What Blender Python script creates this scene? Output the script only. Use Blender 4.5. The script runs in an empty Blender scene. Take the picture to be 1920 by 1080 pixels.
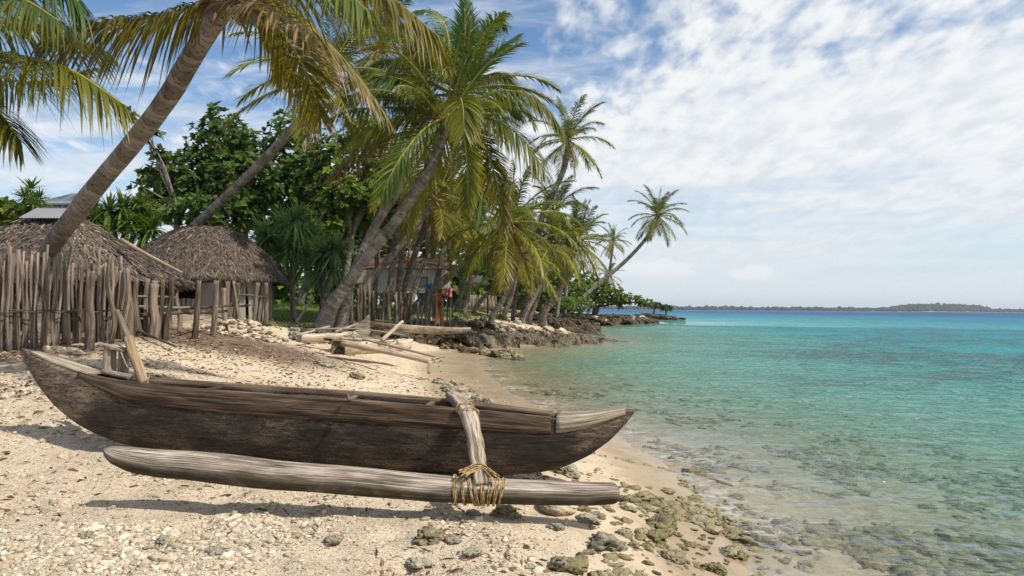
import bpy, math, random
import numpy as np
from mathutils import Vector, Matrix, Euler
from mathutils import noise as mnoise

random.seed(7)
RNG = np.random.default_rng(11)
SC = bpy.context.scene
COL = SC.collection

# ------------------------------------------------------------------ camera
CAM_POS = Vector((0.0, 0.0, 2.0))
FPX = 1280.0                                   # focal length in pixels of a 1920 wide frame (24 mm)
PITCH, ROLL = math.atan((577.4 - 540) / FPX), math.radians(-0.40)
cam_data = bpy.data.cameras.new('camera')
cam_data.lens = 24.0
cam_data.sensor_width = 36.0
cam_data.clip_start = 0.05
cam_data.clip_end = 60000.0
cam = bpy.data.objects.new('camera', cam_data)
cam.location = CAM_POS
cam.rotation_euler = (math.pi / 2 + PITCH, ROLL, 0.0)
COL.objects.link(cam)
SC.camera = cam
CAM_R = cam.rotation_euler.to_matrix()

# ------------------------------------------------------------------ world, sun, exposure
SUN_DIR = Vector((0.58, -0.28, 0.80)).normalized()          # towards the sun
SUN_EL = math.asin(SUN_DIR.z)
SUN_AZ = math.atan2(SUN_DIR.x, SUN_DIR.y)


class NT:
    """Small wrapper that makes node trees short to write."""
    def __init__(self, tree):
        self.t = tree
        tree.nodes.clear()

    def n(self, kind, **kw):
        nd = self.t.nodes.new(kind)
        for k, v in kw.items():
            if k.startswith('i_'):
                key = k[2:]
                key = int(key) if key.isdigit() else key.replace('_', ' ')
                self.set(nd.inputs[key], v)
            else:
                setattr(nd, k, v)
        return nd

    def set(self, sock, v):
        if isinstance(v, bpy.types.NodeSocket):
            self.t.links.new(v, sock)
        elif isinstance(v, bpy.types.Node):
            self.t.links.new(v.outputs[0], sock)
        else:
            if hasattr(sock.default_value, '__len__') and hasattr(v, '__len__') and len(sock.default_value) == 4 and len(v) == 3:
                v = (*v, 1.0)
            sock.default_value = v

    def m(self, op, a, b=None, c=None, clamp=False):
        nd = self.t.nodes.new('ShaderNodeMath')
        nd.operation = op
        nd.use_clamp = clamp
        for i, v in enumerate((a, b, c)):
            if v is not None:
                self.set(nd.inputs[i], v)
        return nd.outputs[0]

    def mix(self, f, a, b, blend='MIX'):
        nd = self.t.nodes.new('ShaderNodeMix')
        nd.data_type = 'RGBA'
        nd.blend_type = blend
        nd.clamp_factor = True
        self.set(nd.inputs[0], f)
        self.set(nd.inputs[6], a)
        self.set(nd.inputs[7], b)
        return nd.outputs[2]

    def ss(self, x, lo, hi):
        nd = self.t.nodes.new('ShaderNodeMapRange')
        nd.interpolation_type = 'SMOOTHSTEP'
        for i, v in enumerate((x, lo, hi, 0.0, 1.0)):
            self.set(nd.inputs[i], v)
        return nd.outputs[0]

    def ramp(self, f, stops):
        nd = self.t.nodes.new('ShaderNodeValToRGB')
        cr = nd.color_ramp
        while len(cr.elements) < len(stops):
            cr.elements.new(0.5)
        for e, (p, c) in zip(cr.elements, stops):
            e.position = p
            e.color = (*c, 1.0) if len(c) == 3 else c
        self.set(nd.inputs[0], f)
        return nd.outputs[0]

    def noise(self, vec, scale, detail=4.0, rough=0.55, dist=0.0):
        nd = self.n('ShaderNodeTexNoise')
        self.set(nd.inputs['Vector'], vec)
        nd.inputs['Scale'].default_value = scale
        nd.inputs['Detail'].default_value = detail
        nd.inputs['Roughness'].default_value = rough
        nd.inputs['Distortion'].default_value = dist
        return nd.outputs[0]

    def voro(self, vec, scale, feature='F1', out=0, rand=1.0):
        nd = self.n('ShaderNodeTexVoronoi', feature=feature)
        self.set(nd.inputs['Vector'], vec)
        nd.inputs['Scale'].default_value = scale
        nd.inputs['Randomness'].default_value = rand
        return nd.outputs[out]

    def mapping(self, vec, scale=(1, 1, 1), rot=(0, 0, 0), loc=(0, 0, 0)):
        nd = self.n('ShaderNodeMapping')
        self.set(nd.inputs[0], vec)
        nd.inputs['Location'].default_value = loc
        nd.inputs['Rotation'].default_value = rot
        nd.inputs['Scale'].default_value = scale
        return nd.outputs[0]


def make_world():
    w = bpy.data.worlds.new("World")
    SC.world = w
    w.use_nodes = True
    g = NT(w.node_tree)
    sky = g.n('ShaderNodeTexSky', sky_type='NISHITA', sun_disc=False, sun_elevation=SUN_EL, sun_rotation=SUN_AZ,
              altitude=0.0, air_density=1.0, dust_density=0.6, ozone_density=1.6)
    tc = g.n('ShaderNodeTexCoord')
    sep = g.n('ShaderNodeSeparateXYZ', i_0=tc.outputs['Generated'])
    dx, dy, dz = sep.outputs
    zz = g.m('ADD', g.m('MAXIMUM', dz, 0.0), 0.20)
    px, py = g.m('DIVIDE', dx, zz), g.m('DIVIDE', dy, zz)
    pv = g.n('ShaderNodeCombineXYZ', i_0=px, i_1=py).outputs[0]
    az = g.m('DIVIDE', dx, g.m('MAXIMUM', dy, 0.05))            # tan of the azimuth
    # cloud sheets: a veil of altocumulus cells to the right, thin streaks to the left
    big = g.noise(g.mapping(pv, (0.55, 1.0, 1), loc=(3.1, 7.4, 0)), 1.5, 4, 0.55, 0.3)
    mid = g.noise(g.mapping(pv, (1.35, 0.85, 1), rot=(0, 0, -0.05), loc=(0.3, 2.0, 0)), 4.6, 4, 0.58, 0.3)
    cell = g.noise(g.mapping(pv, (1.45, 0.8, 1), rot=(0, 0, -0.05), loc=(5.3, 1.0, 0)), 11.0, 3, 0.5, 0.15)
    fine = g.noise(g.mapping(pv, (1, 1, 1)), 34.0, 3, 0.6)
    streak = g.noise(g.mapping(pv, (0.55, 1.9, 1), rot=(0, 0, -0.25), loc=(1.7, 0.4, 0)), 2.6, 6, 0.6, 0.5)
    bias_r = g.m('MULTIPLY', g.m('SUBTRACT', g.ss(az, -0.22, 0.42), 0.5), 0.26)
    low = g.m('MULTIPLY', g.ss(dz, 0.36, 0.10), 0.24)
    f = g.m('ADD', g.m('MULTIPLY', big, 0.38), g.m('ADD', g.m('MULTIPLY', mid, 0.24), g.m('MULTIPLY', cell, 0.40)))
    f = g.m('ADD', g.m('ADD', f, g.m('MULTIPLY', fine, 0.06)), g.m('ADD', bias_r, low))
    cov = g.ss(f, 0.445, 0.69)
    st = g.m('MULTIPLY', g.ss(g.m('ADD', streak, low), 0.45, 0.78), 0.80)
    cov = g.m('MAXIMUM', cov, st)
    veil = g.m('MULTIPLY', g.ss(dz, 0.30, 0.02), 0.62)
    cov = g.m('MAXIMUM', cov, veil)
    # low bands of clear air near the horizon
    band = g.noise(g.mapping(tc.outputs['Generated'], (1.2, 1.2, 16.0), loc=(0, 0, 3.3)), 1.6, 3, 0.5)
    bandm = g.m('MULTIPLY', g.m('MULTIPLY', g.ss(band, 0.52, 0.68), g.ss(dz, 0.26, 0.14)), g.ss(dz, 0.0, 0.06))
    cov = g.m('MULTIPLY', cov, g.m('SUBTRACT', 1.0, g.m('MULTIPLY', bandm, 0.35)))
    # low cumulus puffs over the horizon
    cu = g.noise(g.mapping(tc.outputs['Generated'], (1, 1, 2.0), loc=(1.93, 0.2, 0.1)), 16.0, 5, 0.6)
    cum = None
    for ca, cz, wa, wz in ((0.215, 0.058, 0.075, 0.020), (0.345, 0.050, 0.050, 0.016)):
        u = g.m('DIVIDE', g.m('SUBTRACT', az, ca), wa)
        v = g.m('DIVIDE', g.m('SUBTRACT', dz, cz), wz)
        q = g.m('ADD', g.m('MULTIPLY', u, u), g.m('MULTIPLY', v, v))
        bl = g.m('MULTIPLY', g.ss(g.m('ADD', q, g.m('MULTIPLY', g.m('SUBTRACT', cu, 0.5), 3.2)), 1.0, 0.25), g.ss(v, -0.9, -0.2))
        cum = bl if cum is None else g.m('MAXIMUM', cum, bl)
    shade = g.m('ADD', g.m('MULTIPLY', cell, 0.5), g.m('MULTIPLY', mid, 0.5))
    ccol = g.mix(g.ss(shade, 0.36, 0.60), (6.4, 6.8, 7.3), (7.9, 8.0, 8.1))
    ccol = g.mix(g.m('MULTIPLY', g.ss(dz, 0.22, 0.0), 0.9), ccol, (6.3, 7.0, 7.5))
    skyc = g.mix(1.0, sky.outputs[0], (0.92, 1.13, 1.26), 'MULTIPLY')
    colr = g.mix(cov, skyc, ccol)
    colr = g.mix(g.m('MULTIPLY', cum, 0.7), colr, (7.9, 8.0, 8.1))
    bg = g.n('ShaderNodeBackground', i_Color=colr, i_Strength=0.10)
    out = g.n('ShaderNodeOutputWorld')
    g.set(out.inputs[0], bg)


make_world()
sun_data = bpy.data.lights.new('sun', 'SUN')
sun_data.energy = 4.2
sun_data.angle = math.radians(0.6)
sun_data.color = (1.0, 0.93, 0.82)
sun = bpy.data.objects.new('sun', sun_data)
sun.rotation_euler = SUN_DIR.to_track_quat('Z', 'Y').to_euler()
sun.location = (20, 10, 40)
COL.objects.link(sun)

SC.render.engine = 'CYCLES'
SC.cycles.use_denoising = True
SC.cycles.denoising_prefilter = 'NONE'
SC.cycles.sample_clamp_direct = 4.0
SC.cycles.sample_clamp_indirect = 4.0
SC.cycles.max_bounces = 8
SC.cycles.transparent_max_bounces = 12
SC.cycles.caustics_reflective = False
SC.cycles.caustics_refractive = False
SC.view_settings.view_transform = 'Standard'
SC.view_settings.look = 'None'
SC.view_settings.exposure = 0.22
SC.view_settings.gamma = 1.0


# ------------------------------------------------------------------ geometry helpers
def P(px, py, d):
    """The point of the place seen at a pixel of the photograph, d metres in front of the camera."""
    v = CAM_R @ Vector(((px - 960) / FPX, (540 - py) / FPX, -1.0))
    v *= d / v.y
    return CAM_POS + v


def pxm(px, d):
    return px * d / FPX


def _hash(ix, iy, s):
    h = (ix.astype(np.int64) * 374761393 + iy.astype(np.int64) * 668265263 + s * 1442695041) & 0x7fffffff
    h = ((h ^ (h >> 13)) * 1274126177) & 0x7fffffff
    return ((h ^ (h >> 16)) & 0xffff) / 65535.0


def vnoise(x, y, s=0):
    x, y = np.asarray(x, float), np.asarray(y, float)
    ix, iy = np.floor(x), np.floor(y)
    fx, fy = x - ix, y - iy
    fx, fy = fx * fx * (3 - 2 * fx), fy * fy * (3 - 2 * fy)
    a, b = _hash(ix, iy, s), _hash(ix + 1, iy, s)
    c, d = _hash(ix, iy + 1, s), _hash(ix + 1, iy + 1, s)
    return (a + (b - a) * fx) * (1 - fy) + (c + (d - c) * fx) * fy


def fbm(x, y, oct=4, s=0):
    v, a, t = 0.0, 0.5, 0.0
    for i in range(oct):
        v = v + a * vnoise(np.asarray(x) * 2 ** i, np.asarray(y) * 2 ** i, s + i * 17)
        t += a
        a *= 0.5
    return v / t


def sstep(x, a, b):
    t = np.clip((np.asarray(x, float) - a) / (b - a), 0, 1)
    return t * t * (3 - 2 * t)


class MB:
    """Collects vertices, faces and a colour per vertex; build() links them as one mesh object."""
    def __init__(self):
        self.v, self.f, self.c, self.e, self.n = [], [], [], [], 0

    def add(self, verts, faces, col=None, ext=None):
        verts = np.asarray(verts, float).reshape(-1, 3)
        k = len(verts)
        if isinstance(faces, np.ndarray):
            faces = [faces]
        for fa in faces:
            if len(fa):
                self.f.append(np.asarray(fa, np.int64) + self.n)
        if col is None:
            col = np.ones((k, 3)) * 0.5
        col = np.asarray(col, float)
        if col.ndim == 1:
            col = np.tile(col, (k, 1))
        if ext is None:
            ext = np.zeros((k, 3))
        self.v.append(verts)
        self.c.append(col)
        self.e.append(np.asarray(ext, float))
        self.n += k
        return self

    def mesh(self, name, mat, smooth=True, origin=None):
        V = np.concatenate(self.v)
        if origin is not None:
            V = V - np.asarray(origin)
        C = np.concatenate(self.c)
        E = np.concatenate(self.e)
        loops = np.concatenate([f.ravel() for f in self.f])
        tot = np.concatenate([np.full(len(f), f.shape[1], np.int64) for f in self.f])
        start = np.concatenate([[0], np.cumsum(tot)[:-1]])
        me = bpy.data.meshes.new(name)
        me.vertices.add(len(V))
        me.vertices.foreach_set('co', V.ravel().astype(np.float32))
        me.loops.add(len(loops))
        me.loops.foreach_set('vertex_index', loops.astype(np.int32))
        me.polygons.add(len(tot))
        me.polygons.foreach_set('loop_start', start.astype(np.int32))
        me.update(calc_edges=True)
        me.validate()
        me.polygons.foreach_set('use_smooth', np.full(len(me.polygons), bool(smooth)))
        a = me.attributes.new('Col', 'FLOAT_COLOR', 'POINT')
        a.data.foreach_set('color', np.concatenate([C, np.ones((len(C), 1))], 1).ravel().astype(np.float32))
        a = me.attributes.new('along', 'FLOAT_VECTOR', 'POINT')
        a.data.foreach_set('vector', E.ravel().astype(np.float32))
        me.materials.append(mat)
        me.update()
        return me

    def build(self, name, mat, parent=None, smooth=True):
        """Vertices are given in the place's coordinates; the object's origin is put at its parent or at the base of its shape."""
        if parent is not None:
            o = bpy.data.objects.new(name, self.mesh(name, mat, smooth, world_loc(parent)))
            o.parent = parent
        else:
            V = np.concatenate(self.v)
            org = np.array([(V[:, 0].min() + V[:, 0].max()) / 2, (V[:, 1].min() + V[:, 1].max()) / 2, V[:, 2].min()])
            o = bpy.data.objects.new(name, self.mesh(name, mat, smooth, org))
            o.location = org
        COL.objects.link(o)
        return o


def world_loc(o):
    p = Vector((0, 0, 0))
    while o is not None:
        p += Vector(o.location)
        o = o.parent
    return np.array(p)


def tag(o, label, cat, group=None, kind=None):
    if label:
        o['label'] = label
    if cat:
        o['category'] = cat
    if group:
        o['group'] = group
    if kind:
        o['kind'] = kind
    return o


def thing(name, label, cat, loc, group=None):
    o = bpy.data.objects.new(name, None)
    o.empty_display_size = 0.2
    o.location = loc
    COL.objects.link(o)
    return tag(o, label, cat, group)


def put(name, mesh, parent, loc=(0, 0, 0), rot=(0, 0, 0), scale=1.0):
    """A child that shares mesh data, in its parent's coordinates."""
    o = bpy.data.objects.new(name, mesh)
    o.location = loc
    o.rotation_euler = rot
    o.scale = (scale, scale, scale) if not hasattr(scale, '__len__') else scale
    o.parent = parent
    COL.objects.link(o)
    return o


def norm(a):
    a = np.asarray(a, float)
    return a / np.maximum(np.linalg.norm(a, axis=-1, keepdims=True), 1e-9)


def spline(pts, n):
    """Catmull-Rom through pts, n samples."""
    p = np.asarray(pts, float)
    if len(p) == 2:
        t = np.linspace(0, 1, n)[:, None]
        return p[0] * (1 - t) + p[1] * t
    q = np.vstack([2 * p[0] - p[1], p, 2 * p[-1] - p[-2]])
    u = np.linspace(0, len(p) - 1, n)
    i = np.minimum(u.astype(int), len(p) - 2)
    t = (u - i)[:, None]
    a, b, c, d = q[i], q[i + 1], q[i + 2], q[i + 3]
    return 0.5 * (2 * b + (c - a) * t + (2 * a - 5 * b + 4 * c - d) * t ** 2 + (3 * b - a - 3 * c + d) * t ** 3)


def frames(pts, up=(0, 0, 1)):
    T = np.gradient(pts, axis=0)
    T = norm(T)
    U = np.zeros_like(T)
    u = np.asarray(up, float)
    if abs(np.dot(u, T[0])) > 0.95:
        u = np.array([0, -1.0, 0.02])
    for i in range(len(T)):
        u = u - T[i] * np.dot(u, T[i])
        u = u / max(np.linalg.norm(u), 1e-9)
        U[i] = u
    S = np.cross(T, U)
    return T, S, U


def tube(mb, pts, rad, seg=8, col=(0.5, 0.5, 0.5), rough=0.0, sx=1.0, seed=0, caps=True):
    """A tapering round bar along pts. Stores (around, along) for the materials."""
    pts = np.asarray(pts, float)
    n = len(pts)
    rad = np.broadcast_to(np.asarray(rad, float), (n,))
    T, S, U = frames(pts)
    a = np.linspace(0, 2 * np.pi, seg, endpoint=False)
    L = np.concatenate([[0], np.cumsum(np.linalg.norm(np.diff(pts, axis=0), axis=1))])
    r = rad[:, None] * np.ones((1, seg))
    if rough:
        r = r * (1 + rough * (2 * fbm(np.cos(a)[None] * 1.5 + L[:, None] * 2.2 + seed, np.sin(a)[None] * 1.5 + seed * 1.7, 3, seed) - 1))
    V = pts[:, None] + S[:, None] * (np.cos(a)[None, :, None] * r[..., None] * sx) + U[:, None] * (np.sin(a)[None, :, None] * r[..., None])
    V = V.reshape(-1, 3)
    i, j = np.meshgrid(np.arange(n - 1), np.arange(seg), indexing='ij')
    j2 = (j + 1) % seg
    F = np.stack([i * seg + j, i * seg + j2, (i + 1) * seg + j2, (i + 1) * seg + j], -1).reshape(-1, 4)
    E = np.stack([np.tile(a, n), np.repeat(L, seg), np.full(n * seg, seed * 3.17)], 1)
    faces = [F]
    if caps:
        V = np.vstack([V, pts[0], pts[-1]])
        E = np.vstack([E, [0, L[0], seed], [0, L[-1], seed]])
        k = n * seg
        jj = np.arange(seg)
        faces.append(np.stack([(jj + 1) % seg, jj, np.full(seg, k)], 1))
        faces.append(np.stack([(n - 1) * seg + jj, (n - 1) * seg + (jj + 1) % seg, np.full(seg, k + 1)], 1))
    mb.add(V, faces, col, E)
    return mb


def box(mb, c, size, rot=None, col=(0.5, 0.5, 0.5), bev=0.12):
    """A box with chamfered edges."""
    s = np.asarray(size, float) / 2
    b = min(s) * bev
    V, idx = [], {}
    for ax in range(3):
        for sg in (-1, 1):
            for c1 in (-1, 1):
                for c2 in (-1, 1):
                    p = np.zeros(3)
                    o1, o2 = (ax + 1) % 3, (ax + 2) % 3
                    p[ax] = sg * s[ax]
                    p[o1] = c1 * (s[o1] - b)
                    p[o2] = c2 * (s[o2] - b)
                    idx[(ax, sg, c1, c2)] = len(V)
                    V.append(p)
    V = np.array(V)
    Q, Tt = [], []
    for ax in range(3):
        for sg in (-1, 1):
            q = [idx[(ax, sg, -1, -1)], idx[(ax, sg, 1, -1)], idx[(ax, sg, 1, 1)], idx[(ax, sg, -1, 1)]]
            Q.append(q if sg > 0 else q[::-1])
    for ax in range(3):                          # edges parallel to axis ax
        o1, o2 = (ax + 1) % 3, (ax + 2) % 3
        for s1 in (-1, 1):
            for s2 in (-1, 1):
                def key(face, cax):
                    sg = s1 if face == o1 else s2
                    f1, f2 = (face + 1) % 3, (face + 2) % 3
                    val = {ax: cax, o1: s1, o2: s2}
                    return idx[(face, sg, val[f1], val[f2])]
                q = [key(o1, -1), key(o1, 1), key(o2, 1), key(o2, -1)]
                Q.append(q if s1 * s2 > 0 else q[::-1])
    for s0 in (-1, 1):
        for s1 in (-1, 1):
            for s2 in (-1, 1):
                t = [idx[(0, s0, s1, s2)], idx[(1, s1, s2, s0)], idx[(2, s2, s0, s1)]]
                Tt.append(t if s0 * s1 * s2 > 0 else t[::-1])
    E = V * 1.0
    if rot is not None:
        V = V @ np.array(rot.to_matrix() if hasattr(rot, 'to_matrix') else rot).T
    mb.add(V + np.asarray(c), [np.array(Q), np.array(Tt)], col, E[:, [1, 0, 2]])
    return mb


def beam(mb, pts, w, h, col=(0.5, 0.5, 0.5), up=(0, 0, 1), n=10, rough=0.06, seed=0):
    """A squared timber along pts with slightly uneven edges."""
    pts = spline(pts, n)
    T, S, U = frames(pts, up)
    w = np.broadcast_to(np.interp(np.linspace(0, 1, n), np.linspace(0, 1, len(np.atleast_1d(w))), np.atleast_1d(w)), (n,))
    h = np.broadcast_to(np.interp(np.linspace(0, 1, n), np.linspace(0, 1, len(np.atleast_1d(h))), np.atleast_1d(h)), (n,))
    k = 0.78
    prof = np.array([(-1, -k), (-k, -1), (k, -1), (1, -k), (1, k), (k, 1), (-k, 1), (-1, k)])
    L = np.concatenate([[0], np.cumsum(np.linalg.norm(np.diff(pts, axis=0), axis=1))])
    wob = 1 + rough * (2 * RNG.random((n, 8)) - 1)
    V = pts[:, None] + S[:, None] * (prof[None, :, 0:1] * (w / 2)[:, None, None] * wob[..., None]) + U[:, None] * (prof[None, :, 1:2] * (h / 2)[:, None, None] * wob[..., None])
    V = V.reshape(-1, 3)
    i, j = np.meshgrid(np.arange(n - 1), np.arange(8), indexing='ij')
    F = np.stack([i * 8 + j, i * 8 + (j + 1) % 8, (i + 1) * 8 + (j + 1) % 8, (i + 1) * 8 + j], -1).reshape(-1, 4)
    caps = np.array([[7, 6, 5, 4, 3, 2, 1, 0], [(n - 1) * 8 + q for q in range(8)]])
    E = np.stack([np.tile(np.arange(8) * 0.8, n), np.repeat(L, 8), np.full(n * 8, seed * 3.17)], 1)
    mb.add(V, [F, caps], col, E)
    return mb


def strips(mb, B, D, L, W, droop, cols, tipcols, segs=3, side=None, shape=None):
    """Many narrow leaves: each starts at B, leaves along D, sags by droop and ends in a point."""
    B, D = np.asarray(B, float), norm(D)
    n = len(B)
    L, W, droop = (np.broadcast_to(np.asarray(q, float), (n,)) for q in (L, W, droop))
    cols, tipcols = (np.broadcast_to(np.asarray(q, float), (n, 3)) for q in (cols, tipcols))
    if side is None:
        side = np.cross(D, RNG.normal(size=(n, 3)))
    side = norm(side - D * np.sum(side * D, 1, keepdims=True))
    if shape is None:
        shape = np.interp(np.linspace(0, 1, segs + 1), [0, 0.35, 0.8, 1], [0.5, 1.0, 0.65, 0.0])
    V, C = [], []
    for k in range(segs + 1):
        s = k / segs
        p = B + D * (L * s)[:, None]
        p[:, 2] -= droop * L * s * s
        c = cols * (1 - s ** 1.5) + tipcols * s ** 1.5
        if k < segs:
            w = (W * shape[k] * 0.5)[:, None]
            V += [p - side * w, p + side * w]
            C += [c, c]
        else:
            V.append(p)
            C.append(c)
    m = 2 * segs + 1
    V = np.stack(V, 1).reshape(-1, 3)
    C = np.stack(C, 1).reshape(-1, 3)
    o = (np.arange(n) * m)[:, None]
    q = [[2 * k, 2 * k + 1, 2 * k + 3, 2 * k + 2] for k in range(segs - 1)]
    faces = []
    if q:
        faces.append((o[:, None, :] + np.array(q)[None]).reshape(-1, 4))
    faces.append(o + np.array([[2 * segs - 2, 2 * segs - 1, 2 * segs]]))
    mb.add(V, faces, C)
    return mb


_ICO = {}


def ico(sub):
    if sub not in _ICO:
        import bmesh
        bm = bmesh.new()
        bmesh.ops.create_icosphere(bm, subdivisions=sub, radius=1.0)
        V = np.array([v.co[:] for v in bm.verts])
        F = np.array([[v.index for v in f.verts] for f in bm.faces])
        bm.free()
        _ICO[sub] = (V, F)
    return _ICO[sub]


def rock_verts(sub, seed, amp=0.35, ridge=0.5, flat=0.7):
    V, F = ico(sub)
    out = np.empty_like(V)
    off = Vector((seed * 7.3, seed * 3.1, seed * 1.7))
    for i, v in enumerate(V):
        p = Vector(v)
        a = mnoise.noise(p * 0.9 + off)
        b = abs(mnoise.noise(p * 2.1 + off * 1.3))
        c = abs(mnoise.noise(p * 4.7 + off * 0.7))
        e = mnoise.noise(p * 9.0 + off)
        h = abs(mnoise.noise(p * 8.5 + off * 2.1))
        r = 1 + amp * (a * 1.0 - ridge * b * 0.9 - ridge * c * 0.75 - ridge * h * 0.42 + 0.16 * e)
        out[i] = p * r
    out[:, 2] *= flat
    return out, F


# ------------------------------------------------------------------ materials
def new_mat(name):
    m = bpy.data.materials.new(name)
    m.use_nodes = True
    g = NT(m.node_tree)
    out = g.n('ShaderNodeOutputMaterial')
    return m, g, out


def bump(g, h, strength, dist=0.02, nrm=None):
    b = g.n('ShaderNodeBump', i_Height=h, i_Strength=strength, i_Distance=dist)
    if nrm is not None:
        g.set(b.inputs['Normal'], nrm)
    return b.outputs[0]


def principled(g, out, col, rough=0.8, nrm=None, spec=0.3):
    b = g.n('ShaderNodeBsdfPrincipled')
    g.set(b.inputs['Base Color'], col)
    g.set(b.inputs['Roughness'], rough)
    b.inputs['Specular IOR Level'].default_value = spec
    if nrm is not None:
        g.set(b.inputs['Normal'], nrm)
    g.set(out.inputs[0], b)
    return b


def mat_leaf(name, trans=0.42, rough=0.42, spec=0.35, tint=(1.25, 1.12, 0.35)):
    m, g, out = new_mat(name)
    at = g.n('ShaderNodeAttribute', attribute_name='Col').outputs['Color']
    oi = g.n('ShaderNodeObjectInfo').outputs['Random']
    hsv = g.n('ShaderNodeHueSaturation', i_Color=at)
    g.set(hsv.inputs['Hue'], g.m('ADD', 0.485, g.m('MULTIPLY', oi, 0.03)))
    g.set(hsv.inputs['Value'], g.m('ADD', 0.82, g.m('MULTIPLY', oi, 0.36)))
    base = hsv.outputs[0]
    p = g.n('ShaderNodeBsdfPrincipled')
    g.set(p.inputs['Base Color'], base)
    p.inputs['Roughness'].default_value = rough
    p.inputs['Specular IOR Level'].default_value = spec
    t = g.n('ShaderNodeBsdfTranslucent')
    g.set(t.inputs[0], g.mix(1.0, base, tint, 'MULTIPLY'))
    mx = g.n('ShaderNodeMixShader', i_0=trans)
    g.set(mx.inputs[1], p)
    g.set(mx.inputs[2], t)
    g.set(out.inputs[0], mx)
    return m


def mat_palm_trunk():
    m, g, out = new_mat('palm_trunk')
    at = g.n('ShaderNodeAttribute', attribute_name='along').outputs['Vector']
    co = g.n('ShaderNodeTexCoord').outputs['Object']
    sep = g.n('ShaderNodeSeparateXYZ', i_0=at)
    wob = g.noise(co, 5.0, 4, 0.6)
    ringc = g.m('ADD', g.m('MULTIPLY', sep.outputs[1], 8.0), g.m('ADD', g.m('MULTIPLY', wob, 2.2), g.m('MULTIPLY', g.noise(co, 1.1, 3, 0.5), 5.0)))
    saw = g.m('FRACT', ringc)
    ring = g.ss(saw, 0.0, 0.22)
    rid = g.m('FLOOR', ringc)
    rv = g.n('ShaderNodeTexWhiteNoise', noise_dimensions='1D', i_W=rid).outputs[0]
    blotch = g.noise(co, 2.6, 6, 0.65)
    gr = g.noise(g.mapping(co, (14, 14, 3)), 3.0, 5, 0.7)
    mixv = g.m('ADD', g.m('MULTIPLY', blotch, 0.5), g.m('ADD', g.m('MULTIPLY', gr, 0.4), g.m('MULTIPLY', rv, 0.16)))
    c = g.ramp(mixv, [(0.30, (0.070, 0.056, 0.045)), (0.48, (0.18, 0.150, 0.122)), (0.62, (0.32, 0.275, 0.23)), (0.82, (0.47, 0.425, 0.37))])
    rmask = g.m('MULTIPLY', g.m('SUBTRACT', 1.0, ring), g.ss(g.noise(co, 6.0, 4, 0.65), 0.36, 0.62))
    c = g.mix(g.m('MULTIPLY', rmask, 0.85), c, (0.055, 0.040, 0.030))
    stain = g.noise(g.mapping(co, (1, 1, 0.35)), 1.6, 5, 0.65)
    c = g.mix(g.m('MULTIPLY', g.ss(stain, 0.52, 0.68), 0.5), c, (0.09, 0.072, 0.056))
    h = g.m('ADD', g.m('MULTIPLY', ring, 0.6), g.m('ADD', g.m('MULTIPLY', gr, 0.5), g.m('MULTIPLY', saw, 0.35)))
    principled(g, out, c, 0.9, bump(g, h, 0.9, 0.03), 0.15)
    return m


def mat_bark(name, dark, light, scale=6.0):
    m, g, out = new_mat(name)
    co = g.n('ShaderNodeTexCoord').outputs['Object']
    a = g.noise(g.mapping(co, (3, 3, 0.7)), scale, 6, 0.65)
    b = g.noise(co, 1.4, 4, 0.6)
    c = g.mix(g.ss(g.m('ADD', g.m('MULTIPLY', a, 0.7), g.m('MULTIPLY', b, 0.3)), 0.36, 0.64), dark, light)
    principled(g, out, c, 0.9, bump(g, a, 0.6, 0.02), 0.15)
    return m


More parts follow.
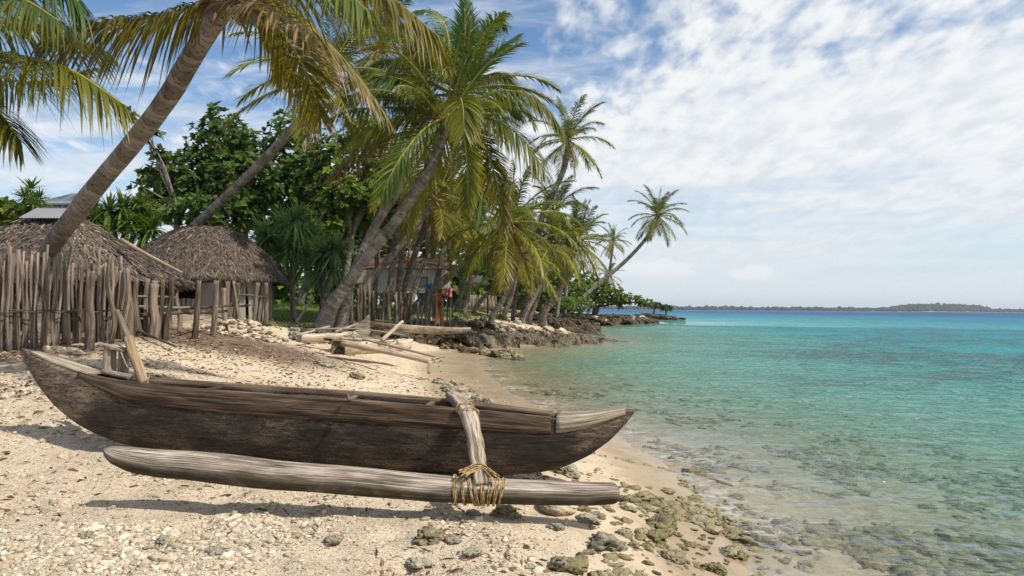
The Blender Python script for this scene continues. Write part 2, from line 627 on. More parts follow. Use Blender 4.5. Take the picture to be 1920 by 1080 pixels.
def mat_wood(name, dark, mid, light, grain=30.0, stretch=0.035, crack=0.5, moss=0.0, vcol=0.0, knots=False):
    """Weathered timber: grain and drying cracks run along the piece."""
    m, g, out = new_mat(name)
    at = g.n('ShaderNodeAttribute', attribute_name='along').outputs['Vector']
    oi = g.n('ShaderNodeObjectInfo').outputs['Random']
    co = g.n('ShaderNodeTexCoord').outputs['Object']
    sep = g.n('ShaderNodeSeparateXYZ', i_0=at)
    ca = g.m('COSINE', sep.outputs[0])
    sa = g.m('SINE', sep.outputs[0])
    vec = g.n('ShaderNodeCombineXYZ', i_0=ca, i_1=sa, i_2=g.m('MULTIPLY', sep.outputs[1], 1.0)).outputs[0]
    vec = g.n('ShaderNodeVectorMath', operation='ADD', i_0=vec).outputs[0] if False else vec
    shift = g.n('ShaderNodeCombineXYZ', i_0=g.m('MULTIPLY', oi, 13.0), i_1=g.m('MULTIPLY', sep.outputs[2], 1.0), i_2=g.m('MULTIPLY', oi, 7.0)).outputs[0]
    va = g.n('ShaderNodeVectorMath', operation='ADD')
    g.set(va.inputs[0], vec)
    g.set(va.inputs[1], shift)
    vec = va.outputs[0]
    gr = g.noise(g.mapping(vec, (1, 1, stretch * 8)), grain * 0.16, 6, 0.62, 0.4)
    fi = g.noise(g.mapping(vec, (1, 1, stretch * 3)), grain * 0.5, 4, 0.7)
    bl = g.noise(g.mapping(vec, (0.7, 0.7, 0.9)), 2.2, 5, 0.6)
    f = g.m('ADD', g.m('MULTIPLY', gr, 0.42), g.m('ADD', g.m('MULTIPLY', fi, 0.26), g.m('MULTIPLY', bl, 0.40)))
    f = g.m('ADD', f, g.m('MULTIPLY', g.m('SUBTRACT', oi, 0.5), 0.12))
    c = g.ramp(f, [(0.42, dark), (0.52, mid), (0.635, light)])
    cr = g.noise(g.mapping(vec, (1.5, 1.5, stretch * 4)), grain * 0.22, 3, 0.5)
    crm = g.m('MULTIPLY', g.ss(g.m('ABSOLUTE', g.m('SUBTRACT', cr, 0.5)), 0.030, 0.006), crack)
    c = g.mix(crm, c, tuple(x * 0.22 for x in dark))
    if vcol:
        vc = g.n('ShaderNodeAttribute', attribute_name='Col').outputs['Color']
        c = g.mix(vcol, c, g.mix(1.0, c, g.mix(1.0, vc, (2.0, 2.0, 2.0), 'MULTIPLY'), 'MULTIPLY'))
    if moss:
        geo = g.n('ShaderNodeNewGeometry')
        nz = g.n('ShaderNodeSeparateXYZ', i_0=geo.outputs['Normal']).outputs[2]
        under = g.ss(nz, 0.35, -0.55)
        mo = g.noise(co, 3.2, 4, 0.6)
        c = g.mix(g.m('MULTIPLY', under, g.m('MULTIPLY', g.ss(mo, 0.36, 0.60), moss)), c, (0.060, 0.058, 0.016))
        c = g.mix(g.m('MULTIPLY', under, 0.62), c, (0.040, 0.030, 0.020))  # besides the moss, shade on the underside is put into the colour
    h = g.m('SUBTRACT', g.m('ADD', g.m('MULTIPLY', gr, 0.5), g.m('MULTIPLY', fi, 0.35)), g.m('MULTIPLY', crm, 0.8))
    principled(g, out, c, 0.85, bump(g, h, 0.7, 0.012), 0.2)
    return m


def mat_hull():
    """Dugout hull: black weathered tar with worn brown patches, pale bare wood towards both ends."""
    m, g, out = new_mat('tarred_hull')
    at = g.n('ShaderNodeAttribute', attribute_name='Col').outputs['Color']
    s = g.n('ShaderNodeSeparateColor', i_0=at)
    bare, hf, su = s.outputs
    co = g.n('ShaderNodeTexCoord').outputs['Object']
    gr = g.noise(g.mapping(co, (0.8, 6, 7)), 3.0, 6, 0.65, 0.3)
    fi = g.noise(g.mapping(co, (2.0, 20, 26)), 3.2, 5, 0.7)
    bl = g.noise(g.mapping(co, (0.8, 1.2, 1.6)), 2.3, 6, 0.65)
    sp = g.noise(co, 48.0, 4, 0.75)
    sp2 = g.voro(co, 75.0)
    tar = g.ramp(g.m('ADD', g.m('MULTIPLY', bl, 0.62), g.m('MULTIPLY', gr, 0.38)), [(0.36, (0.013, 0.010, 0.008)), (0.50, (0.048, 0.035, 0.026)), (0.66, (0.13, 0.090, 0.060))])
    flake = g.m('MULTIPLY', g.ss(sp, 0.56, 0.70), g.ss(bl, 0.40, 0.58))
    tar = g.mix(g.m('MULTIPLY', flake, 0.85), tar, (0.27, 0.205, 0.145))
    salt = g.m('MULTIPLY', g.ss(sp2, 0.22, 0.10), g.ss(bl, 0.46, 0.60))
    tar = g.mix(g.m('MULTIPLY', salt, 0.75), tar, (0.34, 0.27, 0.20))
    wood = g.ramp(g.m('ADD', g.m('MULTIPLY', gr, 0.55), g.m('ADD', g.m('MULTIPLY', fi, 0.25), g.m('MULTIPLY', bl, 0.2))), [(0.36, (0.060, 0.042, 0.030)), (0.50, (0.19, 0.14, 0.10)), (0.66, (0.36, 0.285, 0.215))])
    edge = g.m('ADD', bare, g.m('MULTIPLY', g.m('SUBTRACT', bl, 0.5), 1.1))
    c = g.mix(g.ss(edge, 0.38, 0.66), tar, wood)
    cr = g.noise(g.mapping(co, (0.5, 6, 9)), 2.0, 3, 0.5)
    crm = g.ss(g.m('ABSOLUTE', g.m('SUBTRACT', cr, 0.5)), 0.016, 0.004)
    cr2 = g.noise(g.mapping(co, (0.9, 10, 17), loc=(3, 1, 2)), 2.0, 4, 0.6)
    crm = g.m('MAXIMUM', crm, g.m('MULTIPLY', g.ss(g.m('ABSOLUTE', g.m('SUBTRACT', cr2, 0.47)), 0.014, 0.004), 0.8))
    c = g.mix(g.m('MULTIPLY', crm, 0.8), c, (0.008, 0.006, 0.005))
    grit = g.noise(co, 130.0, 2, 0.6)
    c = g.mix(g.m('MULTIPLY', g.ss(grit, 0.60, 0.70), g.m('MULTIPLY', g.ss(bl, 0.38, 0.60), 0.55)), c, (0.36, 0.29, 0.21))
    c = g.mix(g.m('MULTIPLY', g.ss(grit, 0.42, 0.34), 0.5), c, (0.012, 0.009, 0.007))
    adze = g.voro(g.mapping(co, (4.0, 4.0, 7.0)), 2.4)
    h = g.m('ADD', g.m('MULTIPLY', gr, 0.6), g.m('ADD', g.m('MULTIPLY', fi, 0.4), g.m('MULTIPLY', sp, 0.5)))
    h = g.m('ADD', h, g.m('MULTIPLY', adze, 0.8))
    h = g.m('SUBTRACT', h, g.m('MULTIPLY', crm, 0.8))
    principled(g, out, c, 0.72, bump(g, h, 1.0, 0.016), 0.3)
    return m


def mat_vcol(name, rough=0.85, bumps=0.3, scale=20.0, spec=0.2, var=0.35):
    m, g, out = new_mat(name)
    at = g.n('ShaderNodeAttribute', attribute_name='Col').outputs['Color']
    oi = g.n('ShaderNodeObjectInfo').outputs['Random']
    co = g.n('ShaderNodeTexCoord').outputs['Object']
    n = g.noise(co, scale, 5, 0.65)
    v = g.m('ADD', 1.0 - var, g.m('ADD', g.m('MULTIPLY', n, 2 * var * 0.75), g.m('MULTIPLY', oi, 0.5 * var)))
    c = g.mix(1.0, at, g.n('ShaderNodeCombineXYZ', i_0=v, i_1=v, i_2=v).outputs[0], 'MULTIPLY')
    principled(g, out, c, rough, bump(g, n, bumps, 0.02), spec)
    return m


def mat_rock(name, dark, mid, light, moss=None, moss_amt=0.0, scale=4.0, sc_bump=0.9):
    m, g, out = new_mat(name)
    co = g.n('ShaderNodeTexCoord').outputs['Object']
    oi = g.n('ShaderNodeObjectInfo').outputs['Random']
    geo = g.n('ShaderNodeNewGeometry')
    pos = geo.outputs['Position']
    a = g.noise(pos, scale * 2.2, 7, 0.68, 0.3)
    pit = g.voro(pos, scale * 7.0)
    b = g.noise(pos, scale * 0.55, 4, 0.6)
    f = g.m('ADD', g.m('MULTIPLY', a, 0.6), g.m('MULTIPLY', b, 0.4))
    f = g.m('ADD', f, g.m('MULTIPLY', g.m('SUBTRACT', oi, 0.5), 0.16))
    c = g.ramp(f, [(0.36, dark), (0.50, mid), (0.66, light)])
    c = g.mix(g.m('MULTIPLY', g.ss(pit, 0.30, 0.08), 0.45), c, tuple(x * 0.35 for x in dark))
    if moss:
        nz = g.n('ShaderNodeSeparateXYZ', i_0=geo.outputs['Normal']).outputs[2]
        mn = g.noise(pos, scale * 1.1, 5, 0.65)
        c = g.mix(g.m('MULTIPLY', g.ss(mn, 0.40, 0.60), moss_amt), c, moss)
    h = g.m('SUBTRACT', a, g.m('MULTIPLY', g.ss(pit, 0.32, 0.05), 0.35))
    principled(g, out, c, 0.9, bump(g, h, sc_bump, 0.05), 0.15)
    return m


def mat_ground():
    m, g, out = new_mat('coral_sand')
    geo = g.n('ShaderNodeNewGeometry')
    pos = geo.outputs['Position']
    z = g.n('ShaderNodeSeparateXYZ', i_0=pos).outputs[2]
    at = g.n('ShaderNodeAttribute', attribute_name='Col').outputs['Color']
    sp = g.n('ShaderNodeSeparateColor', i_0=at)
    grass, litter, shingle = sp.outputs
    big = g.noise(pos, 0.55, 4, 0.6)
    mid = g.noise(pos, 3.2, 6, 0.65)
    fine = g.noise(pos, 38.0, 4, 0.7)
    fine2 = g.noise(pos, 150.0, 3, 0.7)
    chip = g.n('ShaderNodeTexVoronoi', feature='F1')
    g.set(chip.inputs['Vector'], g.mapping(pos, (1, 1, 1)))
    chip.inputs['Scale'].default_value = 55.0
    chipc = g.n('ShaderNodeSeparateColor', i_0=chip.outputs['Color']).outputs[0]
    chip2 = g.n('ShaderNodeTexVoronoi', feature='F1')
    g.set(chip2.inputs['Vector'], g.mapping(pos, (0.7, 1.3, 1), rot=(0, 0, 0.8)))
    chip2.inputs['Scale'].default_value = 30.0
    chipc2 = g.n('ShaderNodeSeparateColor', i_0=chip2.outputs['Color']).outputs[1]
    sand = g.ramp(g.m('ADD', g.m('MULTIPLY', mid, 0.5), g.m('ADD', g.m('MULTIPLY', fine, 0.3), g.m('MULTIPLY', big, 0.2))),
                  [(0.33, (0.37, 0.285, 0.19)), (0.50, (0.555, 0.45, 0.32)), (0.68, (0.67, 0.575, 0.435))])
    sand = g.mix(g.m('MULTIPLY', g.ss(fine2, 0.60, 0.72), 0.35), sand, (0.24, 0.165, 0.10))
    dens = g.m('ADD', shingle, g.m('MULTIPLY', g.m('SUBTRACT', mid, 0.5), 1.0))
    chipm = g.m('MULTIPLY', g.ss(chip.outputs[0], 0.46, 0.30), g.ss(dens, 0.25, 0.60))
    sand = g.mix(g.m('MULTIPLY', chipm, 0.75), sand, g.ramp(chipc, [(0.0, (0.22, 0.165, 0.11)), (0.35, (0.45, 0.36, 0.26)), (0.75, (0.70, 0.62, 0.50)), (1.0, (0.80, 0.74, 0.65))]))
    chipm2 = g.m('MULTIPLY', g.ss(chip2.outputs[0], 0.36, 0.24), g.m('MULTIPLY', g.ss(chipc2, 0.45, 0.5), g.ss(dens, 0.2, 0.6)))
    sand = g.mix(g.m('MULTIPLY', chipm2, 0.7), sand, g.ramp(chipc2, [(0.45, (0.16, 0.11, 0.07)), (0.65, (0.50, 0.42, 0.31)), (1.0, (0.74, 0.67, 0.56))]))
    lm = g.ss(g.m('ADD', litter, g.m('MULTIPLY', g.m('SUBTRACT', mid, 0.5), 0.9)), 0.30, 0.72)
    soil = g.ramp(g.m('ADD', g.m('MULTIPLY', fine, 0.6), g.m('MULTIPLY', mid, 0.4)), [(0.36, (0.055, 0.036, 0.024)), (0.5, (0.14, 0.095, 0.065)), (0.66, (0.30, 0.22, 0.15))])
    c = g.mix(lm, sand, soil)
    gm = g.ss(g.m('ADD', grass, g.m('MULTIPLY', g.m('SUBTRACT', mid, 0.5), 0.9)), 0.35, 0.60)
    gcol = g.ramp(g.m('ADD', g.m('MULTIPLY', fine, 0.5), g.m('MULTIPLY', mid, 0.5)), [(0.36, (0.045, 0.066, 0.015)), (0.52, (0.10, 0.135, 0.026)), (0.68, (0.24, 0.22, 0.08))])
    c = g.mix(gm, c, gcol)
    # the strip the waves have just left, and the sea bed
    zn = g.m('ADD', z, g.m('MULTIPLY', g.m('SUBTRACT', big, 0.5), 0.10))
    wet = g.ss(zn, 0.26, 0.12)
    c = g.mix(wet, c, g.mix(1.0, c, (0.60, 0.57, 0.52), 'MULTIPLY'))
    reef = g.noise(g.mapping(pos, (1, 0.8, 1)), 1.3, 6, 0.65, 0.5)
    reef2 = g.noise(pos, 5.5, 6, 0.7, 0.4)
    ralg = g.m('MULTIPLY', g.ss(g.m('ADD', g.m('MULTIPLY', reef, 0.55), g.m('MULTIPLY', reef2, 0.45)), 0.515, 0.61), g.ss(z, 0.04, -0.05))
    c = g.mix(g.m('MULTIPLY', ralg, 0.95), c, g.ramp(reef2, [(0.35, (0.06, 0.052, 0.02)), (0.50, (0.21, 0.19, 0.07)), (0.64, (0.46, 0.41, 0.25))]))
    h = g.m('ADD', g.m('MULTIPLY', fine, 0.45), g.m('ADD', g.m('MULTIPLY', fine2, 0.22), g.m('MULTIPLY', chipm, 0.5)))
    h = g.m('ADD', h, g.m('MULTIPLY', mid, 0.5))
    hs = g.m('MULTIPLY', h, g.m('SUBTRACT', 1.0, g.m('MULTIPLY', wet, 0.75)))
    principled(g, out, c, g.m('SUBTRACT', 0.95, g.m('MULTIPLY', g.ss(zn, 0.20, 0.04), 0.62)), bump(g, hs, 0.9, 0.02), 0.3)
    return m


def mat_water():
    """The bottom shows through near the shore; farther out the lit water itself gives the colour. Sky reflects by Fresnel."""
    m, g, out = new_mat('sea_water')
    geo = g.n('ShaderNodeNewGeometry')
    pos = geo.outputs['Position']
    at = g.n('ShaderNodeAttribute', attribute_name='Col').outputs['Color']
    sp = g.n('ShaderNodeSeparateColor', i_0=at)
    depth, far, _ = sp.outputs                                   # depth / 10 m, distance from the shore / 400 m
    d = g.m('MULTIPLY', depth, 10.0)
    patch = g.noise(g.mapping(pos, (0.6, 1.0, 1), loc=(4, 2, 0)), 0.10, 6, 0.6, 0.5)
    patch2 = g.noise(g.mapping(pos, (0.7, 1.0, 1)), 0.8, 6, 0.7, 0.6)
    body = g.ramp(g.m('ADD', depth, g.m('MULTIPLY', g.m('SUBTRACT', patch, 0.5), 0.10)),
                  [(0.0, (0.33, 0.32, 0.18)), (0.05, (0.17, 0.42, 0.32)), (0.13, (0.060, 0.34, 0.34)), (0.30, (0.026, 0.22, 0.31)), (0.58, (0.010, 0.13, 0.26)), (1.0, (0.008, 0.060, 0.17))])
    reefm = g.m('MULTIPLY', g.ss(g.m('ADD', g.m('MULTIPLY', patch, 0.5), g.m('MULTIPLY', patch2, 0.5)), 0.47, 0.58), g.ss(d, 0.25, 0.8))
    reefm = g.m('MULTIPLY', reefm, g.m('SUBTRACT', 1.0, g.m('MULTIPLY', g.ss(depth, 0.25, 0.6), 0.75)))
    body = g.mix(g.m('MULTIPLY', reefm, 0.80), body, (0.085, 0.125, 0.125))
    op = g.m('SUBTRACT', 1.0, g.m('POWER', 2.718, g.m('MULTIPLY', d, -0.62)))
    tcol = g.ramp(depth, [(0.0, (0.99, 0.99, 0.98)), (0.05, (0.74, 0.90, 0.82)), (0.15, (0.35, 0.75, 0.70)), (0.4, (0.1, 0.5, 0.5))])
    tr = g.n('ShaderNodeBsdfTransparent', i_0=tcol)
    df = g.n('ShaderNodeBsdfDiffuse', i_0=body)
    mx = g.n('ShaderNodeMixShader', i_0=op)
    g.set(mx.inputs[1], tr)
    g.set(mx.inputs[2], df)
    w1 = g.noise(g.mapping(pos, (0.70, 1.0, 1), rot=(0, 0, 0.18)), 2.0, 2, 0.6, 0.7)
    w2 = g.noise(g.mapping(pos, (0.75, 1.0, 1), rot=(0, 0, -0.2)), 6.5, 2, 0.6, 0.6)
    w3 = g.noise(g.mapping(pos, (0.55, 1.0, 1)), 0.70, 3, 0.55, 0.4)
    w1 = g.m('SUBTRACT', 1.0, g.m('MULTIPLY', g.m('ABSOLUTE', g.m('SUBTRACT', w1, 0.5)), 3.0))
    h = g.m('ADD', g.m('MULTIPLY', w1, 0.46), g.m('ADD', g.m('MULTIPLY', w2, 0.20), g.m('MULTIPLY', w3, 1.2)))
    amp = g.m('ADD', 0.35, g.m('MULTIPLY', g.ss(d, 0.02, 0.4), 0.65))
    nb = g.n('ShaderNodeBump', i_Distance=0.30)
    g.set(nb.inputs['Strength'], g.m('MULTIPLY', amp, 0.95))
    g.set(nb.inputs['Height'], h)
    gl = g.n('ShaderNodeBsdfGlossy', i_Roughness=0.09)
    gl.inputs[0].default_value = (0.80, 0.90, 1.0, 1)
    g.set(gl.inputs['Normal'], nb)
    fr = g.n('ShaderNodeFresnel', i_IOR=1.33)
    g.set(fr.inputs['Normal'], nb)
    g.set(df.inputs['Normal'], nb)
    fac = g.m('MULTIPLY', g.m('MINIMUM', fr.outputs[0], 0.80), g.m('SUBTRACT', 0.66, g.m('MULTIPLY', g.ss(d, 0.3, 2.0), 0.26)))
    mx2 = g.n('ShaderNodeMixShader', i_0=fac)
    g.set(mx2.inputs[1], mx)
    g.set(mx2.inputs[2], gl)
    fn = g.noise(g.mapping(pos, (0.8, 1.0, 1)), 7.0, 5, 0.7, 0.8)
    fb = g.noise(g.mapping(pos, (0.5, 1.0, 1)), 0.9, 4, 0.6, 0.6)
    edge = g.m('SUBTRACT', g.ss(d, 0.15, 0.0), g.m('MULTIPLY', g.ss(d, 0.008, 0.0), 0.4))
    foam = g.m('MULTIPLY', edge, g.m('MULTIPLY', g.ss(fn, 0.47, 0.60), g.ss(fb, 0.40, 0.58)))
    fd = g.n('ShaderNodeBsdfDiffuse', i_0=(0.72, 0.70, 0.64, 1))
    mx3 = g.n('ShaderNodeMixShader', i_0=g.m('MULTIPLY', foam, 0.45))
    g.set(mx3.inputs[1], mx2)
    g.set(mx3.inputs[2], fd)
    g.set(out.inputs[0], mx3)
    return m


def mat_plain(name, col, rough=0.7, scale=6.0, var=0.3, spec=0.3):
    m, g, out = new_mat(name)
    co = g.n('ShaderNodeTexCoord').outputs['Object']
    n = g.noise(co, scale, 5, 0.65)
    c = g.mix(g.ss(n, 0.3, 0.7), tuple(x * (1 - var) for x in col), tuple(min(1, x * (1 + var * 0.6)) for x in col))
    principled(g, out, c, rough, bump(g, n, 0.2, 0.01), spec)
    return m


M_FROND = mat_leaf('palm_leaf', 0.32, 0.42, 0.32, (1.15, 1.15, 0.4))
M_LEAF = mat_leaf('tree_leaf', 0.42, 0.5, 0.22, (1.3, 1.25, 0.4))
M_PAND = mat_leaf('pandanus_leaf', 0.28, 0.5, 0.22, (1.2, 1.2, 0.5))
M_GRASS = mat_leaf('grass_blade', 0.35, 0.6, 0.2, (1.2, 1.2, 0.4))
M_TRUNK = mat_palm_trunk()
M_BARK = mat_bark('grey_bark', (0.07, 0.058, 0.047), (0.30, 0.265, 0.22))
M_BARK_DARK = mat_bark('dark_bark', (0.030, 0.024, 0.019), (0.13, 0.105, 0.082))
M_PICKET = mat_wood('fence_stick', (0.045, 0.033, 0.026), (0.195, 0.152, 0.120), (0.47, 0.39, 0.32), 26, 0.05, 0.5)
M_POST = mat_wood('rough_post', (0.045, 0.032, 0.023), (0.15, 0.112, 0.082), (0.33, 0.265, 0.205), 22, 0.05, 0.7)
M_DRIFT = mat_wood('driftwood', (0.16, 0.115, 0.075), (0.42, 0.33, 0.235), (0.68, 0.58, 0.455), 26, 0.05, 0.6)
M_DRIFT_GREY = mat_wood('grey_driftwood', (0.11, 0.085, 0.062), (0.31, 0.25, 0.19), (0.54, 0.46, 0.37), 26, 0.05, 0.6)
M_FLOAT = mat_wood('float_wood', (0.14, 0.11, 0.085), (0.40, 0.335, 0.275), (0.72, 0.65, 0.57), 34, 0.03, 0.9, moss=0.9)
M_PLANK = mat_wood('gunwale_wood', (0.040, 0.027, 0.019), (0.125, 0.085, 0.060), (0.29, 0.215, 0.155), 34, 0.03, 0.9, vcol=1.0)
M_BOOM = mat_wood('boom_wood', (0.19, 0.145, 0.105), (0.42, 0.34, 0.26), (0.62, 0.54, 0.44), 24, 0.06, 0.9)
M_POLE = mat_wood('tan_pole', (0.19, 0.125, 0.07), (0.40, 0.29, 0.18), (0.60, 0.47, 0.32), 26, 0.05, 0.4)
M_CANE = mat_plain('rattan', (0.42, 0.295, 0.13), 0.75, 30, 0.7)
M_HULL = mat_hull()
M_THATCH = mat_vcol('thatch', 0.95, 0.4, 12, 0.1, 0.35)
M_BARKPANEL = mat_vcol('bark_panel', 0.95, 0.5, 12, 0.1, 0.4)
M_PAINTED = mat_vcol('weathered_sheet', 0.6, 0.2, 3.0, 0.3, 0.22)
M_SAND = mat_ground()
M_WATER = mat_water()
M_CORAL = mat_rock('coral_stone', (0.30, 0.23, 0.155), (0.55, 0.45, 0.32), (0.74, 0.65, 0.50), (0.30, 0.27, 0.17), 0.25, 5.0, 0.7)
M_MOSSROCK = mat_rock('algae_rock', (0.11, 0.09, 0.055), (0.29, 0.25, 0.16), (0.48, 0.43, 0.31), (0.21, 0.18, 0.062), 0.6, 5.0, 0.9)
M_GREYROCK = mat_rock('grey_rock', (0.15, 0.13, 0.095), (0.39, 0.35, 0.27), (0.60, 0.55, 0.45), (0.25, 0.235, 0.14), 0.4, 5.0, 0.9)
M_LEDGE = mat_rock('reef_ledge', (0.016, 0.013, 0.010), (0.085, 0.068, 0.050), (0.25, 0.21, 0.165), (0.10, 0.078, 0.030), 0.45, 1.6, 1.0)
M_PEBBLE = mat_vcol('shell_pebble', 0.85, 0.25, 60, 0.2, 0.3)
M_LITTER = mat_vcol('dry_leaf', 0.9, 0.2, 30, 0.1, 0.3)
M_BLUE = mat_plain('blue_tarpaulin', (0.03, 0.16, 0.55), 0.5)
M_ORANGE = mat_plain('orange_cloth', (0.70, 0.17, 0.02), 0.8)
M_PINK = mat_plain('pink_cloth', (0.62, 0.22, 0.20), 0.8)
M_RED = mat_plain('red_cloth', (0.45, 0.05, 0.03), 0.8)
M_PLANKORANGE = mat_wood('orange_plank', (0.60, 0.23, 0.06), (0.78, 0.34, 0.11), (0.85, 0.45, 0.18), 26, 0.04, 0.4)
M_COCONUT = mat_plain('coconut_husk', (0.30, 0.19, 0.06), 0.6, 8, 0.4)
M_DARK = mat_plain('dark_wire', (0.10, 0.075, 0.055), 0.9)  # one even dark brown, used for the fence wire


# ------------------------------------------------------------------ terrain and sea
COAST = np.array([(1.3, -14), (1.45, -4), (1.6, 1.5), (1.75, 5.09), (1.98, 6.9), (1.98, 8.9), (1.55, 11), (0.75, 12.9), (-0.1, 16.5), (-0.6, 19.5),
                  (-1.1, 23.5), (-1.25, 26.5), (-0.8, 29.5), (-0.4, 33.2), (1.0, 35.4), (3.0, 39.0), (4.8, 43.0), (5.2, 47), (5.0, 56), (5.8, 68), (8.3, 78), (12.0, 87), (18.6, 99), (17.8, 105),
                  (14.5, 112), (15.5, 130), (12, 170), (-40, 260), (-420, 420)], float)
_POLY = np.vstack([COAST, [(-900, 420), (-900, -14)]])


def coast_sd(x, y):
    """Distance to the shoreline, positive on land."""
    x, y = np.asarray(x, float), np.asarray(y, float)
    best = np.full(x.shape, 1e18)
    for a, b in zip(COAST[:-1], COAST[1:]):
        ab = b - a
        t = np.clip(((x - a[0]) * ab[0] + (y - a[1]) * ab[1]) / (ab @ ab), 0, 1)
        best = np.minimum(best, (x - a[0] - t * ab[0]) ** 2 + (y - a[1] - t * ab[1]) ** 2)
    inside = np.zeros(x.shape, bool)
    n = len(_POLY)
    for i in range(n):
        x1, y1 = _POLY[i]
        x2, y2 = _POLY[(i + 1) % n]
        cond = (y1 > y) != (y2 > y)
        with np.errstate(divide='ignore', invalid='ignore'):
            xi = (x2 - x1) * (y - y1) / (y2 - y1 if y2 != y1 else 1e-9) + x1
        inside ^= cond & (x < xi)
    return np.where(inside, 1, -1) * np.sqrt(best)


_CTRL = [P(*q)[:] for q in [
    (40, 885, 6.2), (60, 1080, 4.0), (450, 1080, 4.05), (850, 1080, 4.15), (40, 1000, 4.75), (140, 955, 5.42), (700, 968, 5.35), (1130, 977, 5.25), (950, 893, 6.45), (700, 880, 6.5), (250, 868, 6.5),
    (120, 760, 8.2), (30, 668, 12.2), (140, 655, 12.9), (250, 640, 13.6), (500, 660, 15.5), (640, 664, 17.6), (810, 700, 17.4), (760, 720, 14.8), (700, 740, 13.2), (850, 745, 13.3),
    (370, 617, 18.0), (450, 628, 18.2), (560, 620, 20), (500, 590, 24.5), (330, 600, 20), (600, 602, 24), (700, 606, 27), (750, 638, 28.5), (850, 649, 31.2), (830, 605, 30),
    (880, 606, 35), (950, 598, 42), (1000, 592, 52), (1060, 592, 74), (900, 582, 55), (760, 590, 40), (820, 578, 60), (620, 578, 45), (1120, 588, 95), (950, 578, 90)]]
_CTRL += [(-30, 30, 2.1), (-60, 60, 2.5), (-20, 60, 2.1), (-12, 18, 1.55), (-25, 14, 1.7), (-12, 8, 1.1), (-14, 0, 1.1), (-6, 0, 0.62), (-5, -8, 0.6), (-14, -14, 1.2), (-1, 0, 0.42),
          (-20, 120, 2.2), (0, 140, 1.8), (-150, 100, 4), (-150, 20, 4), (-100, 200, 4), (-300, 300, 8)]
_CT = np.array(_CTRL, float)


def _tps_fit(c, lam=0.02):
    xy = c[:, :2] / 20.0
    r = np.linalg.norm(xy[:, None] - xy[None], axis=-1)
    K = np.where(r > 0, r * r * np.log(np.maximum(r, 1e-9)), 0) + lam * 0.01 * np.eye(len(c))
    Pm = np.hstack([np.ones((len(c), 1)), xy])
    A = np.zeros((len(c) + 3, len(c) + 3))
    A[:len(c), :len(c)] = K
    A[:len(c), len(c):] = Pm
    A[len(c):, :len(c)] = Pm.T
    return np.linalg.solve(A, np.concatenate([c[:, 2], [0, 0, 0]]))


_W = _tps_fit(_CT)


def _tps(x, y):
    shp = np.shape(x)
    q = np.stack([np.ravel(x), np.ravel(y)], 1) / 20.0
    out = np.zeros(len(q))
    c = _CT[:, :2] / 20.0
    for s in range(0, len(q), 20000):
        r = np.linalg.norm(q[s:s + 20000, None] - c[None], axis=-1)
        K = np.where(r > 0, r * r * np.log(np.maximum(r, 1e-9)), 0)
        out[s:s + 20000] = K @ _W[:len(c)] + _W[len(c)] + q[s:s + 20000] @ _W[len(c) + 1:]
    return out.reshape(shp)


def height(x, y, rough=True):
    x, y = np.asarray(x, float), np.asarray(y, float)
    sd = coast_sd(x, y)
    land = np.clip(_tps(x, y), 0.15, 9.0)
    s1 = np.interp(y, [0, 9, 14, 30, 40], [0.30, 0.22, 0.075, 0.075, 0.20])
    wid = np.interp(y, [0, 9, 14, 30, 40], [9.0, 4.0, 1.8, 2.2, 9.0])
    slope = 0.02 + np.clip(sd, 0, wid) * s1 + np.maximum(sd - wid, 0) * 0.24
    z = -np.log(np.exp(-land * 14) + np.exp(-slope * 14)) / 14
    dep = np.maximum(-sd, 0)
    sea = -np.interp(dep, [0, 1, 3, 8, 20, 45, 90, 220, 900], [0, 0.10, 0.32, 0.75, 1.5, 2.6, 4.2, 8.0, 14])
    z = np.where(sd > 0, z, sea)
    if rough:
        amp = np.interp(z, [-0.6, 0, 0.25, 0.5, 1.2], [0.12, 0.03, 0.02, 0.045, 0.07])
        z = z + amp * (2 * fbm(x * 1.3, y * 1.3, 4, 5) - 1) + 0.016 * (2 * fbm(x * 6, y * 6, 3, 9) - 1) - 0.030 * sstep(fbm(x * 3.4, y * 3.4, 2, 14), 0.60, 0.74) * sstep(z, 0.15, 0.3)
    return z


def ground_at(px, py, dmax=140.0, dmin=2.0):
    """Where the sight line of a pixel meets the terrain."""
    d = np.geomspace(dmin, dmax, 1200)
    v = np.array(P(px, py, 1.0) - CAM_POS)
    X, Y, Z = v[0] * d, v[1] * d, 2.0 + v[2] * d
    h = height(X, Y)
    h = np.maximum(h, -0.6)
    k = np.argmax(Z <= h)
    if Z[k] > h[k]:
        k = len(d) - 1
    return Vector((X[k], Y[k], h[k])), d[k]


def gz(x, y):
    return float(height(np.array([x]), np.array([y]))[0])


def grid_faces(nr, nc):
    i, j = np.meshgrid(np.arange(nr - 1), np.arange(nc - 1), indexing='ij')
    return np.stack([i * nc + j, i * nc + j + 1, (i + 1) * nc + j + 1, (i + 1) * nc + j], -1).reshape(-1, 4)


